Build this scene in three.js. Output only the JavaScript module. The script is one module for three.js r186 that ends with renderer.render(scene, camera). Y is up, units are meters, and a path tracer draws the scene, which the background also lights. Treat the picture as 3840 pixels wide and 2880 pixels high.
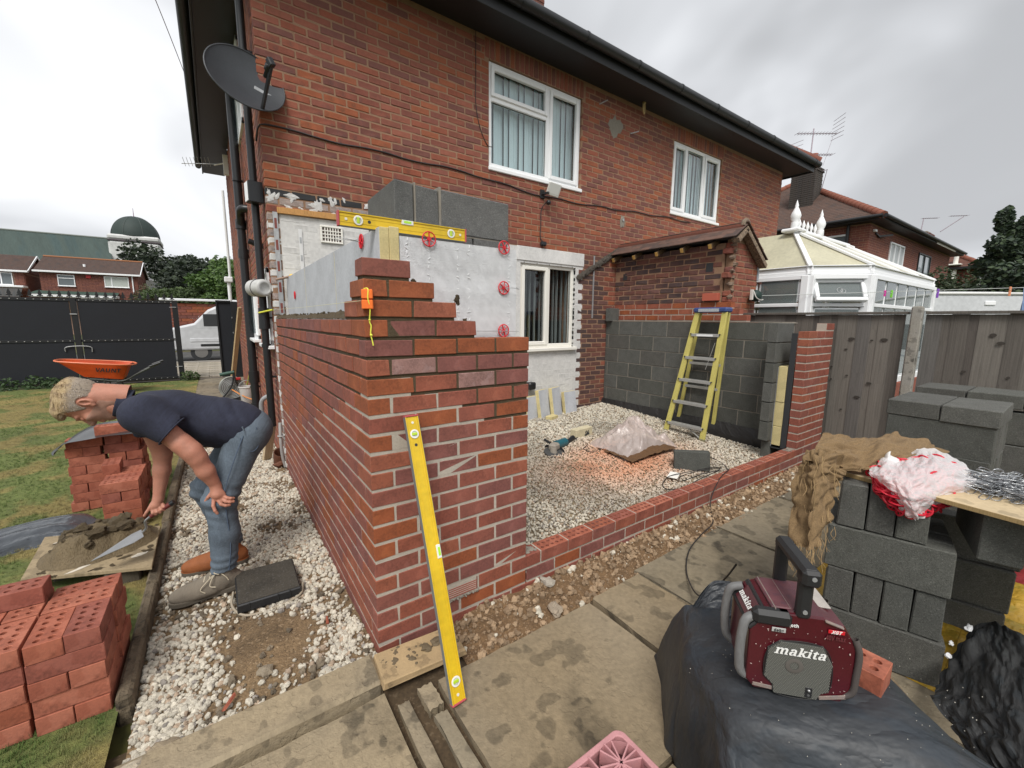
import * as THREE from 'three';
import { mergeGeometries, mergeVertices, toCreasedNormals } from 'three/addons/utils/BufferGeometryUtils.js';
import { FontLoader } from 'three/addons/loaders/FontLoader.js';
import { TextGeometry } from 'three/addons/geometries/TextGeometry.js';

const scene = new THREE.Scene();
const V3 = (x, y, z) => new THREE.Vector3(x, y, z), PI = Math.PI, R = (d) => d * PI / 180;
const clamp = (x, a = 0, b = 1) => Math.min(b, Math.max(a, x)), lerp = (a, b, t) => a + (b - a) * t;
const sstep = (a, b, x) => { const t = clamp((x - a) / (b - a)); return t * t * (3 - 2 * t); };
function rng(seed) { let a = seed >>> 0; return () => { a = (a + 0x6D2B79F5) | 0; let t = Math.imul(a ^ (a >>> 15), 1 | a); t = (t + Math.imul(t ^ (t >>> 7), 61 | t)) ^ t; return ((t ^ (t >>> 14)) >>> 0) / 4294967296; }; }
const hash2 = (x, y, s) => { let h = (Math.imul(x, 374761393) + Math.imul(y, 668265263) + Math.imul(s, 982451653)) | 0; h = Math.imul(h ^ (h >>> 13), 1274126177); h ^= h >>> 16; return (h >>> 0) / 4294967296; };
// value noise that repeats every P cells
function pn(x, y, P, s) { const xi = Math.floor(x), yi = Math.floor(y); let fx = x - xi, fy = y - yi; fx = fx * fx * (3 - 2 * fx); fy = fy * fy * (3 - 2 * fy); const m = (a) => ((a % P) + P) % P, x0 = m(xi), x1 = m(xi + 1), y0 = m(yi), y1 = m(yi + 1); return lerp(lerp(hash2(x0, y0, s), hash2(x1, y0, s), fx), lerp(hash2(x0, y1, s), hash2(x1, y1, s), fx), fy); }
function fbm(u, v, P, oct, s) { let a = 0.5, t = 0, n = 0; for (let i = 0; i < oct; i++) { t += a * pn(u * P, v * P, P, s + i * 17); n += a; a *= 0.5; P *= 2; } return t / n; }
const N2 = (x, y, s = 1) => pn(x, y, 4096, s), F2 = (x, y, s = 1, o = 4) => { let a = 0.5, t = 0, n = 0; for (let i = 0; i < o; i++) { t += a * N2(x, y, s + i * 13); n += a; a *= 0.5; x *= 2; y *= 2; } return t / n; };
const hash3 = (x, y, z, s) => hash2(x + z * 1013, y - z * 733, s);
function N3(x, y, z, s = 1) { const xi = Math.floor(x), yi = Math.floor(y), zi = Math.floor(z); let fx = x - xi, fy = y - yi, fz = z - zi; fx = fx * fx * (3 - 2 * fx); fy = fy * fy * (3 - 2 * fy); fz = fz * fz * (3 - 2 * fz); const q = (k) => lerp(lerp(hash3(xi, yi, zi + k, s), hash3(xi + 1, yi, zi + k, s), fx), lerp(hash3(xi, yi + 1, zi + k, s), hash3(xi + 1, yi + 1, zi + k, s), fx), fy); return lerp(q(0), q(1), fz); }

// ---------- camera, sky, sun, exposure
const camera = new THREE.PerspectiveCamera(85.02, 4 / 3, 0.05, 900);
camera.position.set(-0.5259, 1.6127, 1.8456);
camera.rotation.set(-0.15067, -0.61432, 0.00852, 'YXZ');
scene.add(camera);
const EYE = camera.position;
const renderer = new THREE.WebGLRenderer({ antialias: true });
renderer.toneMapping = THREE.LinearToneMapping;
renderer.toneMappingExposure = 2.3;
renderer.shadowMap.enabled = true;
{ // overcast sky: broken grey cloud sheet with whiter gaps, computed per direction
  const W = 1024, H = 512, d = new Float32Array(W * H * 4);
  for (let j = 0; j < H; j++) for (let i = 0; i < W; i++) {
    const el = ((j + 0.5) / H - 0.5) * PI, az = ((i + 0.5) / W - 0.5) * 2 * PI, y = Math.sin(el), c = Math.cos(el), x = c * Math.cos(az), z = c * Math.sin(az);
    const k = 1 / (Math.max(y, -0.05) + 0.42), px = x * k * 2.1 + 3.1, pz = z * k * 2.1 + 1.7;
    const wx = N3(px * 0.9, pz * 0.9, 4.2, 3) - 0.5, wz = N3(px * 0.9, pz * 0.9, 9.1, 5) - 0.5;
    let n = 0, a = 0.5, f = 0.8, t = 0; for (let o = 0; o < 5; o++) { n += a * N3((px + wx * 1.1) * f, (pz + wz * 1.1) * f, 2.7 + o, 11 + o); t += a; a *= 0.52; f *= 2.03; } n /= t;
    const left = sstep(-0.9, 0.9, -0.62 * x - 0.72 * z * 0.2 + 0.1);         // a little brighter towards the west
    let L = 0.345 + 0.2 * (sstep(0.3, 0.66, n) - 0.5) + 0.05 * left - 0.05 * sstep(0.1, 0.9, y);
    L = Math.max(L, 0.24); if (y < 0) L = 0.32 + 0.05 * left;
    const w = sstep(0.32, 0.6, L), o4 = (j * W + i) * 4;
    d[o4] = L * lerp(0.965, 0.995, w); d[o4 + 1] = L * lerp(0.99, 1.0, w); d[o4 + 2] = L * lerp(1.035, 1.0, w); d[o4 + 3] = 1;
  }
  const sky = new THREE.DataTexture(d, W, H, THREE.RGBAFormat, THREE.FloatType); sky.mapping = THREE.EquirectangularReflectionMapping; sky.magFilter = THREE.LinearFilter; sky.needsUpdate = true;
  scene.background = sky; scene.environment = sky;
}
const sun = new THREE.DirectionalLight(new THREE.Color(1, 0.965, 0.91), 1.35);
sun.position.set(-9, 20, 11); sun.target.position.set(1, 0, -1); sun.castShadow = true; sun.shadow.radius = 45;
sun.shadow.mapSize.set(2048, 2048); Object.assign(sun.shadow.camera, { left: -20, right: 20, top: 20, bottom: -20, near: 1, far: 60 });
scene.add(sun, sun.target);

// ---------- textures
const TEX = {};
function tex(n, fn, h = n) { const d = new Uint8Array(n * h * 4); for (let j = 0; j < h; j++) for (let i = 0; i < n; i++) { const c = fn((i + 0.5) / n, (j + 0.5) / h), o = (j * n + i) * 4, g = typeof c === 'number'; for (let k = 0; k < 3; k++) d[o + k] = clamp(g ? c : c[k]) * 255; d[o + 3] = 255; }
  const t = new THREE.DataTexture(d, n, h); t.wrapS = t.wrapT = THREE.RepeatWrapping; t.magFilter = THREE.LinearFilter; t.minFilter = THREE.LinearMipmapLinearFilter; t.generateMipmaps = true; t.needsUpdate = true; return t; }
const scaled = (t, m) => { const c = t.clone(); const [a, b] = Array.isArray(m) ? m : [m, m]; c.repeat.set(1 / a, 1 / b); c.needsUpdate = true; return c; };
TEX.grain = tex(512, (u, v) => 0.55 * fbm(u, v, 16, 5, 3) + 0.45 * fbm(u, v, 64, 3, 9));
TEX.rough = tex(512, (u, v) => { const a = fbm(u, v, 24, 5, 33), p = fbm(u, v, 48, 2, 71); return clamp(a * 0.9 + (p < 0.3 ? -0.35 : 0.05)); });
TEX.clay = tex(512, (u, v) => { const a = fbm(u, v, 5, 5, 21), s = fbm(u * 1, v, 6, 2, 5) * fbm(u, v, 40, 3, 8), w = sstep(0.6, 0.74, fbm(u, v, 9, 4, 44)); const b = 0.66 + 0.36 * a + 0.2 * (fbm(u, v, 64, 2, 4) - 0.5) - 0.16 * sstep(0.2, 0.4, s); return [b + 0.12 * w, b + 0.2 * w, b + 0.24 * w].map((q) => q * 0.92); });
TEX.old = tex(512, (u, v) => { const a = fbm(u, v, 6, 5, 51), g = sstep(0.56, 0.72, fbm(u, v, 7, 4, 14)), b = 0.62 + 0.42 * a + 0.22 * (fbm(u, v, 64, 2, 6) - 0.5); return [b - 0.14 * g, b - 0.05 * g, b + 0.02 * g].map((q) => q * 0.92); });
TEX.mottle = tex(512, (u, v) => 0.62 + 0.3 * fbm(u, v, 4, 6, 61) + 0.16 * (fbm(u, v, 50, 2, 62) - 0.5));
TEX.slab = tex(1024, (u, v) => { const a = fbm(u, v, 3, 6, 81), st = sstep(0.55, 0.66, fbm(u, v, 5, 5, 83)), ag = fbm(u, v, 128, 2, 84), dk = sstep(0.64, 0.7, fbm(u, v, 22, 3, 86)); let b = 0.7 + 0.34 * (a - 0.5) + 0.22 * (ag - 0.5) - 0.2 * st - 0.22 * dk; const warm = fbm(u, v, 4, 3, 87); return [b * (0.97 + 0.08 * warm), b, b * (1.06 - 0.16 * warm)]; });
TEX.soil = tex(1024, (u, v) => { const a = fbm(u, v, 6, 6, 91), g = fbm(u, v, 90, 2, 94), p = sstep(0.7, 0.76, fbm(u, v, 70, 2, 95)); const b = 0.55 + 0.5 * (a - 0.5) + 0.34 * (g - 0.5) + 0.3 * p; return [b, b * (0.93 + 0.06 * p), b * (0.82 + 0.16 * p)]; });
TEX.grass = tex(1024, (u, v) => { const a = fbm(u, v, 5, 5, 101), y = sstep(0.42, 0.6, fbm(u, v, 7, 5, 104)), g = fbm(u, v, 128, 2, 107); const b = 0.72 + 0.4 * (a - 0.5) + 0.5 * (g - 0.5); return [b * lerp(0.52, 1.0, y), b * lerp(0.66, 0.83, y), b * lerp(0.26, 0.4, y)]; });
TEX.wood = tex(512, (u, v) => { const g = fbm(u + 0.02 * fbm(u, v, 4, 3, 5), v * 0.06, 48, 3, 111), k = fbm(u, v, 4, 4, 114); return 0.6 + 0.42 * g + 0.2 * (k - 0.5) + 0.1 * (fbm(u, v, 90, 1, 3) - 0.5); });
TEX.ply = tex(512, (u, v) => { const s = fbm(u, v * 0.5, 6, 5, 121), st = sstep(0.6, 0.68, fbm(u, v, 14, 3, 124)), p = fbm(u, v, 90, 2, 126); const b = 0.78 + 0.3 * (s - 0.5) + 0.16 * (p - 0.5) - 0.2 * st; return [b, b * 0.97, b * 0.9]; });
TEX.block = tex(512, (u, v) => { const a = fbm(u, v, 5, 5, 131), g = fbm(u, v, 90, 3, 134), w = sstep(0.72, 0.78, fbm(u, v, 60, 2, 137)); return 0.62 + 0.26 * (a - 0.5) + 0.5 * (g - 0.5) + 0.34 * w; });
TEX.weave = tex(256, (u, v) => { const a = Math.sin(u * 2 * PI * 32), b = Math.sin(v * 2 * PI * 32), k = (Math.floor(u * 32) + Math.floor(v * 32)) % 2; return 0.5 + 0.22 * (k ? Math.abs(a) : Math.abs(b)) + 0.5 * (fbm(u, v, 32, 3, 141) - 0.5); });
TEX.denim = tex(512, (u, v) => { const t = ((u * 64 + v * 64) % 1), a = fbm(u, v, 5, 4, 151), s = fbm(u, v, 60, 2, 153); return 0.7 + 0.34 * (a - 0.5) + 0.1 * (t - 0.5) + 0.3 * (s - 0.5); });
TEX.foliage = tex(256, (u, v) => 0.6 + 0.8 * (fbm(u, v, 8, 4, 161) - 0.5));
TEX.skin = tex(256, (u, v) => { const a = fbm(u, v, 6, 4, 171), b = fbm(u, v, 40, 2, 173); const s = 0.9 + 0.2 * (a - 0.5) + 0.1 * (b - 0.5); return [s, s * (0.94 + 0.1 * (0.5 - a)), s * (0.93 + 0.12 * (0.5 - a))]; });
TEX.folds = tex(512, (u, v) => 0.5 * fbm(u, v * 0.7, 7, 5, 181) + 0.5 * Math.abs(fbm(u, v, 6, 4, 183) - 0.5) * 2);
// ---------- materials: colours are linear base colours
function mat(c, o = {}) {
  const p = { color: new THREE.Color().setRGB(...c), roughness: o.r ?? 0.85, metalness: o.m ?? 0, side: THREE.DoubleSide };
  if (o.map) p.map = scaled(TEX[o.map], o.s ?? 0.5);
  if (o.bump) { p.bumpMap = scaled(TEX[o.bump], o.bs ?? o.s ?? 0.5); p.bumpScale = o.bh ?? 0.002; }
  if (o.vc) p.vertexColors = true;
  for (const k of ['transmission', 'thickness', 'ior', 'clearcoat', 'clearcoatRoughness', 'sheen', 'sheenRoughness', 'opacity', 'transparent', 'alphaTest', 'flatShading', 'attenuationDistance']) if (k in o) p[k] = o[k];
  const need = ['transmission', 'clearcoat', 'sheen'].some((k) => k in o);
  return need ? new THREE.MeshPhysicalMaterial(p) : new THREE.MeshStandardMaterial(p);
}
// ---------- naming, parts, tags
const taken = {};
function numbered(n) { const k = taken[n] = (taken[n] ?? -1) + 1; return k ? `${n}_${String(k).padStart(3, '0')}` : n; }
function tag(o, label, category, group) { o.userData.label = label; o.userData.category = category; if (group) o.userData.group = group; return o; }
function thing(name, label, category, p = [0, 0, 0], turn = 0, group) { const o = new THREE.Group(); o.name = numbered(name); o.position.set(...p); o.rotation.y = turn; scene.add(o); return tag(o, label, category, group); }
const merge = (gs) => { gs = gs.flat(); if (gs.length === 1) return gs[0]; const idx = gs.every((g) => g.index); gs = gs.map((g) => { let q = idx ? g : (g.index ? g.toNonIndexed() : g); if (!q.attributes.normal) { q = q.clone(); q.computeVertexNormals(); } if (!q.attributes.uv) { q = q.clone(); q.setAttribute('uv', new THREE.BufferAttribute(new Float32Array(q.attributes.position.count * 2), 2)); } for (const k of Object.keys(q.attributes)) if (!['position', 'normal', 'uv', 'color'].includes(k)) q.deleteAttribute(k); return q; }); if (gs.some((g) => g.attributes.color) && !gs.every((g) => g.attributes.color)) gs.forEach((g) => g.deleteAttribute('color')); return mergeGeometries(gs); };
function obj(name, g, m, parent, p, rot) { const o = new THREE.Mesh(Array.isArray(g) ? merge(g) : g, m); o.castShadow = o.receiveShadow = true; if (p) o.position.set(...p); if (rot) o.rotation.set(...rot); if (parent) { o.name = name; parent.add(o); } else { o.name = numbered(name); scene.add(o); } return o; }
function struct(name, g, m) { const o = obj(name, g, m); o.userData.kind = 'structure'; return o; }
function stuff(o) { o.userData.kind = 'stuff'; return o; }
function copy(root, label, p, turn, group) { const c = root.clone(); c.name = numbered(root.name.replace(/_\d{3}$/, '')); c.userData = { ...root.userData }; scene.add(c); if (p) c.position.set(...p); if (turn !== undefined) c.rotation.y = turn; if (label) c.userData.label = label; if (group) c.userData.group = group; return c; }
// ---------- geometry
const mv = (g, x, y, z, rx = 0, ry = 0, rz = 0, s = 1) => { const q = g.clone(); const m = new THREE.Matrix4().compose(V3(x, y, z), new THREE.Quaternion().setFromEuler(new THREE.Euler(rx, ry, rz, 'YXZ')), Array.isArray(s) ? V3(...s) : V3(s, s, s)); return q.applyMatrix4(m); };
// box with chamfered edges (44 triangles), uv in metres
const cbCache = new Map();
function cb(w, h, d, c = 0.004, vr = 0, jit = 0) {
  const key = [w, h, d, c, vr, jit].map((q) => Math.round(q * 2e4)).join(); if (cbCache.has(key)) return cbCache.get(key);
  c = Math.min(c, w * 0.3, h * 0.3, d * 0.3); const hw = w / 2, hh = h / 2, hd = d / 2, P = [], rr = rng(vr * 7919 + 13), J = () => (rr() - 0.5) * 2 * jit;
  const cor = {}; for (const sx of [-1, 1]) for (const sy of [-1, 1]) for (const sz of [-1, 1]) { const jx = J(), jy = J(), jz = J(), X = sx * hw + jx, Y = sy * hh + jy, Z = sz * hd + jz; cor[[sx, sy, sz]] = [[X, Y - sy * c, Z - sz * c], [X - sx * c, Y, Z - sz * c], [X - sx * c, Y - sy * c, Z]]; }
  const tri = (a, b, q) => P.push(a, b, q), quad = (a, b, q, e) => { tri(a, b, q); tri(a, q, e); };
  for (let ax = 0; ax < 3; ax++) for (const s of [-1, 1]) { const [b, e] = [(ax + 1) % 3, (ax + 2) % 3], at = (u, v) => { const k = [0, 0, 0]; k[ax] = s; k[b] = u; k[e] = v; return cor[k][ax]; }; const q = [at(-1, -1), at(1, -1), at(1, 1), at(-1, 1)]; if (s > 0) quad(...q); else quad(...q.reverse()); }
  for (let ax = 0; ax < 3; ax++) { const [b, e] = [(ax + 1) % 3, (ax + 2) % 3]; for (const u of [-1, 1]) for (const v of [-1, 1]) { const at = (t, f) => { const k = [0, 0, 0]; k[ax] = t; k[b] = u; k[e] = v; return cor[k][f]; }; const q = [at(-1, b), at(1, b), at(1, e), at(-1, e)]; if (u * v < 0) quad(...q); else quad(...q.reverse()); } }
  for (const sx of [-1, 1]) for (const sy of [-1, 1]) for (const sz of [-1, 1]) { const q = cor[[sx, sy, sz]]; if (sx * sy * sz > 0) tri(...q); else tri(q[0], q[2], q[1]); }
  const g = new THREE.BufferGeometry(), pos = new Float32Array(P.flat()), uv = new Float32Array(P.length * 2), ou = rr() * 3, ov = rr() * 3;
  g.setAttribute('position', new THREE.BufferAttribute(pos, 3)); g.computeVertexNormals(); const nm = g.attributes.normal;
  for (let i = 0; i < P.length; i++) { const [x, y, z] = P[i], a = [Math.abs(nm.getX(i)), Math.abs(nm.getY(i)), Math.abs(nm.getZ(i))], k = a.indexOf(Math.max(...a)); uv[2 * i] = ou + (k === 0 ? z : x); uv[2 * i + 1] = ov + (k === 1 ? z : y); }
  g.setAttribute('uv', new THREE.BufferAttribute(uv, 2)); cbCache.set(key, g); return g;
}
const bx = (x0, x1, y0, y1, z0, z1, c = 0.004, vr = 0, jit = 0) => mv(cb(Math.abs(x1 - x0), Math.abs(y1 - y0), Math.abs(z1 - z0), c, vr, jit), (x0 + x1) / 2, (y0 + y1) / 2, (z0 + z1) / 2);
// straight bar between two points, section w x h
function bar(a, b, w, h = w, c = 0.002) { a = V3(...a); b = V3(...b); const d = b.clone().sub(a), L = d.length(); const up = Math.abs(d.y) / L > 0.97 ? V3(0, 0, 1) : V3(0, 1, 0); const m = new THREE.Matrix4(); const zz = d.normalize(), xx = up.clone().cross(zz).normalize(), yy = zz.clone().cross(xx); m.makeBasis(xx, yy, zz).setPosition(a.add(b).multiplyScalar(0.5)); return cb(w, h, L, c).clone().applyMatrix4(m); }
function rod(a, b, r0, r1 = r0, seg = 10) { a = V3(...a); b = V3(...b); const d = b.clone().sub(a), L = d.length(); const g = new THREE.CylinderGeometry(r1, r0, L, seg, 1); g.applyQuaternion(new THREE.Quaternion().setFromUnitVectors(V3(0, 1, 0), d.normalize())); g.translate((a.x + b.x) / 2, (a.y + b.y) / 2, (a.z + b.z) / 2); return g; }
const tube = (pts, r, n = 40, seg = 7, closed = false) => new THREE.TubeGeometry(new THREE.CatmullRomCurve3(pts.map((p) => V3(...p)), closed), n, r, seg, closed);
const lathe = (pts, seg = 20) => new THREE.LatheGeometry(pts.map((p) => new THREE.Vector2(...p)), seg);
function prism(poly, depth, bevel = 0) { const s = new THREE.Shape(poly.map((p) => new THREE.Vector2(...p))); return new THREE.ExtrudeGeometry(s, { depth, bevelEnabled: bevel > 0, bevelSize: bevel, bevelThickness: bevel, bevelSegments: 2, curveSegments: 8 }); }
function quadStrip(rows) { const P = [], U = [], I = [], n = rows[0].length; let i = 0; rows.forEach((r, j) => r.forEach((p, k) => { P.push(...p); U.push(p[0] + p[1] * 0.37, p[2] + p[1] * 0.91); })); for (let j = 0; j + 1 < rows.length; j++) for (let k = 0; k + 1 < n; k++) { const a = j * n + k; I.push(a, a + n, a + 1, a + 1, a + n, a + n + 1); } const g = new THREE.BufferGeometry(); g.setAttribute('position', new THREE.Float32BufferAttribute(P, 3)); g.setAttribute('uv', new THREE.Float32BufferAttribute(U, 2)); g.setIndex(I); g.computeVertexNormals(); return g; }
// flat or bumpy ground patch over a rectangle, height from fn(x, z)
function field(x0, x1, z0, z1, step, fn) { const nx = Math.max(1, Math.round((x1 - x0) / step)), nz = Math.max(1, Math.round((z1 - z0) / step)), rows = []; for (let j = 0; j <= nz; j++) { const r = []; for (let i = 0; i <= nx; i++) { const x = lerp(x0, x1, i / nx), z = lerp(z0, z1, j / nz); r.push([x, fn(x, z), z]); } rows.push(r); } const g = quadStrip(rows), u = g.attributes.uv, p = g.attributes.position; for (let i = 0; i < u.count; i++) u.setXY(i, p.getX(i), p.getZ(i)); return g; }
// cloth: Catmull-Rom surface through a coarse net of points, pushed along its normal by fn(u, v)
function cloth(net, nu, nv, fn = () => 0, uvs = [1, 1]) { const cr = (p0, p1, p2, p3, t) => 0.5 * (2 * p1 + (p2 - p0) * t + (2 * p0 - 5 * p1 + 4 * p2 - p3) * t * t + (3 * p1 - p0 - 3 * p2 + p3) * t ** 3); const line = (a, t) => { const n = a.length - 1, k = Math.min(Math.floor(t * n), n - 1), f = t * n - k, at = (i) => a[clamp(i, 0, n)]; return [0, 1, 2].map((c) => cr(at(k - 1)[c], at(k)[c], at(k + 1)[c], at(k + 2)[c], f)); };
  const rows = []; for (let j = 0; j <= nv; j++) { const r = []; for (let i = 0; i <= nu; i++) r.push(line(net.map((row) => line(row, i / nu)), j / nv)); rows.push(r); } const g = quadStrip(rows), p = g.attributes.position, n = g.attributes.normal, u = g.attributes.uv; for (let j = 0; j <= nv; j++) for (let i = 0; i <= nu; i++) { const k = j * (nu + 1) + i, d = fn(i / nu, j / nv); p.setXYZ(k, p.getX(k) + n.getX(k) * d, p.getY(k) + n.getY(k) * d, p.getZ(k) + n.getZ(k) * d); u.setXY(k, i / nu * uvs[0], j / nv * uvs[1]); } g.computeVertexNormals(); return g; }
// surface of a distance field (surface nets)
function sdf(fn, lo, hi, cell) {
  const n = lo.map((a, i) => Math.ceil((hi[i] - a) / cell) + 1), [nx, ny, nz] = n, F = new Float32Array(nx * ny * nz), id = (i, j, k) => (k * ny + j) * nx + i;
  for (let k = 0; k < nz; k++) for (let j = 0; j < ny; j++) for (let i = 0; i < nx; i++) F[id(i, j, k)] = fn(lo[0] + i * cell, lo[1] + j * cell, lo[2] + k * cell);
  const vi = new Int32Array(nx * ny * nz).fill(-1), P = [], I = [];
  for (let k = 0; k < nz - 1; k++) for (let j = 0; j < ny - 1; j++) for (let i = 0; i < nx - 1; i++) { let x = 0, y = 0, z = 0, c = 0; const f = (a, b, e) => F[id(i + a, j + b, k + e)]; const ed = (a0, b0, e0, a1, b1, e1) => { const p = f(a0, b0, e0), q = f(a1, b1, e1); if ((p < 0) !== (q < 0)) { const t = p / (p - q); x += a0 + t * (a1 - a0); y += b0 + t * (b1 - b0); z += e0 + t * (e1 - e0); c++; } };
    for (let a = 0; a < 2; a++) for (let b = 0; b < 2; b++) { ed(0, a, b, 1, a, b); ed(a, 0, b, a, 1, b); ed(a, b, 0, a, b, 1); } if (c) { vi[id(i, j, k)] = P.length / 3; P.push(lo[0] + (i + x / c) * cell, lo[1] + (j + y / c) * cell, lo[2] + (k + z / c) * cell); } }
  for (let k = 1; k < nz - 1; k++) for (let j = 1; j < ny - 1; j++) for (let i = 1; i < nx - 1; i++) { const f0 = F[id(i, j, k)] < 0; const q = (a, b, c, d, flip) => { const w = [a, b, c, d].map((e) => vi[e]); if (w.some((e) => e < 0)) return; flip ? I.push(w[0], w[2], w[1], w[0], w[3], w[2]) : I.push(w[0], w[1], w[2], w[0], w[2], w[3]); };
    if (f0 !== (F[id(i + 1, j, k)] < 0)) q(id(i, j - 1, k - 1), id(i, j, k - 1), id(i, j, k), id(i, j - 1, k), !f0);
    if (f0 !== (F[id(i, j + 1, k)] < 0)) q(id(i - 1, j, k - 1), id(i, j, k - 1), id(i, j, k), id(i - 1, j, k), f0);
    if (f0 !== (F[id(i, j, k + 1)] < 0)) q(id(i - 1, j - 1, k), id(i, j - 1, k), id(i, j, k), id(i - 1, j, k), !f0); }
  const g = new THREE.BufferGeometry(); g.setAttribute('position', new THREE.Float32BufferAttribute(P, 3)); const U = []; for (let i = 0; i < P.length; i += 3) U.push(P[i] + P[i + 2] * 0.5, P[i + 1] + P[i + 2] * 0.5); g.setAttribute('uv', new THREE.Float32BufferAttribute(U, 2)); g.setIndex(I); g.computeVertexNormals(); return g;
}
const smin = (a, b, k) => { const h = clamp(0.5 + 0.5 * (b - a) / k); return lerp(b, a, h) - k * h * (1 - h); };
function cone3(a, b, ra, rb) { const dx = b[0] - a[0], dy = b[1] - a[1], dz = b[2] - a[2], L = dx * dx + dy * dy + dz * dz || 1e-9; return (x, y, z) => { const t = clamp(((x - a[0]) * dx + (y - a[1]) * dy + (z - a[2]) * dz) / L), X = x - a[0] - dx * t, Y = y - a[1] - dy * t, Z = z - a[2] - dz * t; return Math.sqrt(X * X + Y * Y + Z * Z) - lerp(ra, rb, t); }; }
// ellipsoid with its own axes (columns of a rotation given by euler)
function ell(c, r, e = [0, 0, 0]) { const q = new THREE.Matrix3().setFromMatrix4(new THREE.Matrix4().makeRotationFromEuler(new THREE.Euler(...e))).transpose().elements, m = Math.min(...r); return (x, y, z) => { x -= c[0]; y -= c[1]; z -= c[2]; const X = (q[0] * x + q[3] * y + q[6] * z) / r[0], Y = (q[1] * x + q[4] * y + q[7] * z) / r[1], Z = (q[2] * x + q[5] * y + q[8] * z) / r[2], l = Math.sqrt(X * X + Y * Y + Z * Z), l2 = Math.sqrt((X / r[0]) ** 2 + (Y / r[1]) ** 2 + (Z / r[2]) ** 2); return l2 < 1e-9 ? -m : l * (l - 1) / l2; }; }
const blend = (fs, k) => (x, y, z) => { let d = fs[0](x, y, z); for (let i = 1; i < fs.length; i++) d = smin(d, fs[i](x, y, z), k); return d; };
// many copies scattered as one object
function scatter(name, g, m, list, kind = 'stuff', parent) { const o = new THREE.InstancedMesh(g, m, list.length), q = new THREE.Matrix4(), e = new THREE.Quaternion(), c = new THREE.Color(); list.forEach((p, i) => { e.setFromEuler(new THREE.Euler(p[3] || 0, p[4] || 0, p[5] || 0)); const s = p[6]; q.compose(V3(p[0], p[1], p[2]), e, Array.isArray(s) ? V3(...s) : V3(s, s, s)); o.setMatrixAt(i, q); if (p[7]) o.setColorAt(i, c.setRGB(...p[7])); }); o.castShadow = o.receiveShadow = true; if (parent) { o.name = name; parent.add(o); } else { o.name = numbered(name); scene.add(o); } o.userData.kind = kind; return o; }
function rock(seed, detail = 1, j = 0.35) { const g = mergeVertices(new THREE.IcosahedronGeometry(1, detail).deleteAttribute('uv').deleteAttribute('normal')), p = g.attributes.position, r = rng(seed); for (let i = 0; i < p.count; i++) { const s = 1 + (r() - 0.5) * 2 * j; p.setXYZ(i, p.getX(i) * s, p.getY(i) * s, p.getZ(i) * s); } const q = g.toNonIndexed(); q.computeVertexNormals(); q.setAttribute('uv', new THREE.Float32BufferAttribute(new Float32Array(q.attributes.position.count * 2).map((_, i) => r()), 2)); return q; }
// bricks, blocks, slabs: list of {x,y,z,w,h,d,m,ry?}; the nearest `max` become parts, the rest one part
function pieces(name, parent, list, mats, max = 300, o = {}) {
  const c = o.c ?? 0.004, jit = o.jit ?? 0.0015, nv = o.nv ?? 5, off = V3(); parent.updateWorldMatrix(true, false); const W = parent.matrixWorld;
  for (const b of list) { off.set(b.x, b.y, b.z).applyMatrix4(W); b.q = off.distanceTo(EYE) * (b.hide ? 5 : 1); }
  list.sort((a, b) => a.q - b.q); const near = list.slice(0, max), far = list.slice(max);
  for (const b of near) { const g = b.geo ?? cb(b.w, b.h, b.d, c, b.v ?? Math.floor(hash2(Math.round(b.x * 97), Math.round(b.y * 89 + b.z * 61), 3) * nv), jit); const k = obj(o.partName?.(b) ?? name, g, mats[b.m], parent, [b.x, b.y, b.z], b.rot ?? (b.ry ? [0, b.ry, 0] : undefined)); if (b.label) k.userData.label = b.label; }
  if (far.length) { const gs = far.map((b) => { const g = mv(b.geo ?? cb(b.w, b.h, b.d, c, 1 + (b.v ?? Math.floor(hash2(Math.round(b.x * 97), Math.round(b.y * 89 + b.z * 61), 3) * nv)), jit), b.x, b.y, b.z, 0, b.ry ?? 0, 0), col = mats[b.m].color, n = g.attributes.position.count, a = new Float32Array(n * 3); for (let i = 0; i < n; i++) a.set([col.r, col.g, col.b], i * 3); g.setAttribute('color', new THREE.BufferAttribute(a, 3)); return g; }); const s = mats[far[0].m], fm = s.clone(); fm.color.setRGB(1, 1, 1); fm.vertexColors = true; stuff(obj(name, gs, fm, parent)); }
}
// perforated brick: 2 x 5 holes seen from above, length along x
const perfCache = {};
function perf(l = 0.215, w = 0.1025, h = 0.0765, v = 0) { const key = [l, w, h, v].join(); if (perfCache[key]) return perfCache[key]; const rr = rng(900 + v), c = 0.002, s = new THREE.Shape([[-l / 2 + c, -w / 2], [l / 2 - c, -w / 2], [l / 2, -w / 2 + c], [l / 2, w / 2 - c], [l / 2 - c, w / 2], [-l / 2 + c, w / 2], [-l / 2, w / 2 - c], [-l / 2, -w / 2 + c]].map((p) => new THREE.Vector2(p[0] + (rr() - 0.5) * 0.0015, p[1] + (rr() - 0.5) * 0.0015))); for (let i = 0; i < 5; i++) for (const k of [-1, 1]) { const q = new THREE.Path(); q.absellipse(-l / 2 + l * (i + 0.5) / 5 * 0.92 + l * 0.04, k * w * 0.2, l * 0.058, w * 0.115, 0, PI * 2, true); s.holes.push(q); } const g = new THREE.ExtrudeGeometry(s, { depth: h - 0.003, bevelEnabled: true, bevelSize: 0.0015, bevelThickness: 0.0015, bevelSegments: 1, curveSegments: 7 }); g.translate(0, 0, -(h - 0.003) / 2); g.rotateX(-PI / 2); return perfCache[key] = g; }
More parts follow.
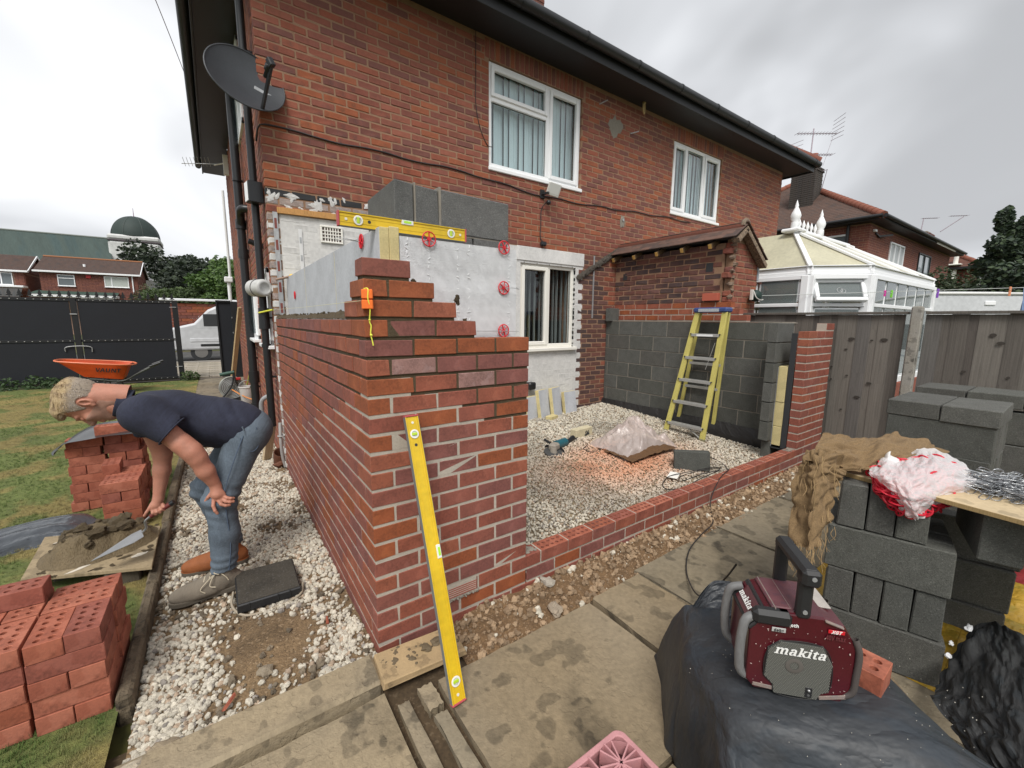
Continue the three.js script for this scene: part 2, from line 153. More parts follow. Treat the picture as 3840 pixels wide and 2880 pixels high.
// ---------- shared materials
const B = { // new bricks
  list: [[.33, .1, .065], [.31, .1, .07], [.29, .095, .068], [.34, .1, .058], [.31, .09, .058], [.265, .095, .078], [.36, .11, .06], [.35, .095, .034], [.29, .1, .075]].map((c) => mat(c, { r: .78, map: 'clay', s: .42, bump: 'grain', bs: .12, bh: .0016 })),
  pale: mat([.36, .2, .175], { r: .9, map: 'clay', s: .25, bump: 'grain', bs: .12, bh: .0016 }),
  loose: [[.43, .125, .07], [.38, .108, .062], [.34, .1, .066], [.46, .145, .085], [.36, .1, .05]].map((c) => mat(c, { r: .86, map: 'clay', s: .5, bump: 'grain', bs: .12, bh: .0012 })),
  old: [[.33, .1, .062], [.3, .094, .06], [.35, .112, .068], [.28, .088, .06], [.22, .08, .062], [.31, .1, .068], [.34, .096, .052], [.38, .112, .05], [.29, .094, .06]].map((c) => mat(c, { r: .92, map: 'old', s: .45, bump: 'grain', bs: .14, bh: .003 })),
  dull: [[.2, .08, .06], [.16, .07, .055], [.12, .062, .055], [.22, .085, .06], [.1, .06, .055], [.19, .09, .075]].map((c) => mat(c, { r: .94, map: 'old', s: .4, bump: 'grain', bs: .14, bh: .004 })),
};
const MORTAR = { pale: mat([.56, .5, .42], { r: .95, map: 'mottle', s: .3, bump: 'grain', bs: .08, bh: .002 }), fresh: mat([.125, .088, .045], { r: .8, map: 'mottle', s: .12, bump: 'rough', bs: .07, bh: .006 }), buff: mat([.4, .24, .15], { r: .95, map: 'mottle', s: .4, bump: 'rough', bs: .1, bh: .004 }), grey: mat([.3, .27, .225], { r: .95, map: 'mottle', s: .3 }) };
const K = {
  whitePvc: mat([.82, .83, .84], { r: .32 }), oldPvc: mat([.78, .76, .7], { r: .4 }), blackPvc: mat([.012, .013, .015], { r: .38 }), blackPaint: mat([.014, .015, .017], { r: .5 }), whiteBrick: mat([.8, .79, .77], { r: .8, map: 'mottle', s: 1.2, bump: 'grain', bs: .14, bh: .003 }),
  glass: mat([.96, .98, .98], { r: .02, transmission: 1, thickness: 0, ior: 1.5 }), dark: mat([.03, .032, .035], { r: .8 }), steel: mat([.5, .5, .5], { r: .38, m: .9, map: 'mottle', s: .2 }), galv: mat([.55, .56, .57], { r: .5, m: .6, map: 'mottle', s: .1 }),
  timber: mat([.52, .37, .2], { r: .8, map: 'wood', s: [.3, .3], bump: 'wood', bs: .3, bh: .001 }), ply: mat([.62, .5, .33], { r: .8, map: 'ply', s: .9, bump: 'grain', bs: .3, bh: .001 }), block: mat([.105, .107, .095], { r: .95, map: 'block', s: .3, bump: 'block', bs: .3, bh: .004 }),
};
const inFrame = (() => { camera.updateMatrixWorld(); camera.updateProjectionMatrix(); const v = V3(); return (x, y, z, m = 1.08) => { v.set(x, y, z).applyMatrix4(camera.matrixWorldInverse); if (v.z > -.05) return false; v.applyMatrix4(camera.projectionMatrix); return Math.abs(v.x) < m && Math.abs(v.y) < m; }; })();

// ---------- ground
const M_lawn = mat([.37, .36, .25], { r: .96, map: 'grass', s: 2.6, bump: 'grain', bs: .1, bh: .012 });
struct('ground', field(-420, 420, -420, 420, 60, () => -.06), mat([.11, .12, .055], { r: 1, map: 'grass', s: 5 }));
struct('lawn', field(-8.5, -.975, -11.75, 2.4, .1, (x, z) => .012 + .03 * (F2(x * 1.3, z * 1.3, 4) - .5)), M_lawn);
const M_slab = mat([.34, .27, .175], { r: .93, map: 'slab', s: 2.1, bump: 'slab', bs: .8, bh: .006 }), M_slab2 = mat([.37, .3, .2], { r: .93, map: 'slab', s: 1.7, bump: 'slab', bs: .7, bh: .006 }), M_slab3 = mat([.31, .262, .185], { r: .93, map: 'slab', s: 2.4, bump: 'slab', bs: .9, bh: .006 });
{ // patio flags: one group, each flag a part, with open joints over soil
  struct('soil_bed', field(-1.2, 5.4, -.12, 2.6, .15, () => -.035), mat([.12, .085, .05], { r: 1, map: 'soil', s: .9 }));
  const g = new THREE.Group(); g.name = 'patio'; g.userData.kind = 'structure'; scene.add(g);
  const flag = (x0, x1, z0, z1, m, s, y = 0) => { const a = (i) => (hash2(s, i, 5) - .5) * .012, nx = 14, nz = 10, rows = []; for (let j = 0; j <= nz; j++) { const r = []; for (let i = 0; i <= nx; i++) { const u = i / nx, v = j / nz, edge = Math.min(u, 1 - u) < .001 || Math.min(v, 1 - v) < .001, x = lerp(x0, x1, u) + (u === 0 ? 1 : u === 1 ? -1 : 0) * .012 * N2(s * 9 + j * .8, 3), z = lerp(z0, z1, v) + (v === 0 ? 1 : v === 1 ? -1 : 0) * .012 * N2(i * .8, s * 5 + 7); r.push([x, y + a(1) * u + a(2) * v + .004 * (F2(x * 4, z * 4, s) - .5), z]); } rows.push(r); }
    const top = quadStrip(rows), u = top.attributes.uv, p = top.attributes.position; for (let i = 0; i < u.count; i++) u.setXY(i, p.getX(i) + s * .37, p.getZ(i) + s * .53);
    const per = [...rows[0], ...rows.slice(1).map((r) => r[nx]), ...rows[nz].slice(0, nx).reverse(), ...rows.slice(0, nz).reverse().map((r) => r[0])], drop = per.map((q) => [q[0], -.05, q[2]]), soft = per.map((q) => [q[0], q[1] - .002, q[2]]); obj('flag', [top, quadStrip([soft, drop])], m, g); };
  flag(-1.16, -.045, .225, 1.5, M_slab2, 2); flag(-.025, .035, .3, 1.5, M_slab2, 31, -.004); flag(.075, .15, .275, .42, M_slab2, 33, -.002); flag(.085, .15, .43, 1.5, M_slab3, 34, -.006);
  flag(.165, 1.137, .29, 1.1, M_slab, 4); flag(1.152, 1.583, .285, 1.1, M_slab, 5, .004); flag(1.597, 2.62, .235, 1.1, M_slab3, 6); flag(2.635, 3.66, .225, 1.1, M_slab3, 7, -.004); flag(3.675, 5.38, .24, 1.1, M_slab3, 8); flag(.165, .73, 1.115, 2.4, M_slab, 9); flag(.745, 1.7, 1.112, 2.4, M_slab3, 10); flag(1.715, 3.2, 1.115, 2.4, M_slab3, 11); flag(3.215, 5.38, 1.115, 2.4, M_slab3, 12); flag(-1.16, .15, 1.515, 2.4, M_slab2, 13);
}
struct('path_edging', [mv(cb(1.16, .12, .185, .014, 3, .006), -.62, -.012, .104)], M_slab2);
struct('lawn_edging', [[-.3, -1.22], [-1.235, -2.14], [-2.155, -3.1], [-3.115, -4.1], [-4.115, -5.1]].map(([a, b], i) => mv(cb(.058, .2, Math.abs(a - b), .012, i + 2, .005), -.952 + .004 * (i % 2), -.03, (a + b) / 2, 0, .006 * (i % 3 - 1), 0)), mat([.21, .165, .11], { r: .95, map: 'slab', s: .8, bump: 'rough', bs: .3, bh: .006 }));
// side passage: bed of soil under the white stones, a bare mound near the front
const sideH = (x, z) => { const m = Math.exp(-(((x + .42) / .3) ** 2) - ((z + .36) / .36) ** 2); return -.022 + .05 * m + .012 * (F2(x * 9, z * 9, 8) - .5) * 2 + .01 * F2(x * 30, z * 30, 9, 2); };
struct('side_path', field(-.925, .02, -4.7, .02, .02, sideH), mat([.3, .215, .13], { r: 1, map: 'soil', s: .8, bump: 'soil', bs: .5, bh: .012 }));
struct('driveway', field(-1.05, .35, -11.9, -4.6, .3, (x, z) => .002 + .004 * N2(x * 3, z * 3)), M_slab3);
// soil along the low wall
const soilH = (x, z) => { const w = sstep(.3, .02, z) * sstep(.3, .6, x); return -.03 + .055 * w * (.35 + .9 * F2(x * 7, z * 7, 18)) + .02 * (F2(x * 26, z * 26, 19, 3) - .35) + (z > .24 ? -.03 * sstep(.24, .32, z) : 0); };
struct('soil_strip', field(.34, 4.7, -.005, .33, .014, soilH), mat([.28, .18, .1], { r: 1, map: 'soil', s: .7, bump: 'soil', bs: .4, bh: .01 }));
const floorH = (x, z) => .015 + .15 * sstep(-.2, -3.2, z) + .04 * sstep(4.1, 4.95, x) + .02 * (F2(x * 2.4, z * 2.4, 27) - .5);
struct('extension_floor', field(.2, 4.96, -3.2, -.1, .06, (x, z) => floorH(x, z) - .012), mat([.5, .42, .31], { r: 1, map: 'soil', s: .6, bump: 'soil', bs: .3, bh: .012 }));
{ // loose white limestone
  const r = rng(77), L1 = [], L2 = [], CL = [], stone = (k) => { const t = r(); const b = k * (.62 + .3 * r()); return t < .12 ? [b * .72, b * .55, b * .4] : t < .2 ? [b * .5, b * .45, b * .4] : [b, b * .92, b * .76]; };
  for (let i = 0; i < 26000; i++) { const x = -.92 + .915 * r(), z = -4.6 * Math.pow(r(), 1.25), m = Math.exp(-(((x + .42) / .27) ** 2) - ((z + .36) / .34) ** 2); if (r() < m * 1.5 - .06) continue; const wet = F2(x * 3.4 + 9, z * 3.4, 23), side = sstep(-.16, -.02, x); if (r() < sstep(.44, .62, wet + .12 * side) * .8) continue; const s = .0055 + .0085 * r() ** 1.6 * (z > -1.4 ? 1.12 : 1); L1.push([x, sideH(x, z) + s * .55, z, r() * 6, r() * 6, r() * 6, [s, s * (.6 + .4 * r()), s * (.75 + .5 * r())], stone(.74)]); }
  for (let i = 0; i < 1500; i++) { const x = -.92 + .9 * r(), z = -3.9 * r(), wet = F2(x * 3.4 + 9, z * 3.4, 23); if (r() > sstep(.38, .62, wet)) continue; const s = .008 + .016 * r() ** 2, b = .09 + .1 * r(); CL.push([x, sideH(x, z) + s * .35, z, r() * 6, r() * 6, r() * 6, [s, s * .7, s], [b * 1.25, b, b * .7]]); }
  for (let i = 0; i < 46000; i++) { const x = .35 + 4.58 * r(), z = -.13 - 3.0 * r(); if (x < .92 && z > -.4) continue; const s = .006 + .008 * r() ** 1.5, d = Math.exp(-(((x - 3.15) / .85) ** 2) - ((z + 1.15) / .5) ** 2) * (.35 + F2(x * 2.4, z * 2.4, 29)), c = stone(.74), k = clamp(d * 1.1), g = sstep(.52, .62, F2(x * 1.3 + 4, z * 1.6, 41)) * .3; L2.push([x, floorH(x, z) + s * .3, z, r() * 6, r() * 6, r() * 6, [s, s * (.6 + .4 * r()), s * (.75 + .5 * r())], [lerp(c[0], .62, k) * (1 - g), lerp(c[1], .26, k) * (1 - g), lerp(c[2], .13, k) * (1 - g)]]); }
  for (let i = 0; i < 2600; i++) { const x = .36 + 4.25 * r(), z = .005 + .29 * r() ** 1.2; const s = .004 + .02 * r() ** 3.2, b = .16 + .14 * r(), w = r() < .06; CL.push([x, soilH(x, z) + s * .45, z, r() * 6, r() * 6, r() * 6, [s, s * .75, s * (.8 + .4 * r())], w ? [.6, .55, .45] : [b * 1.3, b * .9, b * .55]]); }
  const M = mat([1, 1, 1], { r: .92, bump: 'grain', bs: 1, bh: .002, flatShading: true });
  tag(scatter('gravel', rock(5, 1, .2), M, L1), 'white limestone chippings laid along the side passage beside the brick wall', 'gravel');
  tag(scatter('gravel', rock(6, 0, .22), M, L2), 'white limestone chippings covering the floor inside the unfinished extension', 'gravel');
  tag(scatter('clods', rock(7, 1, .34), M, CL), 'brown clods of earth and mortar crumbs along the foot of the walls', 'soil');
  const one = (p, s, c, label, sd) => tag(obj('stone', mv(rock(sd, 1, .3), 0, 0, 0, 0, 0, 0, s), mat(c, { r: .95, map: 'slab', s: .2 }), null, p, [.2, sd, .1]), label, 'stone');
  one([-.46, .035, -.16], [.034, .018, .03], [.36, .3, .22], 'angular grey stone lying on the bare soil mound in the side passage', 41);
  one([.92, .005, .24], [.055, .018, .04], [.46, .38, .29], 'pale flat lump of old concrete at the edge of the patio by the pier', 42); one([1.02, .03, .05], [.045, .026, .03], [.52, .47, .4], 'whitish lump of mortar against the foot of the low brick wall', 43);
  one([-.8, .02, .02], [.05, .03, .045], [.36, .29, .2], 'brown stone on the gravel beside the end of the lawn edging', 44); one([-.9, .02, .06], [.06, .03, .04], [.5, .43, .33], 'pale broken stone at the corner of lawn edging and concrete strip', 45);
  tag(obj('brick_chip', mv(cb(.012, .012, .075, .003, 2, .003), 0, 0, 0), B.loose[1], null, [-.6, .036, -.07], [.1, -.6, .2]), 'thin red brick splinter on the soil near the concrete strip', 'brick chip');
  tag(obj('brick_chip', mv(cb(.014, .014, .05, .003, 3, .003), 0, 0, 0), B.loose[0], null, [-.16, .03, -.36], [.1, -.1, .2]), 'small red brick splinter in the gravel close to the brick side wall', 'brick chip');
}
{ // lawn blades as one tufted mass, dry in patches
  const r = rng(99), g = []; for (let k = 0; k < 7; k++) { const a = k * 2.4, h = .5 + .5 * hash2(k, 1, 2), q = new THREE.BufferGeometry(), w = .05, lx = Math.cos(a) * .45, lz = Math.sin(a) * .45, ox = (hash2(k, 3, 4) - .5) * .5, oz = (hash2(k, 5, 4) - .5) * .5, px = -Math.sin(a) * w, pz = Math.cos(a) * w; q.setAttribute('position', new THREE.Float32BufferAttribute([ox - px, 0, oz - pz, ox + px, 0, oz + pz, ox + lx, h, oz + lz], 3)); q.computeVertexNormals(); g.push(q); }
  const L = []; for (let i = 0; i < 70000; i++) { const t = r(), z = 1.2 - 12.9 * t * (.3 + .7 * t), x = -1.0 - (1.2 + 6.6 * sstep(2, -9, z)) * r(); const y = sstep(.4, .58, fbm(x / 2.6, z / 2.6, 7, 5, 104)), dry = clamp(y * .9 + .3 * (r() - .3)), s = .014 + .016 * r(), b = .7 + .5 * r(); L.push([x, .01, z, (r() - .5) * .5, r() * 6, (r() - .5) * .5, [s * 1.1, s, s * 1.1], [b * lerp(.085, .3, dry), b * lerp(.14, .25, dry), b * lerp(.03, .11, dry)]]); }
  tag(scatter('grass', merge(g), mat([1, 1, 1], { r: .9 }), L), 'short dry mown grass of the lawn, green and straw coloured in patches', 'grass');
}
// ---------- the main house
const HY = 5.15, HZ = -3.15, HL = -11.1, HX = 10.85;
const house = thing('brick_house', 'two storey red brick house with black eaves and white windows behind the new extension', 'house');
function splitWall(x0, x1, y0, y1, holes, fn) { const xs = [...new Set([x0, x1, ...holes.flatMap((h) => [h[0], h[1]])])].filter((q) => q >= x0 && q <= x1).sort((a, b) => a - b); for (let i = 0; i + 1 < xs.length; i++) { const m = (xs[i] + xs[i + 1]) / 2, hs = holes.filter((h) => h[0] < m && h[1] > m).sort((a, b) => a[2] - b[2]); let y = y0; for (const h of hs) { if (h[2] > y + 1e-4) fn(xs[i], xs[i + 1], y, h[2]); y = Math.max(y, h[3]); } if (y < y1 - 1e-4) fn(xs[i], xs[i + 1], y, y1); } }
// stretcher courses over a wall, clipped round openings: calls fn(xc, yc, w, h, row)
function courses(x0, x1, y0, y1, holes, ch, mod, j, fn, phase = 0) { const rows = Math.floor((y1 - y0) / ch + .02); for (let r = 0; r < rows; r++) { const ya = y0 + r * ch, yb = ya + ch - j, ym = (ya + yb) / 2; let cut = [[x0, x1]]; for (const h of holes) if (h[2] < ym && h[3] > ym) cut = cut.flatMap(([a, b]) => [[a, Math.min(b, h[0])], [Math.max(a, h[1]), b]].filter(([p, q]) => q - p > .03)); const off = x0 + ((r + phase) % 2 ? mod / 2 : 0) - mod; for (let i = 0; off + i * mod < x1; i++) { const a = off + i * mod, b = a + mod - j; for (const [p, q] of cut) { const s = Math.max(a, p), e = Math.min(b, q); if (e - s > .025) fn((s + e) / 2, ym, e - s, ch - j, r); } } } }
{
  const W1 = [2.598, 4.249, 3.62, 4.9], W2 = [6.554, 8.184, 3.64, 4.88], IW = [3.13, 4.21, 1.2, 2.45], lint = [3.06, 4.38, 2.47, 2.665], holes = [W1, W2, IW];
  const white = (x, y) => x > .1 && x < 4.36 && y < 2.66, list = [], rr = rng(5), pick = () => { const t = rr(); return t < .13 ? 4 : t < .2 ? 7 : Math.floor(rr() * 9); };
  const mats = [...B.old, K.whiteBrick, mat([.5, .4, .36], { r: .9, map: 'old', s: .3, bump: 'rough', bs: .1, bh: .006 }), mat([.02, .02, .022], { r: .6, map: 'mottle', s: .3 }), ...B.dull];
  const soldier = [W1, W2].map((w) => [w[0] - .06, w[1] + .06, w[3], w[3] + .236]);
  courses(-.01, HX, 0, HY, [...holes, lint, ...soldier], .0785, .238, .0105, (x, y, w, h) => { let m = pick(); if (white(x, y)) m = 9; else if (y < 2.66 && x < .1) m = 10; else if (y < 2.7 && x < 4.95) m = 12 + Math.floor(rr() * 6); else if (y > 2.76 && y < 2.93 && x < 1.05) m = y > 2.84 ? 11 : 10; list.push({ x, y, z: HZ - .05 + (m === 9 ? -.002 : 0) + (rr() - .5) * .003, w, h, d: .1, m, hide: !inFrame(x, y, HZ) || (x > .8 && x < 3.0 && y < 2.1) }); });
  for (const s of soldier) for (let x = s[0] + .035; x < s[1] - .02; x += .079) list.push({ x, y: s[2] + .117, z: HZ - .049, w: .068, h: .226, d: .1, m: pick() });
  // gable side, seen very obliquely
  const gh = [[-5.95, -5.0, 1.32, 2.15], [-4.05, -3.4, 1.32, 2.15], [-6.2, -4.9, 4.1, 5.1]];
  courses(HL, -3.26, 0, HY, gh, .0785, .238, .0105, (z, y, w, h) => list.push({ x: .04, y, z, w, h, d: .1, m: pick(), ry: PI / 2, hide: 1 }));
  courses(HX - .1, HX, 0, .1, [], .0785, .238, .01, () => {});
  pieces('brick', house, list, mats, 300, { c: .007, jit: .003 });
  const core = [], wcore = []; splitWall(-.006, HX, 0, HY, holes, (a, b, c, d) => { const cuts = [[a, b, c, d]]; for (const q of cuts) core.push(bx(q[0], q[1], q[2], q[3], HZ - .3, HZ - .004, .001)); });
  splitWall(.1, 4.36, 0, 2.66, [IW], (a, b, c, d) => wcore.push(bx(a, b, c, d, HZ - .1, HZ - .0015, .0005)));
  splitWall(HL, HZ - .3, 0, HY, gh, (a, b, c, d) => core.push(bx(-.006, .3, c, d, a, b, .001)));
  core.push(bx(HX - .3, HX - .004, 0, HY, HL, HZ - .3, .001), bx(.3, HX - .3, 0, HY, HL, HL + .3, .001));
  obj('mortar', core, MORTAR.buff, house); obj('painted_mortar', wcore, K.whiteBrick, house);
  obj('lintel', bx(lint[0], lint[1], lint[2], lint[3], HZ - .1, HZ + .012, .004), mat([.84, .83, .81], { r: .75, map: 'mottle', s: 1 }), house);
  // flaking white paint and bitumen where an old roof met the wall
  const pr = rng(8), fl = []; for (let i = 0; i < 26; i++) { const x = .02 + 1.0 * pr() ** 1.4, y = 2.72 + .17 * pr(), s = .01 + .03 * pr(); fl.push(mv(rock(200 + i, 1, .45), x, y, HZ + .001, 0, 0, pr() * 6, [s * 1.6, s * .7, .004])); } obj('paint_flake', fl, K.whiteBrick, house);
  // windows
  const frameM = K.whitePvc, W = (name, o, blind, opts) => { const [x0, x1, y0, y1] = o, z = HZ - .035, w = new THREE.Group(); w.name = name; house.add(w); const F = .06, f = []; f.push(bx(x0 + .004, x0 + F, y0, y1 - .003, z - .07, z, .006), bx(x1 - F, x1 - .004, y0, y1 - .003, z - .07, z, .006), bx(x0 + F, x1 - F, y1 - F, y1 - .003, z - .07, z, .006), bx(x0 + F, x1 - F, y0, y0 + F, z - .07, z, .006));
    for (const m of opts.mull) f.push(bx(m - .035, m + .035, y0 + F, y1 - F, z - .07, z, .006)); for (const [a, b, y] of opts.tran ?? []) f.push(bx(a, b, y - .035, y + .035, z - .07, z - .001, .006)); obj('frame', f, opts.m ?? frameM, w);
    const sash = []; for (const [a, b, c, d] of opts.sash) { const s = .055, zz = z + .018; sash.push(bx(a, a + s, c, d, z - .05, zz, .008), bx(b - s, b, c, d, z - .05, zz, .008), bx(a + s, b - s, d - s, d, z - .05, zz, .008), bx(a + s, b - s, c, c + s, z - .05, zz, .008)); } if (sash.length) obj('sash', sash, opts.m ?? frameM, w);
    for (const [a, b, c, d] of opts.panes) { obj('pane', bx(a, b, c, d, z - .042, z - .034, .0005), K.glass, w); obj('seal', [bx(a, a + .007, c, d, z - .034, z - .026, .001), bx(b - .007, b, c, d, z - .034, z - .026, .001), bx(a, b, d - .007, d, z - .034, z - .026, .001), bx(a, b, c, c + .007, z - .034, z - .026, .001)], K.dark, w); }
    const n = Math.round((x1 - x0) / blind.w), sm = mat(blind.c, { r: .85, ...(blind.o ?? {}) }); const g = cb(blind.w * 1.06, y1 - y0 - .08, .003, .001); for (let i = 0; i < n; i++) obj('blind_slat', g, sm, w, [x0 + (i + .5) * (x1 - x0) / n, (y0 + y1) / 2, z - .16 + .01 * ((i * 7) % 3)], [0, blind.a + .05 * Math.sin(i * 2.3), 0]);
    obj('room', [bx(x0 - .05, x1 + .05, y0 - .05, y1 + .05, z - .9, z - .88, .001), bx(x0 - .06, x0 - .04, y0 - .05, y1 + .05, z - .9, z - .27, .001), bx(x1 + .04, x1 + .06, y0 - .05, y1 + .05, z - .9, z - .27, .001), bx(x0 - .05, x1 + .05, y1 + .04, y1 + .06, z - .9, z - .27, .001), bx(x0 - .05, x1 + .05, y0 - .06, y0 - .04, z - .9, z - .27, .001)], mat(blind.room ?? [.1, .11, .12], { r: .9 }), w);
    if (opts.sill) obj('sill', bx(x0 - .01, x1 + .03, y0 - .05, y0 + .002, z - .06, HZ + opts.sill, .008), opts.sm ?? frameM, w); return w; };
  const pale = { w: .089, c: [.55, .67, .7], a: .28, room: [.2, .22, .23] };
  { const [a, b, c, d] = W1, m = 3.62, t = 4.47; W('window', W1, pale, { mull: [m], tran: [[a + .06, m - .035, t]], sash: [[a + .045, m - .02, t + .02, d - .045], [m + .02, b - .045, c + .045, d - .045]], panes: [[a + .1, m - .075, t + .075, d - .1], [m + .075, b - .1, c + .1, d - .1], [a + .06, m - .035, c + .06, t - .035]], sill: .02 }); }
  { const [a, b, c, d] = W2, m = 7.02, m2 = 7.6; W('window', W2, pale, { mull: [m, m2], sash: [[a + .045, m - .02, c + .045, d - .045], [m2 + .02, b - .045, c + .045, d - .045]], panes: [[a + .1, m - .075, c + .1, d - .1], [m + .035, m2 - .035, c + .06, d - .06], [m2 + .075, b - .1, c + .1, d - .1]], sill: .02 }); }
  { const [a, b, c, d] = IW, m = 3.68; W('window', IW, { w: .089, c: [.36, .4, .4], a: 1.2, room: [.012, .013, .014] }, { m: K.oldPvc, sm: K.oldPvc, mull: [m], sash: [[a + .045, m - .01, c + .045, d - .045]], panes: [[a + .1, m - .06, c + .1, d - .1], [m + .035, b - .06, c + .06, d - .06]], sill: .06 }); }
  for (const [a, b, c, d] of gh) { const w = new THREE.Group(); w.name = 'window'; house.add(w); obj('frame', [bx(-.035, .04, c, d, a, a + .06, .005), bx(-.035, .04, c, d, b - .06, b, .005), bx(-.035, .04, d - .06, d, a, b, .005), bx(-.035, .04, c, c + .06, a, b, .005), bx(-.03, .04, c, d, (a + b) / 2 - .03, (a + b) / 2 + .03, .005)], frameM, w); obj('pane', bx(.0, .008, c + .06, d - .06, a + .06, b - .06, .0005), K.glass, w); obj('blind', bx(.09, .095, c, d, a, b, .0005), mat([.5, .6, .62], { r: .8 }), w); if (c < 2) obj('sill', bx(-.1, .04, c - .04, c, a - .05, b + .05, .006), frameM, w); }
  // eaves: soffit, fascia, gutter, roof slopes, hip tiles
  const e = .45, y0 = HY, M = K.blackPaint; obj('soffit', [bx(-e, HX + e, y0, y0 + .02, HZ - .02, HZ + e, .003), bx(-e, -.012, y0 - .001, y0 + .019, HL - e, HZ - .02, .003), bx(HX, HX + e, y0 - .001, y0 + .019, HL - e, HZ - .02, .003)], M, house);
  obj('fascia', [bx(-e, HX + e, y0 - .03, y0 + .17, HZ + e, HZ + e + .025, .003), bx(-e - .025, -e, y0 - .03, y0 + .17, HL - e, HZ + e + .025, .003), bx(HX + e, HX + e + .025, y0 - .03, y0 + .17, HL - e, HZ + e + .025, .003)], M, house);
  const half = (a, b) => { const d = V3(...b).sub(V3(...a)), L = d.length(), g = new THREE.CylinderGeometry(.062, .062, L, 14, 1, true, 0, PI); g.rotateZ(PI / 2); g.rotateX(PI / 2 * 0); const q = new THREE.Quaternion().setFromUnitVectors(V3(1, 0, 0), d.normalize()); g.rotateX(PI); return [g.applyQuaternion(q).translate((a[0] + b[0]) / 2, (a[1] + b[1]) / 2, (a[2] + b[2]) / 2)]; };
  const gz = HZ + e + .09, gy = y0 + .14; obj('gutter', [rod([-e - .1, gy, gz], [HX + e + .1, gy, gz], .064, .064, 14), rod([-e - .09, gy, gz], [-e - .09, gy, HL - e], .064, .064, 14), rod([HX + e + .09, gy, gz], [HX + e + .09, gy, HL - e], .064, .064, 12)], M, house);
  for (let x = .6; x < HX + .4; x += 1.05) obj('gutter_joint', rod([x, gy, gz], [x + .035, gy, gz], .071, .071, 14), M, house);
  const tn = Math.tan(R(33)), ry = y0 + .18 + tn * 4.43, rz = (HZ + HL) / 2, tilesM = mat([.11, .06, .045], { r: .9, map: 'old', s: 1, bump: 'grain', bs: .4, bh: .01 });
  const slope = (A, Bp, C, D) => { const rows = 26, q = []; for (let i = 0; i < rows; i++) { const a = i / rows, b = (i + 1) / rows, up = .018, l = (p, s, t) => [lerp(p[0], s[0], t), lerp(p[1], s[1], t), lerp(p[2], s[2], t)]; const p0 = l(A, D, a), p1 = l(Bp, C, a), p2 = l(Bp, C, b), p3 = l(A, D, b); p0[1] += up; p1[1] += up; q.push(quadStrip([[p0, p1], [p3, p2]])); } return q; };
  const x0 = -e - .08, x1 = HX + e + .08, z0 = HZ + e + .08, z1 = HL - e - .08, ye = y0 + .17, ra = [x0 + 4.43, ry, rz], rb = [x1 - 4.43, ry, rz]; obj('roof', [...slope([x0, ye, z0], [x1, ye, z0], rb, ra), ...slope([x1, ye, z0], [x1, ye, z1], rb, rb), ...slope([x0, ye, z1], [x0, ye, z0], ra, ra), ...slope([x1, ye, z1], [x0, ye, z1], ra, rb)], tilesM, house);
  const hipM = mat([.25, .085, .055], { r: .9, map: 'old', s: .4 }), hips = []; for (let i = 0; i < 16; i++) { const a = i / 16, b = (i + 1) / 16 + .004; hips.push(rod([lerp(x1, rb[0], a), lerp(ye, ry, a) + .03, lerp(z0, rb[2], a)], [lerp(x1, rb[0], b), lerp(ye, ry, b) + .045, lerp(z0, rb[2], b)], .11, .1, 8)); } for (const h of hips) obj('hip_tile', h, hipM, house);
  { const c = new THREE.Group(); c.name = 'chimney'; house.add(c); const l = [], dr = rng(4); for (let r = 0; r < 26; r++) for (let s = 0; s < 2; s++) for (let k = 0; k < 5; k++) { const w = 1.05 / 4.5, y = 7.2 + r * .078; if (s === 0) { const xx = 4.83 + (k + (r % 2 ? .5 : 0)) * w; if (xx < 5.86) l.push(mv(cb(Math.min(w, 5.9 - xx) - .01, .067, .1, .005, k), Math.min(xx + w / 2, (xx + 5.9) / 2), y, -6.2)); } else if (k < 3) l.push(mv(cb(.1, .067, .22, .005, k), 5.86 - .0, y, -6.36 - k * .232 - (r % 2 ? .08 : 0))); } obj('chimney_brick', l, B.dull[3], c); obj('chimney_core', bx(4.8, 5.9, 6.6, 9.2, -7.1, -6.17, .002), MORTAR.grey, c); }
}
// solar panels standing off the roof
{ const t = thing('solar_panel', 'dark framed solar panels fixed above the roof slope over the gutter', 'solar panel', [8.1, 5.62, -2.98], 0); const g = new THREE.Group(); for (let i = 0; i < 4; i++) { obj('panel', cb(1.0, .035, 1.65, .004), mat([.01, .012, .018], { r: .25 }), t, [-1.55 + i * 1.03, .28, -.62], [R(33), 0, 0]); } obj('rail', [mv(cb(4.2, .04, .04, .003), 0, .05, -.3, R(33)), mv(cb(4.2, .04, .04, .003), 0, .62, -1.2, R(33))], K.galv, t); }
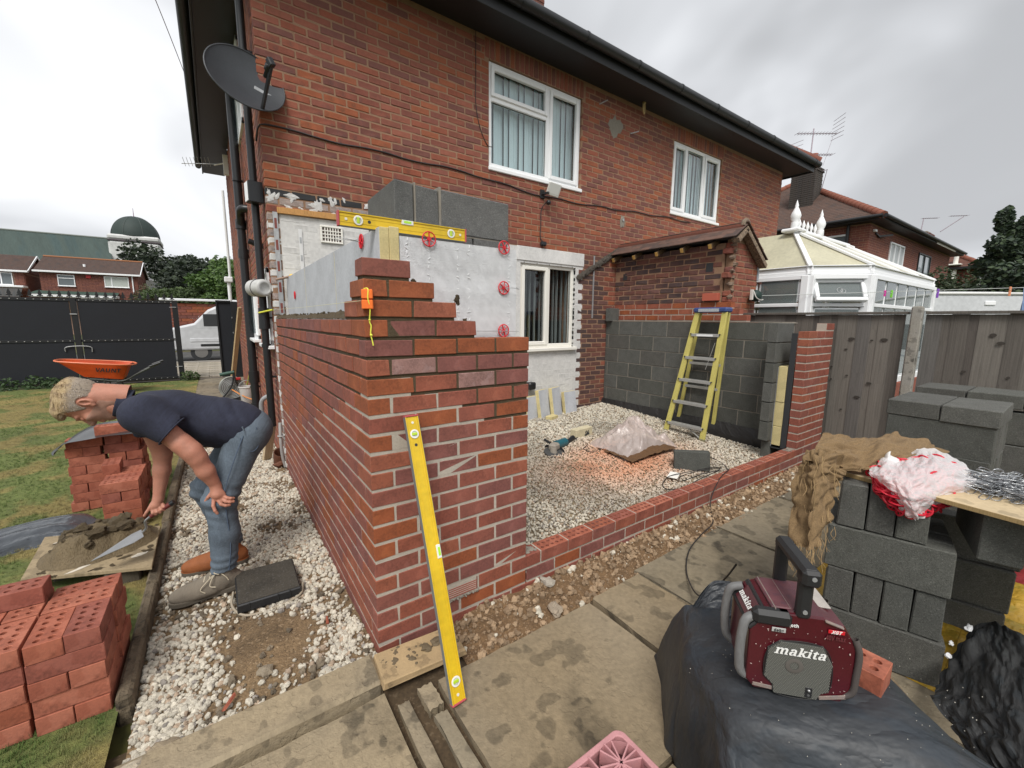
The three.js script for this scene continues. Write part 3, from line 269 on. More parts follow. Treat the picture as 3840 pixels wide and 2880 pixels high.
// ---------- pipes and fittings on the house
{
  const pipe = (name, label, parts) => { const t = thing(name, label, 'pipe'); for (const [n, g, m] of parts) obj(n, g, m ?? K.blackPvc, t); return t; };
  pipe('soil_pipe', 'wide black soil pipe with an elbow joint running up the gable wall', [['pipe', rod([-.085, 0, -5.75], [-.085, 5.6, -5.85], .056, .056, 16)], ['collar', [rod([-.085, 2.92, -5.8], [-.085, 3.05, -5.8], .07, .07, 16), rod([-.085, 2.5, -5.8], [-.085, 2.62, -5.8], .068, .068, 16), rod([-.085, .62, -5.77], [-.085, .8, -5.77], .07, .07, 16), rod([-.085, .2, -5.76], [-.085, .3, -5.76], .07, .07, 16)]], ['elbow', tube([[-.085, 2.98, -5.78], [-.085, 3.1, -5.7], [-.07, 3.16, -5.55], [.05, 3.16, -5.5]], .055, 16, 12)], ...[3.6, 2.62, 1.0, .55].map((y) => ['bracket', [rod([-.085, y - .012, -5.8], [-.085, y + .012, -5.8], .064, .064, 14), bx(-.03, .0, y - .012, y + .012, -5.83, -5.77)]])]);
  pipe('rainwater_pipe', 'narrower black downpipe at the near corner of the house wall', [['pipe', rod([-.085, .43, -3.38], [-.085, 5.5, -3.4], .036, .036, 14)], ['collar', [rod([-.085, 1.9, -3.39], [-.085, 2.0, -3.39], .046, .046, 14), rod([-.085, 1.5, -3.39], [-.085, 1.72, -3.39], .055, .05, 14), rod([-.085, 1.3, -3.39], [-.085, 1.34, -3.39], .044, .044, 14)]], ...[4.2, 1.98, 1.62, .98].map((y) => ['bracket', [rod([-.085, y - .012, -3.39], [-.085, y + .012, -3.39], .043, .043, 14), bx(-.05, .005, y - .01, y + .01, -3.41, -3.37)]])]);
  const bb = thing('junction_box', 'black square box with a pale side strapped to the near downpipe', 'junction box', [-.09, 2.86, -3.3]); obj('body', cb(.13, .2, .13, .006), K.blackPvc, bb, [0, 0, 0], [0, .15, 0]); obj('side_panel', cb(.006, .18, .11, .002), K.whitePvc, bb, [-.07, 0, -.0], [0, .15, 0]);
  const fl = thing('boiler_flue', 'short round white boiler flue sticking out beside the downpipe', 'flue', [-.12, 1.92, -3.28], R(25)); obj('sleeve', mv(lathe([[.001, -.12], [.072, -.12], [.085, -.1], [.088, .08], [.08, .11], [.05, .115], [.048, .095], [.001, .095]], 28), 0, 0, 0, PI / 2, 0, 0), mat([.62, .62, .6], { r: .5, map: 'mottle', s: .3 }), fl); obj('clip', mv(new THREE.TorusGeometry(.087, .005, 6, 28), 0, 0, .0), K.dark, fl); obj('bracket', bar([0, .02, -.06], [.16, .0, -.1], .03, .03), K.blackPvc, fl);
  const sp = thing('stub_pipe', 'black overflow stub pipe poking out of the gable between the pipes', 'pipe', [-.09, 2.42, -3.72]); obj('stub', rod([.12, -.03, 0], [-.06, .03, 0], .03, .03, 12), K.blackPvc, sp);
  const wp = thing('waste_pipe', 'grey waste pipe rising from the ground beside the black soil pipe', 'pipe'); obj('pipe', tube([[-.1, .02, -4.5], [-.1, .3, -4.5], [-.09, .55, -4.45], [0, .62, -4.4]], .028, 20, 10), mat([.3, .31, .32], { r: .5 }), wp);
  // satellite dish
  const d = thing('satellite_dish', 'dark grey oval satellite dish on the upper corner of the house', 'satellite dish', [-.1, 3.79, -3.02]); const dish = []; for (let j = 0; j <= 10; j++) { const r = j / 10, row = []; for (let i = 0; i <= 36; i++) { const a = i / 36 * PI * 2; row.push([Math.cos(a) * r * .345, Math.sin(a) * r * .29, -.075 * (1 - r * r)]); } dish.push(row); } const rim = []; for (let i = 0; i < 36; i++) rim.push([Math.cos(i / 36 * 2 * PI) * .345, Math.sin(i / 36 * 2 * PI) * .29, 0]);
  const dm = mat([.055, .06, .068], { r: .45, map: 'mottle', s: .6 }), q = new THREE.Group(); q.name = 'reflector'; const dd = obj('reflector', quadStrip(dish), dm, d); const rm = obj('rim', tube(rim, .007, 60, 6, true), dm, d); const arm = obj('arm', [bar([0, -.27, -.01], [.0, -.12, .36], .022, .03)], K.blackPvc, d), lnb = obj('lnb', [mv(lathe([[.001, 0], [.03, .0], [.03, .05], [.018, .06], [.018, .12], [.001, .12]], 14), 0, -.1, .34, -PI / 2 - .25), mv(cb(.05, .07, .05, .006), 0, -.1, .37)], K.blackPvc, d); { const n = V3(.319, .317, .886).normalize(), up = V3(-.2, .9, .2).addScaledVector(n, -V3(-.2, .9, .2).dot(n)).normalize(), m = new THREE.Matrix4().makeBasis(up.clone().cross(n), up, n); for (const k of [dd, rm, arm, lnb]) k.applyMatrix4(m); } obj('wall_bracket', [bar([.06, -.02, -.1], [.2, -.06, -.115], .03, .03), bx(.17, .25, -.16, -.02, -.13, -.118)], K.galv, d);
  // cable clipped along the wall
  const cb1 = []; for (let i = 0; i <= 30; i++) { const x = .01 + i * .24; cb1.push([x, 3.47 + .012 * Math.sin(i * 1.7) + (x > 2.2 ? -.07 * sstep(2.2, 3.4, x) + .12 * sstep(3.6, 7, x) : 0), HZ + .008]); } cb1.unshift([-.04, 3.36, -3.3], [-.02, 3.46, -3.17]); const cm = mat([.035, .025, .025], { r: .6 });
  const ct = thing('wall_cable', 'dark cable clipped across the brick wall below the upstairs windows', 'cable'); obj('cable', tube(cb1, .0085, 160, 6), cm, ct); const cl = cb(.02, .02, .014, .003); for (let i = 1; i < 28; i += 2) obj('clip', cl, cm, ct, [cb1[i + 2][0], cb1[i + 2][1], HZ + .012]);
  const dc = thing('wall_cable', 'thin dark cable dropping from the eaves to the left edge of the larger upstairs window', 'cable'); obj('cable', tube([[2.4, 5.15, HZ + .006], [2.4, 4.7, HZ + .006], [2.4, 4.3, HZ + .007], [2.46, 4.05, HZ + .007], [2.58, 3.86, HZ + .007], [2.64, 3.86, HZ + .01]], .005, 50, 6), cm, dc);
  const lamp = thing('floodlight', 'small white floodlight with its sensor on the brick wall under the big window', 'floodlight', [3.58, 3.42, HZ]); obj('lamp_head', cb(.2, .17, .04, .008), mat([.62, .62, .58], { r: .35 }), lamp, [.03, .05, .13], [R(24), R(-14), R(-4)]); obj('lens', cb(.17, .14, .006, .003), mat([.7, .71, .68], { r: .15 }), lamp, [.024, .058, .152], [R(24), R(-14), R(-4)]); obj('sensor', new THREE.SphereGeometry(.035, 16, 12), K.blackPvc, lamp, [-.02, -.12, .08]); obj('bracket', [bar([-.1, 0, .0], [-.05, 0, .12], .03), bx(-.12, -.04, -.06, .06, 0, .02)], K.blackPvc, lamp); obj('lead', tube([[-.05, -.12, .06], [-.09, -.2, .012], [-.1, -.4, .01], [-.1, -.62, .012], [-.07, -.66, .03]], .007, 30, 6), cm, lamp); obj('plug', cb(.1, .06, .05, .012), K.blackPvc, lamp, [-.06, -.69, .03]);
  const vent = thing('air_vent', 'square white plastic air grille in the painted part of the house wall', 'vent', [.59, 2.51, HZ + .004]); obj('frame', [bx(-.115, .115, .07, .09, 0, .016), bx(-.115, .115, -.09, -.07, 0, .016), bx(-.115, -.095, -.07, .07, 0, .016), bx(.095, .115, -.07, .07, 0, .016)], K.oldPvc, vent); obj('backing', bx(-.1, .1, -.075, .075, .001, .003, .0005), mat([.1, .07, .06], { r: .9 }), vent); for (let i = 1; i < 7; i++) obj('bar', bx(-.095 + i * .0271 - .005, -.095 + i * .0271 + .005, -.07, .07, .003, .012, .001), K.oldPvc, vent); for (let i = 1; i < 4; i++) obj('bar', bx(-.095, .095, -.07 + i * .035 - .005, -.07 + i * .035 + .005, .003, .013, .001), K.oldPvc, vent);
  const eye = thing('hanging_ring', 'rusty ring with a hook hanging from the black soffit above the wall', 'ring', [5.5, 5.06, HZ + .13]); obj('ring', mv(new THREE.TorusGeometry(.075, .014, 10, 24), 0, 0, 0, 0, .5), mat([.4, .3, .14], { r: .6 }), eye); obj('hook', bar([0, .07, 0], [0, .1, 0], .06, .03), mat([.4, .3, .14], { r: .6 }), eye);
  const j = thing('tap_plate', 'small grey cement patch with an old pipe end on the brick wall', 'patch', [5.25, 3.28, HZ + .004]); obj('plate', mv(rock(301, 1, .3), 0, 0, 0, 0, 0, 0, [.06, .1, .008]), MORTAR.grey, j); obj('pipe_end', rod([0, .02, 0], [0, .02, .02], .02), K.galv, j);
  const st = thing('wall_patch', 'grey cement patch with bent nails high on the brick wall under the gutter', 'patch', [4.95, 4.68, HZ + .002]); obj('cement', [mv(rock(311, 1, .4), 0, 0, 0, 0, 0, .5, [.15, .14, .006]), mv(rock(312, 1, .4), .14, .05, 0, 0, 0, .5, [.08, .1, .006])], MORTAR.grey, st); obj('nail', [bar([-.35, .24, 0], [-.26, .29, .09], .014), bar([.4, .0, 0], [.5, .03, .09], .014)], K.galv, st);
  const ss = thing('wall_starter', 'galvanised slotted wall starter strip screwed up the left edge of the painted wall', 'metal strip', [.06, 1.55, HZ + .012]); obj('strip', bx(-.022, .022, 0, 1.12, 0, .004, .001), K.galv, ss); for (let i = 0; i < 5; i++) obj('slot', bx(-.011, .011, .12 + i * .21, .22 + i * .21, .004, .006, .0005), mat([.2, .06, .05], { r: .9 }), ss);
  const s2 = thing('wall_starter', 'whitewashed metal starter strip on the painted wall left of the air grille', 'metal strip', [.28, 1.95, HZ + .006]); obj('strip', bx(-.018, .018, 0, .58, 0, .004, .001), mat([.66, .66, .66], { r: .6 }), s2); for (let i = 0; i < 3; i++) obj('slot', bx(-.009, .009, .08 + i * .18, .14 + i * .18, .004, .006, .0005), K.galv, s2);
  const s3 = thing('wall_starter', 'pair of thin galvanised profiles standing on the old brick wall right of the window', 'metal strip', [4.62, 1.66, HZ + .006]); obj('profile', [bx(-.03, -.018, 0, 1.0, 0, .012, .001), bx(-.012, .0, 0, 1.0, 0, .008, .001)], K.galv, s3);
  const tl = thing('timber_batten', 'orange brown timber batten fixed along the top of the painted wall', 'batten', [.1, 2.665, HZ + .015]); obj('batten', cb(.66, .06, .03, .003), mat([.6, .31, .1], { r: .75, map: 'wood', s: .3 }), tl, [.31, .03, 0], [0, 0, R(1)]);
  const fs = thing('cement_flashing', 'diagonal strip of old grey cement flashing on the wall left of the tiled outhouse', 'flashing'); const fz = []; for (let i = 0; i < 22; i++) { const t = i / 21; fz.push(mv(rock(330 + i, 1, .3), lerp(4.28, 5.3, t), lerp(2.3, 2.86, t), HZ + .01, 0, 0, .5, [.06, .05, .03])); } obj('cement', fz, mat([.26, .22, .18], { r: 1, map: 'rough', s: .2, bump: 'rough', bs: .1, bh: .01 }), fs);
  const ar = thing('tv_aerial', 'small pinkish television aerial bracketed to the far end of the gable', 'aerial'); obj('boom', rod([-.2, 4.86, -9.6], [-.82, 4.83, -9.9], .008), K.galv, ar); for (let i = 0; i < 8; i++) obj('rod', rod([-.32 - i * .062, 4.8 - i * .003, -9.66 - i * .03], [-.36 - i * .062, 4.93 - i * .003, -9.5 - i * .03], .004), K.galv, ar); obj('bracket', [rod([-.02, 4.9, -9.5], [-.26, 4.83, -9.62], .012), bx(-.1, 0, 4.65, 5.05, -9.6, -9.5)], K.oldPvc, ar);
  const ol = thing('overhead_line', 'thin overhead telephone line slanting across the sky to the eaves', 'cable'); obj('wire', tube([[-1.3, 6.9, -5.1], [-.85, 6.35, -7.2], [-.4, 5.8, -9.8]], .006, 30, 5), mat([.24, .18, .22], { r: .6 }), ol);
}
// ---------- the new extension: brickwork. Course k: top at cy(k)
const CH = .0871, CB = .0725, cy = (k) => .215 + (k - 2) * CH, WD = .1025;
const newMats = [...B.list, B.pale];
const pickNew = (r) => { const t = r(); return t < .06 ? 7 : t < .2 ? 5 : Math.floor(r() * 9); };
{
  const wall = thing('brick_wall', 'newly laid red brick corner pier with stepped top and long side wall running to the house', 'brick wall'), rr = rng(12), L = [], core = [], fresh = [];
  const add = (x0, x1, z0, z1, k, m) => { if (x1 - x0 < .02 || z1 - z0 < .02) return; L.push({ x: (x0 + x1) / 2 + (rr() - .5) * .002, y: cy(k) - CB / 2 + (rr() - .5) * .0015, z: (z0 + z1) / 2 + (rr() - .5) * .002, w: x1 - x0, h: CB, d: z1 - z0, m: m ?? pickNew(rr), ry: (rr() - .5) * .006 }); };
  const xEnd = { 18: .5525, 19: .44, 20: .3275, 21: .215 }, zEnd = { 19: .3275, 20: .215, 21: .1025 };
  for (let k = -1; k <= 21; k++) {
    const even = ((k % 2) + 2) % 2 === 0, xe = xEnd[k] ?? .89, ze = zEnd[k] ?? 3.145;
    const warm = k >= 4 ? (rr() < .75 ? 7 : 6) : pickNew(rr);
    if (even) { add(0, WD, -Math.min(.215, ze), 0, k, warm); for (let x = .1125; x < xe - .02; x += .225) { if (k <= 2 && x + .1 > .89) continue; if (k === 2 && Math.abs(x - .3375) < .01) continue; add(x, Math.min(x + .215, xe), -WD, 0, k, (k === 16 && Math.abs(x - .1125) < .01) ? 9 : (k === 10 || k === 12) && x + .2 > .89 ? 7 : undefined); } for (let z = .225; z < ze - .02; z += .225) add(0, WD, -Math.min(z + .215, ze), -z, k, k > 8 && rr() < .35 ? 6 : undefined); }
    else { for (let x = 0; x < xe - .02; x += .225) add(x, Math.min(x + .215, xe), -WD, 0, k, k === 15 && Math.abs(x - .45) < .01 ? 9 : undefined); for (let z = .1125; z < ze - .02; z += .225) add(0, WD, -Math.min(z + .215, ze), -z, k, k > 8 && rr() < .35 ? 6 : undefined); }
    // bed below the course and the uprights within it: pale where pointed, dark and raked where still green
    const y0 = cy(k) - CH - .0003, yb = cy(k) - CB + .0003, y1 = cy(k) - .001;
    const slab = (x0, x1, z0, z1, ya, yc, dark, in_) => { if (x1 - x0 < .004 || z1 - z0 < .004) return; (dark ? fresh : core).push(bx(x0 + (x0 < .001 ? in_ : 0), x1 - (Math.abs(x1 - xe) < .001 ? in_ : 0), ya, yc, z0, z1 - (z1 > -.001 ? in_ : 0), .0004)); };
    const fx = k > 15 ? 0 : k === 15 ? .2 : k === 14 ? .47 : k === 13 ? .6 : xe, fz = k > 15 ? 0 : k >= 9 ? Math.min(ze, .12 + (15 - k) * .3) : ze;
    const bed = (x0, x1, z0, z1, dark) => { slab(x0, x1, z0, z1, y0, yb, dark, dark ? .007 : .003); slab(x0 + .004, x1, z0, z1 - .002, yb, y1, dark, dark ? .006 : .0025); };
    if (fx > 0) bed(0, fx, -WD + .003, 0, false); if (fx < xe) bed(fx, xe, -WD + .003, 0, true);
    if (fz > WD) bed(0, WD - .003, -fz, -WD, false); if (fz < ze) bed(0, WD - .003, -ze, -Math.max(fz, WD), true);
  }
  pieces('brick', wall, L, newMats, 300, { c: .0028, jit: .0016, nv: 7 });
  obj('mortar', core, MORTAR.pale, wall); obj('fresh_mortar', fresh, MORTAR.fresh, wall);
  // rough bed of mortar spread along the side wall, with ridges left by the trowel
  const rows = [], nz = 150; for (let j = 0; j <= nz; j++) { const z = -.34 - j / nz * 2.8, r = []; for (let i = 0; i <= 10; i++) { const u = i / 10, h = .02 + .022 * F2(z * 13 + u * 2, u * 2.2, 61, 4) + .018 * Math.abs(Math.sin(z * 33 + 2 * N2(z * 8, 1))) * N2(z * 21, 3); r.push([lerp(.002, WD - .002, u) + .008 * (N2(z * 40, u * 9) - .5), cy(18) - .006 + h * Math.min(1, Math.sin(u * PI) * 2.2 + .28), z]); } rows.push(r); } obj('mortar_bed', quadStrip(rows), MORTAR.fresh, wall);
  const bits = []; for (let i = 0; i < 40; i++) bits.push(mv(rock(500 + i, 0, .4), .01 + .09 * rr(), cy(18) + .025 + .02 * rr(), -.36 - 2.7 * rr(), rr() * 6, rr() * 6, 0, .006 + .008 * rr())); for (const [x, y] of [[.46, cy(19)], [.45, cy(19) + .012], [.46, cy(19) + .025], [.5, cy(18)], [.235, cy(20)]]) bits.push(mv(rock(560 + Math.round(x * 100), 1, .4), x, y, -.02, 0, 1, 0, [.011, .013, .011])); obj('mortar_crumbs', bits, MORTAR.fresh, wall);
  { const a = new THREE.Group(); a.name = 'air_brick'; a.position.set(.445, cy(2) - CB / 2, -.05); wall.add(a); const am = mat([.3, .06, .035], { r: .6 }); for (let i = 0; i < 6; i++) obj('louvre', mv(cb(.213, .0075, .1, .002), 0, -.03 + i * .0118, .002, .35), am, a); obj('surround', [bx(-.108, -.103, -.036, .036, -.05, .051), bx(.103, .108, -.036, .036, -.05, .051), bx(-.105, .105, -.036, .036, -.05, .02)], mat([.14, .03, .02], { r: .8 }), a); const mb = []; for (let i = 0; i < 14; i++) mb.push(mv(rock(580 + i, 1, .4), -.1 + i * .016, -.045, .052, 0, i, 0, [.013, .007, .006])); obj('mortar_splash', mb, MORTAR.grey, a); }
}
{ // low front wall with its perforated top course
  const wall = thing('low_brick_wall', 'low run of new red brickwork with a perforated top course between the two piers', 'brick wall'), rr = rng(31), L = [], core = [], caps = B.loose.map((c, i) => [c, newMats[[0, 1, 3, 4, 8][i]]]); const X1 = 5.3;
  const add = (x0, x1, k, m, o = {}) => L.push({ x: (x0 + x1) / 2, y: cy(k) - CB / 2, z: -WD / 2 + (rr() - .5) * .003, w: x1 - x0, h: CB, d: WD, m: m ?? pickNew(rr), ry: (rr() - .5) * .006, ...o });
  for (let k = -1; k <= 2; k++) { const even = k === 0 || k === 2; for (let x = even ? .7875 : .9; x < X1 - .02; x += .225) { const e = Math.min(x + .215, X1); if (k === 2 && x > 1 && e < 4.66) add(x, e, k, 10 + Math.floor(rr() * 5), { geo: perf(.215, WD, CB, Math.floor(rr() * 5)) }); else if (e - x > .03) add(x, e, k); }
    const s = even ? .7875 : .9; core.push(bx(s, X1 - .003, cy(k) - CH - .0003, cy(k) - CB + .0003, -WD + .003, -.0035, .0004), ...[0].map(() => bx(s, X1 - .003, cy(k) - CB, cy(k) - .012, -WD + .006, -.006, .0004))); if (k === 2) core.pop(); for (let x = s + .215; x < X1; x += .225) core.push(bx(x, x + .01, cy(k) - CB, cy(k) - .001, -WD + .003, -.003, .0003)); }
  pieces('brick', wall, L, [...newMats, ...caps], 300, { c: .0028, jit: .0016, nv: 7 }); obj('mortar', core, MORTAR.pale, wall);
  const d = []; for (let i = 0; i < 12; i++) d.push(mv(rock(600 + i, 1, .35), .9 + .1 * rr(), cy(2) + .002, -.02 - .07 * rr(), 0, i, 0, [.016, .005, .014])); for (let i = 0; i < 10; i++) d.push(mv(rock(620 + i, 1, .35), 4.52 + .1 * rr(), cy(2) + .003, -.02 - .07 * rr(), 0, i, 0, [.02, .006, .016])); obj('mortar_dab', d, MORTAR.grey, wall);
}
{ // right pier
  const wall = thing('brick_pier', 'slim new red brick pier beside the wooden fence at the right of the opening', 'brick wall'), rr = rng(41), L = [], core = [], X0 = 4.64, X1 = 5.32; const add = (x0, x1, z0, z1, k) => { if (x1 - x0 > .025) L.push({ x: (x0 + x1) / 2, y: cy(k) - CB / 2, z: (z0 + z1) / 2, w: x1 - x0, h: CB, d: z1 - z0, m: [0, 3, 4, 0, 6, 3, 1, 4][Math.floor(rr() * 8)], ry: (rr() - .5) * .006 }); };
  for (let k = 3; k <= 18; k++) { const even = k % 2 === 0, s = k === 18 ? 5.09 : X0; if (k === 18) { add(5.1, X1, -WD, 0, k); } else { if (even) add(X0, X0 + WD, -WD, 0, k); for (let x = X0 + (even ? .1125 : 0); x < X1 - .02; x += .225) add(x, Math.min(x + .215, X1), -WD, 0, k); } core.push(bx(s + .003, X1 - .003, cy(k) - CH - .0003, cy(k) - CB + .0003, -WD + .003, -.003, .0004), bx(s + .005, X1 - .005, cy(k) - CB, cy(k) - .001, -WD + .004, -.004, .0004)); }
  // return of the outer leaf towards the house, stepped down at its near end
  for (let k = 0; k <= 21; k++) { const z0 = k <= 16 ? -.112 : [-.6, -.8, -.9, -1.0, -1.12][k - 17], even = k % 2; for (let z = z0; z > -3.12; z -= .225) L.push({ x: 5.13 + WD / 2 + .0, y: cy(k) - CB / 2 + .012, z: (z + Math.max(z - .215, -3.14)) / 2 - (even ? .0 : .0), w: WD, h: CB, d: z - Math.max(z - .215, -3.14), m: [3, 6, 7, 3][Math.floor(rr() * 4)] }); core.push(bx(5.134, 5.13 + WD - .004, cy(k) - CH + .012, cy(k) + .011, -3.14, z0 - .003, .0004)); }
  pieces('brick', wall, L, newMats, 300, { c: .0028, jit: .0016 }); obj('mortar', core, MORTAR.pale, wall);
  obj('damp_course', [bx(X0 - .002, X0 + .004, .2, 1.5, -.165, -.108, .0005), bx(X0 + .001, X0 + .3, .18, .19, -.3, -.1, .0005)], K.dark, wall);
  const perfM = mat([.42, .1, .06], { r: .8 }); obj('air_brick', mv(perf(.215, .075, .1, 1), 5.115, 1.955, -1.4, 0, PI / 2, PI / 2 * 0 + 0), perfM, wall).rotation.set(0, 0, 0);
}
// ---------- block inner leaves
const blockMats = [[.135, .138, .122], [.15, .152, .136], [.12, .123, .11], [.14, .136, .122], [.158, .16, .146]].map((c) => mat(c, { r: .95, map: 'block', s: .3, bump: 'block', bs: .3, bh: .005 })), greyBlock = [[.23, .23, .222], [.21, .211, .204], [.25, .249, .24]].map((c) => mat(c, { r: .96, map: 'block', s: .22, bump: 'block', bs: .16, bh: .009 }));
{
  const wall = thing('block_wall', 'inner wall of dark grey concrete blocks with pale joints behind the stepladder', 'block wall'), rr = rng(51), L = [], core = [], X = 4.95, Y0 = .27;
  for (let r = 0; r < 6; r++) { const ya = Y0 + r * .225, yb = ya + .213; let z = -.375; const first = r % 2 ? .215 : .44; let w = first; while (z > -3.12) { const e = Math.max(z - w, -3.14); if (z - e > .04) L.push({ x: X + .05, y: (ya + yb) / 2, z: (z + e) / 2, w: .1, h: .213, d: z - e, m: Math.floor(rr() * 5), ry: (rr() - .5) * .004 }); z = e - .012; w = .44; } core.push(bx(X + .005, X + .09, ya - .012, yb + .002, -3.14, -.3, .0005));
    L.push({ x: X - .105 - .1, y: (ya + yb) / 2, z: -.32, w: .41, h: .213, d: .1, m: Math.floor(rr() * 5) }); }
  L.push({ x: X - .19, y: .14, z: -.32, w: .24, h: .2, d: .1, m: 1 }, { x: X + .04, y: 1.62 + .1, z: -3.05, w: .22, h: .215, d: .1, m: 4 });
  core.push(bx(4.64, X + .09, 1.605, 1.616, -.365, -.275, .001), bx(X, X + .1, 1.612, 1.622, -3.1, -.3, .001), bx(4.645, X, Y0 - .2, 1.6, -.36, -.28, .0005)); pieces('block', wall, L, blockMats, 300, { c: .004, jit: .002 }); obj('mortar', core, MORTAR.grey, wall);
  const mem = []; for (let j = 0; j <= 60; j++) { const z = -.36 - j / 60 * 2.78, r = []; for (let i = 0; i <= 8; i++) { const u = i / 8; r.push([X - .012 - .035 * Math.sin(u * PI) - .03 * (1 - u) - .012 * N2(z * 5, u * 3, 4), .0 + u * .285 + .015 * N2(z * 3, 2, 9), z]); } mem.push(r); } obj('membrane', quadStrip(mem), mat([.017, .016, .016], { r: .55, bump: 'folds', bs: .7, bh: .02 }), wall);
}
{
  const wall = thing('block_wall', 'rough grey concrete blocks of the inner leaf rising above the white insulation board', 'block wall'), rr = rng(52), L = [], core = [], T = 2.285;
  for (let r = 0; r < 10; r++) { const yb = T - r * .225, ya = yb - .215; if (r === 0) { L.push({ x: .29, y: (ya + yb) / 2, z: -.47, w: .1, h: .215, d: .44, m: 1, v: 3 }, { x: .412, y: (ya + yb) / 2 - .004, z: -.3, w: .13, h: .208, d: .1, m: 0 }, { x: .705, y: (ya + yb) / 2 - .005, z: -.3, w: .43, h: .21, d: .1, m: 2 }); core.push(bx(.342, .35, ya, yb + .004, -.34, -.247, .001), bx(.477, .49, ya, yb + .006, -.34, -.247, .001)); }
    else { for (const [a, b] of r % 2 ? [[.24, .68], [.692, .92]] : [[.24, .46], [.472, .92]]) L.push({ x: (a + b) / 2, y: (ya + yb) / 2, z: -.3, w: b - a, h: .213, d: .1, m: Math.floor(rr() * 3) }); for (let z = -.362, i = 0; i < 3 && r > i; i++, z -= .452) L.push({ x: .29, y: (ya + yb) / 2, z: z - .22, w: .1, h: .213, d: .44, m: Math.floor(rr() * 3) }); core.push(bx(.245, .915, yb - .002, yb + .012, -.345, -.255, .001)); } }
  pieces('block', wall, L, greyBlock, 300, { c: .005, jit: .004 }); obj('mortar', core, MORTAR.grey, wall);
}
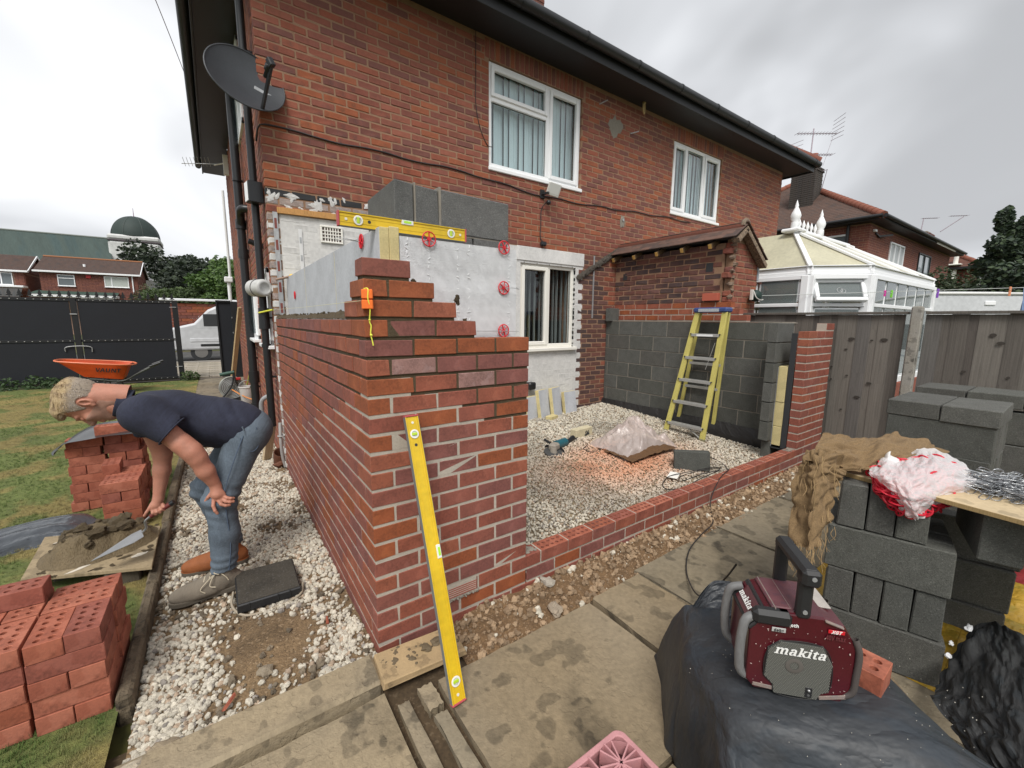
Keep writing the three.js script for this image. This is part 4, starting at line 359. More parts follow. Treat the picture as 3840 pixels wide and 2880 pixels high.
// ---------- insulation
const foamM = mat([.78, .66, .33], { r: .9, map: 'mottle', s: .3, bump: 'rough', bs: .06, bh: .002 }), foilM = mat([.6, .62, .66], { r: .62, map: 'mottle', s: .5, bump: 'grain', bs: .1, bh: .0006 }), epsM = mat([.88, .89, .91], { r: .85, map: 'mottle', s: 1.4, bump: 'rough', bs: .05, bh: .0025 });
{
  const g = thing('insulation_board', 'long grey foil faced insulation board with a yellow foam edge behind the side wall', 'insulation board'); obj('foam', [bx(.121, .165, .1, 2.03, -3.12, -.128, .002), bx(.166, .212, .1, 2.036, -3.12, -.124, .003)], foamM, g); obj('foil', [bx(.1185, .121, .1, 2.028, -3.12, -.13, .0004), bx(.212, .2135, .1, 2.03, -3.12, -.13, .0004)], foilM, g); obj('board_joint', [1.0, 2.05].map((z) => bx(.1175, .1187, .3, 2.02, -z - .003, -z, .0002)), foamM, g);
  const w = thing('insulation_board', 'white polystyrene insulation board held by red discs above the brick pier', 'insulation board', [0, 0, 0]); const rows = []; for (let j = 0; j <= 46; j++) { const y = .1 + j / 46 * 1.9, r = []; for (let i = 0; i <= 24; i++) { const x = .215 + i / 24 * .675; let d = .0025 * (F2(x * 40, y * 40, 71, 2) - .5); d += .006 * Math.exp(-(((y - 1.745) / .012) ** 2)) - .004 * Math.exp(-(((y - 1.83) / .01) ** 2)); r.push([x, y, -.13 + d]); } rows.push(r); } obj('face', quadStrip(rows), epsM, w); obj('core', bx(.215, .89, .1, 1.999, -.2, -.134, .001), epsM, w); const seam = []; for (const x of [.25, .36, .52, .585, .84]) for (let i = 0; i < 26; i++) if (hash2(i, Math.round(x * 100), 8) < .6) seam.push(mv(rock(700 + i, 0, .5), x + .003 * Math.sin(i * 1.3), 1.5 + i * .0195, -.128, 0, 0, i, [.0022, .009, .0012])); obj('seam', seam, mat([.86, .87, .88], { r: .8 }), w);
  const redM = mat([.62, .018, .03], { r: .4 }), disc = thing('retaining_disc', 'red spoked retaining disc at the top left of the white insulation board', 'retaining disc', [.36, 2.0, -.12], 0, 'red discs that hold the insulation boards'); obj('ring', new THREE.TorusGeometry(.034, .0032, 8, 30), redM, disc); for (let i = 0; i < 6; i++) obj('spoke', bar([0, 0, 0], [Math.cos(i * PI / 3 + .5) * .034, Math.sin(i * PI / 3 + .5) * .034, 0], .005, .0035, .001), redM, disc); obj('hub', [mv(new THREE.CylinderGeometry(.009, .009, .01, 12), 0, 0, 0, PI / 2), bx(-.002, .002, -.034, .03, -.004, .007, .001)], redM, disc);
  copy(disc, 'red spoked retaining disc at the top right of the white insulation board', [.8, 2.005, -.12]).rotation.z = .5; copy(disc, 'red spoked retaining disc midway down the right edge of the white insulation board', [.8, 1.79, -.12]).rotation.z = .9; copy(disc, 'lowest red spoked retaining disc, just above the brick pier', [.8, 1.555, -.12]).rotation.z = .3; copy(disc, 'red retaining disc seen edge on at the top of the grey insulation board', [.112, 2.0, -.39], -PI / 2); copy(disc, 'small far red retaining disc low on the grey insulation board near the house', [.112, 1.83, -2.6], -PI / 2);
  const wireM = K.galv, tie = (label, pts) => { const t = thing('wall_tie', label, 'wall tie', [0, 0, 0], 0, 'steel wall ties'); obj('wire', tube(pts, .0018, 30, 5), wireM, t); };
  tie('looped steel wall tie sticking out beside the edge on red disc', [[.112, 2.0, -.4], [.04, 2.005, -.42], [.0, 2.0, -.43], [-.004, 2.008, -.43], [.03, 2.012, -.42], [.1, 2.003, -.4]]); tie('steel wall tie beside the middle red disc near the window', [[.8, 1.79, -.11], [.86, 1.79, -.1], [.89, 1.785, -.1], [.87, 1.795, -.1]]); tie('steel wall tie crossing behind the lowest red disc', [[.62, 1.555, -.11], [.8, 1.553, -.11], [.89, 1.55, -.1]]);
  const ft = thing('wall_tie', 'twisted tie with a yellow plug sticking out at the far end of the grey board', 'wall tie'); obj('rod', rod([.02, 2.0, -3.08], [.14, 2.03, -2.95], .012), mat([.3, .2, .15], { r: .7 }), ft); obj('plug', mv(new THREE.SphereGeometry(.022, 12, 10), .15, 2.035, -2.94, 0, 0, 0, [1.3, .8, 1]), mat([.85, .5, .04], { r: .4 }), ft);
  // right reveal: yellow board between block and brick
  const f = thing('insulation_board', 'upright strip of yellow foam insulation between the blocks and the right brick pier', 'insulation board'); obj('foam', [bx(4.637, 5.0, .22, .44, -.262, -.172, .004), bx(4.64, 5.0, .444, .72, -.265, -.17, .004), bx(4.636, 5.0, .724, 1.13, -.262, -.172, .004)], foamM, f); obj('foil', bx(4.64, 5.0, .2, 1.12, -.268, -.2655, .0003), foilM, f);
  const off = (label, p, ry, rx, w, h) => { const t = thing('insulation_offcut', label, 'insulation offcut', p, ry, 'insulation offcuts leaning on the white wall'); obj('foam', cb(w, h, .06, .003), foamM, t, [0, h / 2, 0], [rx, 0, 0]); obj('foil', mv(cb(w - .004, h - .004, .002, .0005), 0, h / 2, 0), foilM, t, [0, 0, 0], [0, 0, 0]).applyMatrix4(new THREE.Matrix4().makeTranslation(0, h / 2, 0).multiply(new THREE.Matrix4().makeRotationX(rx)).multiply(new THREE.Matrix4().makeTranslation(0, -h / 2, .031))); return t; };
  off('left grey faced foam offcut leaning on the white wall', [3.46, .14, -2.99], .32, -.16, .25, .44); off('middle grey faced foam offcut, tallest of those leaning on the white wall', [3.72, .14, -3.0], .32, -.14, .24, .45); off('right grey faced foam offcut leaning next to the brick corner', [4.03, .14, -3.02], .1, -.16, .27, .36); off('tall pale foil sheet leaning behind the other offcuts, half hidden by the brick pier', [3.22, .12, -2.98], .25, -.1, .24, .38);
  const bl = thing('insulation_offcut', 'small yellow foam block lying at the foot of the leaning offcuts', 'insulation offcut', [3.5, .16, -2.82], .3); obj('foam', cb(.2, .1, .1, .004, 2, .003), foamM, bl);
  const ib = thing('insulation_offcut', 'cream foam block with black smudges lying on the gravel behind the grinder', 'insulation offcut', [3.33, .145, -2.02], .12); obj('foam', cb(.34, .15, .1, .004, 3, .002), mat([.7, .62, .42], { r: .9, map: 'mottle', s: .2 }), ib); const sm = []; for (let i = 0; i < 4; i++) sm.push(mv(cb(.012, .07, .002, .0005), .03 + i * .02, .0 + .01 * (i % 2), .052, 0, 0, .4)); sm.push(mv(cb(.09, .022, .002, .0005), .05, -.01, .0515, 0, 0, .2)); obj('smudge', sm, K.dark, ib);
}
// ---------- spirit levels
function spiritLevel(label, Lg, h = .062) { const t = thing('spirit_level', label, 'spirit level'), ym = mat([.83, .56, .02], { r: .42, map: 'mottle', s: .9 }), gm = mat([.16, .17, .17], { r: .6 }); obj('body', [bx(-Lg / 2, Lg / 2, h / 2 - .006, h / 2, -.012, .012, .0015), bx(-Lg / 2, Lg / 2, -h / 2, -h / 2 + .006, -.012, .012, .0015), bx(-Lg / 2, Lg / 2, -h / 2 + .006, h / 2 - .006, -.0085, .0085, .001), bx(-Lg / 2, Lg / 2, h / 2 - .02, h / 2 - .0175, .0085, .0098, .0006), bx(-Lg / 2, Lg / 2, -h / 2 + .0175, -h / 2 + .02, .0085, .0098, .0006)], ym, t); obj('edge', [bx(-Lg / 2, Lg / 2, h / 2, h / 2 + .0012, -.0115, .0115, .0004), bx(-Lg / 2, Lg / 2, -h / 2 - .0012, -h / 2, -.0115, .0115, .0004)], gm, t);
  for (const s of [-1, 1]) { obj('end_cap', bx(s * Lg / 2 - .004, s * Lg / 2 + .004, -h / 2 - .002, h / 2 + .002, -.014, .014, .002), mat([.42, .07, .08], { r: .55 }), t); const x = s * (Lg / 2 - .085), v = new THREE.Group(); v.name = 'end_vial'; t.add(v); obj('bezel', mv(lathe([[.014, 0], [.02, 0], [.0215, .0035], [.02, .0045], [.014, .0045]], 24), x, 0, .0083, PI / 2), mat([.75, .75, .7], { r: .4 }), v); obj('fluid', mv(cb(.013, .028, .006, .003), x, 0, .011), mat([.42, .6, .04], { r: .1 }), v); obj('backing', mv(new THREE.CylinderGeometry(.0145, .0145, .003, 20), x, 0, .0087, PI / 2), mat([.55, .57, .5], { r: .5 }), v); obj('rivet', mv(new THREE.CylinderGeometry(.006, .006, .003, 12), s * (Lg / 2 - .032), 0, .0095, PI / 2), mat([.7, .68, .6], { r: .4 }), t); }
  obj('centre_vial', [bx(-.03, .03, h / 2 - .02, h / 2 + .0015, -.0125, .0125, .002)], mat([.72, .73, .68], { r: .4 }), t); obj('vial_fluid', [bx(-.019, .019, h / 2 - .014, h / 2 - .002, .009, .0135, .002)], mat([.4, .72, .05], { r: .1 }), t); obj('hang_hole', mv(new THREE.CylinderGeometry(.007, .007, .003, 14), -Lg / 2 + .135, 0, .0085, PI / 2), K.dark, t); return t; }
{ const a = spiritLevel('short yellow spirit level resting on the white board against the grey blocks', .635); a.position.set(.275, 2.052, -.185); a.rotation.set(0, -.0, -.003);
  const b = spiritLevel('long yellow spirit level leaning against the brick corner with its foot on the patio', 1.235, .064), lo = V3(.193, .008, .452), hi = V3(.185, 1.172, .022), xa = lo.clone().sub(hi).normalize(), za = V3(.06, 0, 1), yv = za.clone().cross(xa).normalize(); b.matrixAutoUpdate = true; const zz = xa.clone().cross(yv).normalize(); b.quaternion.setFromRotationMatrix(new THREE.Matrix4().makeBasis(xa, yv, zz)); b.position.copy(lo).add(hi).multiplyScalar(.5); }
{ // line block and builder's line
  const t = thing('line_block', 'orange plastic line block hooked on the corner of the brick pier', 'line block', [.004, 1.695, .004], R(-20)); obj('body', [bx(-.012, .034, .003, .042, -.02, .016, .003), bx(-.012, .034, -.04, -.002, -.02, .016, .003), bx(-.01, .03, -.04, .04, -.022, .0, .002)], mat([.85, .17, .02], { r: .45 }), t);
  const s = thing('builders_line', 'neon yellow builders line tied round the orange block and dangling down the brick corner', 'string'), nm = mat([.75, .75, .08], { r: .7 }); obj('tail', tube([[.004, 1.74, .0], [.014, 1.74, .02], [.012, 1.7, .024], [.02, 1.66, .022], [.019, 1.6, .012], [.024, 1.585, .013], [.021, 1.55, .012], [.027, 1.52, .012], [.03, 1.5, .014]], .0028, 60, 6), nm, s); obj('knot', [mv(new THREE.SphereGeometry(.006, 8, 6), .023, 1.545, .013), mv(new THREE.SphereGeometry(.005, 8, 6), .019, 1.61, .013)], nm, s); obj('line', tube([[-.006, 1.69, -.02], [-.008, 1.692, -1.5], [-.02, 1.7, -3.15]], .0011, 20, 5), mat([.72, .7, .45], { r: .8 }), s); obj('wrap', [tube([[-.02, 1.7, -3.15], [-.06, 1.69, -3.25], [-.13, 1.67, -3.36]], .009, 14, 6), ...[0, 1, 2].map((i) => mv(new THREE.TorusGeometry(.04, .008, 6, 16), -.085, 1.655 + i * .012, -3.39, PI / 2 + .2, 0))], nm, s); }
// ---------- outhouse with a tiled roof on the neighbour's side
{
  const t = thing('outhouse', 'small brick outhouse with a ridge tiled roof and toothed broken corner beside the extension', 'outhouse'), rr = rng(61), L = [], core = [], X = 5.14, ZF = -1.16, XR = 5.86, ch = .0785, AP = [5.27, 2.86];
  const eaveL = (x) => Math.min(2.86 - Math.abs(x - AP[0]) * (x < AP[0] ? .75 : .72), 2.8); // top of gable wall at x
  const mats = [...B.dull, ...B.old]; const dull = () => Math.floor(rr() * 6);
  for (let r = 0; r < 36; r++) { const y = r * ch + .034; if (y > 2.66) break; const off = r % 2 ? .119 : 0; for (let z = ZF - .1 - (r % 2 ? .14 : .04); z > HZ + .02; z -= .238) { const e = Math.max(z - .2275, HZ + .005); if (Math.abs(y - 2.34) < .06 && ((z > -1.62 && z < -1.3) || z < -2.85)) { if (z < -2.85 || (e + z) / 2 > -1.5) continue; } L.push({ x: X + .05 + (rr() - .5) * .006, y, z: (z + e) / 2, w: .1, h: ch - .0105, d: z - e, m: dull() }); }
    // front gable, toothed at the left corner where a wall was cut away
    if (y > .0) { const tooth = y > 1.9 ? (r % 4 < 2 ? -.0 : .1) : (r % 2 ? 0 : .06); let x = X + tooth - (r % 4 === 0 && y > 2.1 ? .07 : 0); const xe = Math.min(XR, AP[0] + (2.84 - y) / .72), xs = Math.max(x, AP[0] - (2.8 - y) / .5); for (let a = xs, i = 0; a < xe - .03; i++) { const e = Math.min(a + (i === 0 && r % 2 ? .1 : .2275), xe); L.push({ x: (a + e) / 2, y, z: ZF - .05, w: e - a, h: ch - .0105, d: .1, m: 6 + Math.floor(rr() * 9) }); a = e + .0105; } } }
  pieces('brick', t, L, mats, 300, { c: .008, jit: .004 });
  core.push(bx(X + .006, X + .1, 0, 2.66, HZ, ZF - .11, .001)); for (let r = 0; r < 36; r++) { const y = r * ch, xe = Math.min(XR, AP[0] + (2.82 - y) / .72); core.push(bx(X + .03, xe - .004, y, y + ch, ZF - .098, ZF - .005, .0003)); } obj('mortar', core, MORTAR.buff, t); obj('side_wall', bx(XR - .1, XR, 0, 2.45, HZ, ZF - .1, .002), B.old[0], t);
  obj('putlog_hole', [bx(X - .004, X + .02, 2.3, 2.42, -1.52, -1.42, .001), bx(X - .002, X + .02, 2.29, 2.39, -2.98, -2.9, .001)], K.dark, t);
  const st = []; for (let i = 0; i < 9; i++) st.push(mv(rock(820 + i, 1, .35), X + .02 + .04 * (i % 2), 1.95 + i * .085, ZF - .01, 0, i, 0, [.05, .03, .03])); obj('mortar_stub', st, mat([.42, .3, .22], { r: 1, map: 'rough', s: .2 }), t);
  // roof: left slope short, right slope longer, three courses of plain tiles each
  const tm = [[.15, .085, .065], [.12, .075, .06], [.18, .1, .075], [.1, .065, .055]].map((c) => mat(c, { r: .9, map: 'old', s: .3, bump: 'grain', bs: .2, bh: .004 })); const tileG = cb(.17, .014, .2, .003); for (let c = 0; c < 3; c++) for (let i = 0; i < 13; i++) { const z = -1.12 - i * .163 - (c % 2 ? .08 : 0); if (z < HZ + .04) continue; const u = .06 + c * .095; obj('roof_tile', tileG, tm[Math.floor(rr() * 4)], t, [AP[0] - u * .86, AP[1] - u * .56 + .03, z - .02], [0, PI / 2, R(0)]).rotation.set(0, -PI / 2, 0); t.children.at(-1).rotation.set(R(32) , -PI / 2, (rr() - .5) * .05, 'YXZ'); }
  for (let c = 0; c < 8; c++) for (let i = 0; i < 13; i++) { const u = .06 + c * .092, z = -1.1 - i * .163 - (c % 2 ? .08 : 0); if (z < HZ + .04) continue; const q = obj('roof_tile', tileG, tm[Math.floor(rr() * 4)], t, [AP[0] + u * .815, AP[1] - u * .585 + .03, z - .02]); q.rotation.set(R(33), PI / 2, (rr() - .5) * .05, 'YXZ'); }
  const rm = mat([.25, .085, .055], { r: .8, map: 'old', s: .4, bump: 'grain', bs: .2, bh: .003 }); for (let i = 0; i < 5; i++) obj('ridge_tile', mv(new THREE.CylinderGeometry(.095, .095, .41, 18, 1, true, -PI * .58, PI * 1.16), AP[0], AP[1] + .0, -1.28 - i * .416, PI / 2, 0, 0).translate(0, 0, 0), rm, t, [0, .004 * (i % 2), 0]).rotation.set(0, 0, 0);
  obj('ridge_end', [mv(new THREE.TorusGeometry(.07, .03, 8, 18, PI), AP[0], AP[1], -1.09), ...[0, 1, 2].map((i) => mv(rock(840 + i, 1, .3), AP[0] - .04 + i * .04, AP[1] + .02, -1.1, 0, 0, 0, .035))], mat([.4, .31, .23], { r: 1, map: 'rough', s: .2 }), t);
  obj('verge', [bar([AP[0] - .02, AP[1] - .03, -1.1], [AP[0] + .6, AP[1] - .47, -1.1], .1, .06), bar([AP[0], AP[1] - .04, -1.1], [AP[0] - .2, AP[1] - .2, -1.1], .1, .06)], mat([.5, .37, .26], { r: 1, map: 'rough', s: .3, bump: 'rough', bs: .2, bh: .006 }), t); obj('barge_edge', bx(XR - .02, XR + .02, 2.2, 2.42, ZF - .06, ZF + .01, .003), mat([.3, .33, .36], { r: .6 }), t);
  for (let i = 0; i < 5; i++) obj('rafter', cb(.22, .06, .05, .003), mat([.16, .1, .05], { r: .9, map: 'wood', s: .2 }), t, [X - .05, 2.66, -1.4 - i * .42], [0, 0, R(25)]), obj('rafter_end', cb(.004, .06, .046, .001), mat([.55, .33, .09], { r: .8 }), t, [X - .152, 2.612, -1.4 - i * .42], [0, 0, R(25)]);
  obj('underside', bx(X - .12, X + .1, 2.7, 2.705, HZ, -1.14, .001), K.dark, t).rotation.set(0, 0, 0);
  const hb = thing('hanging_basket', 'round dark green pot with a white rope hanging on the outhouse gable', 'hanging pot', [5.69, 1.98, -1.08]); obj('pot', mv(new THREE.SphereGeometry(.1, 24, 16), 0, 0, 0, 0, 0, 0, [1, .82, .7]), mat([.01, .045, .035], { r: .5, map: 'foliage', s: .1 }), hb); obj('rope', [tube([[-.11, .06, .02], [-.1, -.03, .06], [-.02, -.06, .08], [.07, -.05, .07]], .006, 20, 6), bx(-.13, -.1, -.06, .08, -.02, .02, .004)], mat([.6, .58, .54], { r: .8 }), hb);
}
// ---------- garden fence
{
  const f = thing('wooden_fence', 'weathered grey featheredge board fence running along the right side of the garden', 'fence'), rr = rng(71), fm = [[.165, .145, .125], [.135, .12, .105], [.19, .172, .15], [.115, .1, .088], [.15, .14, .13]].map((c) => mat(c, { r: .95, map: 'wood', s: [.25, .9], bump: 'wood', bs: .25, bh: .002 })); const bd = [0, 1, 2, 3].map((v) => { const g = prism([[-.062, 0], [.062, 0], [.062, .017], [-.062, .006]], 1.66).rotateX(-PI / 2); const u = g.attributes.uv, p = g.attributes.position; for (let i = 0; i < u.count; i++) u.setXY(i, p.getX(i) * .9 + v * .23, p.getY(i) + v * .4); return g; });
  for (let i = 0, z = -1.08; z < 3.2; z += .0935, i++) { if (z > .59 && z < .72) continue; const o = obj('board', bd[i % 4], fm[Math.floor(rr() * 5)], f, [5.46 + .004 * (i % 2), .05 + (rr() - .5) * .012, z], [0, -PI / 2 + (rr() - .5) * .03, 0]); if (i % 3 === 0) { } }
  for (const [a, b] of [[-1.1, .6], [.73, 3.2]]) obj('capping', bx(5.42, 5.5, 1.712, 1.74, a, b, .003), fm[1], f), obj('rail', bx(5.47, 5.51, .5, .58, a, b, .004), fm[3], f);
  const kn = []; for (let i = 0; i < 70; i++) kn.push(mv(new THREE.CylinderGeometry(.008 + .01 * rr(), .008, .003, 9), 5.452, .1 + 1.5 * rr(), -1.0 + 4.1 * rr(), 0, 0, PI / 2, [1, 1, 1 + rr()])); stuff(obj('knot', kn, mat([.045, .038, .032], { r: .95 }), f));
  obj('concrete_post', [bx(5.38, 5.47, 0, 1.79, .62, .712, .012, 2, .003)], mat([.42, .4, .36], { r: .95, map: 'slab', s: .7, bump: 'rough', bs: .2, bh: .002 }), f);
}
// ---------- conservatory
{
  const c = thing('conservatory', 'white conservatory with a cream roof, ridge finials and an open top window beyond the fence', 'conservatory'), wm = K.whitePvc, EY = 2.37; const P = [[6.2, -3.12], [6.2, -.64], [6.74, -.1], [10.1, -.1], [10.7, -.7], [10.7, -3.12]], A1 = [6.98, 3.0, -1.2], A2 = [9.3, 3.0, -1.2], cream = mat([.74, .7, .5], { r: .5, map: 'mottle', s: 1.2, transmission: .25, thickness: 0 });
  const e = P.map(([x, z]) => [x, EY, z]); const tri = (...p) => { const g = new THREE.BufferGeometry(); const idx = p.length === 4 ? [0, 1, 2, 0, 2, 3] : [0, 1, 2]; g.setAttribute('position', new THREE.Float32BufferAttribute(idx.flatMap((i) => p[i]), 3)); g.computeVertexNormals(); g.setAttribute('uv', new THREE.Float32BufferAttribute(idx.flatMap((i) => [p[i][0], p[i][2]]), 2)); return g; };
  const B0 = [A1[0], 3.0, -3.12], B1 = [A2[0], 3.0, -3.12]; for (const q of [[e[0], e[1], A1, B0], [e[1], e[2], A1], [e[2], e[3], A2, A1], [e[3], e[4], A2], [e[4], e[5], B1, A2], [B0, A1, A2, B1]]) obj('roof_panel', tri(...q), cream, c);
  for (const [a, b] of [[e[1], A1], [e[2], A1], [e[3], A2], [e[4], A2], [[6.2, EY, -2.0], [A1[0], 3, -2]], [[7.9, EY, -.1], [7.9, 3, -1.2]], [[9.0, EY, -.1], [9.0, 3, -1.2]]]) obj('glazing_bar', bar([a[0], a[1] + .02, a[2]], [b[0], b[1] + .03, b[2]], .06, .035, .006), wm, c);
  obj('ridge', [bx(6.86, 9.4, 2.99, 3.04, -1.28, -1.12, .012), bx(6.82, 7.1, 3.0, 3.05, -1.33, -1.07, .015), bx(6.95, 9.3, 3.04, 3.075, -1.23, -1.17, .006)], wm, c); const fin = lathe([[.001, 0], [.055, 0], [.055, .1], [.045, .12], [.06, .15], [.072, .2], [.06, .245], [.035, .3], [.022, .33], [.026, .35], [.012, .4], [.001, .44]], 20); obj('finial', fin, wm, c, [6.98, 3.05, -1.2]); obj('finial', fin, wm, c, [7.95, 3.05, -1.2]); const sp = lathe([[.001, 0], [.02, .0], [.016, .04], [.03, .08], [.014, .12], [.001, .16]], 10); for (let i = 0; i < 5; i++) obj('cresting', sp, wm, c, [7.14 + i * .15, 3.07, -1.2]);
  for (let i = 0; i < 5; i++) { const [x0, z0] = P[i], [x1, z1] = P[i + 1], d = V3(x1 - x0, 0, z1 - z0), Lg = d.length(); d.normalize(); const n = V3(-d.z, 0, d.x), at = (s, y, o = 0) => [x0 + d.x * s + n.x * o, y, z0 + d.z * s + n.z * o], out = -1;
    const bb = (a, b, w, h, o = 0) => bar(at(a[0], a[1], o), at(b[0], b[1], o), w, h, .006); obj('gutter', [bb([-.03, EY - .02], [Lg + .03, EY - .02], .1, .07, out * .06), bb([-.03, EY - .075], [Lg + .03, EY - .075], .07, .05, out * .03), bb([-.03, EY + .015], [Lg + .03, EY + .015], .13, .012, out * .05)], wm, c);
    obj('frame', [bb([0, 2.235], [Lg, 2.235], .07, .06), bb([0, 1.86], [Lg, 1.86], .07, .05), bb([0, .72], [Lg, .72], .07, .1), bb([.035, .7], [.035, 2.26], .09, .09), bb([Lg - .035, .7], [Lg - .035, 2.26], .09, .09)], wm, c); obj('dwarf_wall', bb([0, .36], [Lg, .36], .12, .62), B.old[0], c);
    const ns = i === 0 ? 4 : i === 1 ? 1 : i === 2 ? 6 : i === 3 ? 1 : 4; for (let k = 0; k < ns; k++) { const s0 = .07 + (Lg - .14) * k / ns, s1 = .07 + (Lg - .14) * (k + 1) / ns, w = new THREE.Group(); w.name = 'window'; c.add(w); const open = i === 1; const fr = (a, b, y0, y1, o, g) => { g.push(bb([a, y0], [a, y1], .045, .05, o), bb([b, y0], [b, y1], .045, .05, o), bb([a, y0], [b, y0], .05, .045, o), bb([a, y1], [b, y1], .05, .045, o)); }; const g = []; if (i === 2) { fr(s0 + .05, s1 - .05, .8, 2.18, out * .02, g); } else { if (!open) fr(s0 + .04, s1 - .04, 1.92, 2.18, out * .02, g); fr(s0 + .04, s1 - .04, .8, 1.8, out * .02, g); }
      obj('sash', g, wm, w); obj('pane', [bb([s0 + .04, 1.3], [s1 - .04, 1.3], .006, 1.0, .01), ...(open ? [] : [bb([s0 + .05, 2.0], [s1 - .05, 2.0], .006, .4, .012)])], mat([.5, .55, .55], { r: .03, transmission: .8, thickness: 0 }), w);
      if (open) { const q = new THREE.Group(); q.name = 'open_window'; c.add(q); const pt = at(s0, 2.2, out * .05); q.position.set(...pt); q.rotation.set(0, Math.atan2(-d.z, d.x), 0); const wd = s1 - s0, t = R(-27), Y = (y) => [-y * Math.cos(t), 1], rot = new THREE.Matrix4().makeRotationX(t); const fg = [bx(0, wd, -.05, 0, -.03, .03, .008), bx(0, wd, -.33, -.28, -.03, .03, .008), bx(0, .05, -.28, -.05, -.03, .03, .008), bx(wd - .05, wd, -.28, -.05, -.03, .03, .008)].map((k) => k.applyMatrix4(rot)); obj('sash', fg, wm, q); obj('pane', bx(.05, wd - .05, -.28, -.05, -.004, .004, .0005).applyMatrix4(rot), mat([.45, .5, .5], { r: .03, transmission: .75, thickness: 0 }), q); obj('lead_motif', [mv(new THREE.TorusGeometry(.035, .004, 5, 12), wd / 2, -.165, .006), mv(new THREE.TorusGeometry(.03, .004, 5, 12), wd / 2 + .04, -.18, .006)].map((k) => k.applyMatrix4(rot)), K.galv, q); } } }
  obj('floor', bx(6.2, 10.7, .0, .05, -3.1, -.1, .002), K.dark, c); obj('curtain', [...Array(9)].map((_, i) => bx(6.4 + i * .45, 6.78 + i * .45, .8, 2.2, -3.05, -3.03, .002)), mat([.3, .31, .28], { r: .9 }), c);
}
// ---------- washing line
{
  const s = V3(5.69, 1.98, -1.1), e = V3(8.9, 2.12, 2.4), at = (k) => { const p = s.clone().lerp(V3(7.73, 2.06, 1.15), k); return [p.x, p.y, p.z]; }; const w = thing('washing_line', 'thin washing line stretched above the fence from the outhouse', 'washing line'); obj('line', rod(s.toArray(), e.toArray(), .0035, .0035, 6), mat([.5, .52, .5], { r: .7 }), w);
  const peg = (label, k, c, h) => { const t = thing('clothes_peg', label, 'clothes peg', at(k)); obj('half', [bx(-.008, -.001, -h, .02, -.006, .006, .002), bx(.001, .008, -h, .02, -.006, .006, .002)], mat(c, { r: .45 }), t); obj('spring', mv(new THREE.TorusGeometry(.009, .002, 5, 10), 0, -.01, 0), K.galv, t); t.scale.set(1.7, 1.2, 1.7); };
  peg('small pink peg on the washing line in front of the conservatory', .515, [.6, .03, .3], .045); peg('lime green peg next to the pink one on the washing line', .54, [.2, .6, .05], .06); peg('purple peg on the washing line above the caravan', .707, [.25, .08, .5], .075); peg('orange peg on the washing line near the right edge of the picture', .955, [.75, .3, .15], .075);
  const j = thing('hanging_jeans', 'pale blue washing hanging from the line at the far right edge', 'laundry', at(1.0)); obj('cloth', cloth([[[-.05, 0, 0], [.03, 0, .06], [.12, 0, .12]], [[-.06, -.3, .02], [.03, -.3, .02], [.12, -.3, .14]], [[-.1, -.6, .02], [.0, -.62, .06], [.1, -.6, .12]]], 12, 12, (u, v) => .01 * Math.sin(u * 20), [1, 1]), mat([.25, .36, .6], { r: .9, map: 'denim', s: .3 }), j);
}
// ---------- caravan, neighbours' houses, trees to the right
{
  const t = thing('caravan', 'white touring caravan with a rounded end showing above the fence', 'caravan', [12.6, 0, -.2], R(-37)), wm = mat([.72, .74, .76], { r: .4, map: 'mottle', s: 2 }); const prof = [[-2.3, .4], [2.05, .4], [2.3, .8], [2.32, 1.35], [2.2, 1.75], [1.9, 2.03], [1.45, 2.15], [-2.2, 2.2], [-2.35, 2.0]]; obj('body', prism(prof, 1.9, .05).translate(0, 0, -.95), wm, t); obj('rim', tube(prof.slice(1, 8).map((p) => [p[0], p[1], 1.0]), .03, 50, 6), mat([.6, .6, .58], { r: .4 }), t); obj('roof_vent', [bx(-1.3, .5, 2.2, 2.27, -.3, .5, .02)], K.whitePvc, t); obj('vent_cover', bx(-.4, -.2, 1.98, 2.06, .98, 1.02, .008), K.whitePvc, t); obj('window', bx(-.6, .8, 1.05, 1.6, .995, 1.01, .01), K.dark, t); obj('wheel', mv(new THREE.CylinderGeometry(.32, .32, .2, 20), 0, .32, .85, PI / 2), K.dark, t); obj('stripe', bx(-2.2, 2.0, .9, .93, .998, 1.006, .001), mat([.3, .32, .36], { r: .5 }), t);
}
const tileBrown = mat([.125, .075, .058], { r: .9, map: 'old', s: 1.2, bump: 'grain', bs: .5, bh: .01 }), ridgeRed = mat([.3, .1, .06], { r: .9, map: 'old', s: .5 });
// a hipped or gabled roof made of stepped tile courses: corners A B (eave) C D (ridge)
function tileSlope(A, Bp, C, D, rows, up = .02) { const q = [], l = (p, s, t) => [lerp(p[0], s[0], t), lerp(p[1], s[1], t), lerp(p[2], s[2], t)]; for (let i = 0; i < rows; i++) { const a = i / rows, b = (i + 1) / rows, p0 = l(A, D, a), p1 = l(Bp, C, a), p2 = l(Bp, C, b), p3 = l(A, D, b); const f0 = [...p0], f1 = [...p1]; p0[1] += up; p1[1] += up; q.push(quadStrip([[f0, f1], [p0, p1], [p3, p2]])); } return q; }
function brickSkin(x0, x1, y0, y1, z, holes, mats, ch, mod, flip) { const L = []; const rr = rng(Math.round((x0 + z) * 31)); courses(x0, x1, y0, y1, holes, ch, mod, .012, (x, y, w, h) => L.push(flip ? { x: z, y, z: x, w: .08, h, d: w, m: Math.floor(rr() * mats.length) } : { x, y, z, w, h, d: .08, m: Math.floor(rr() * mats.length) })); return L; }
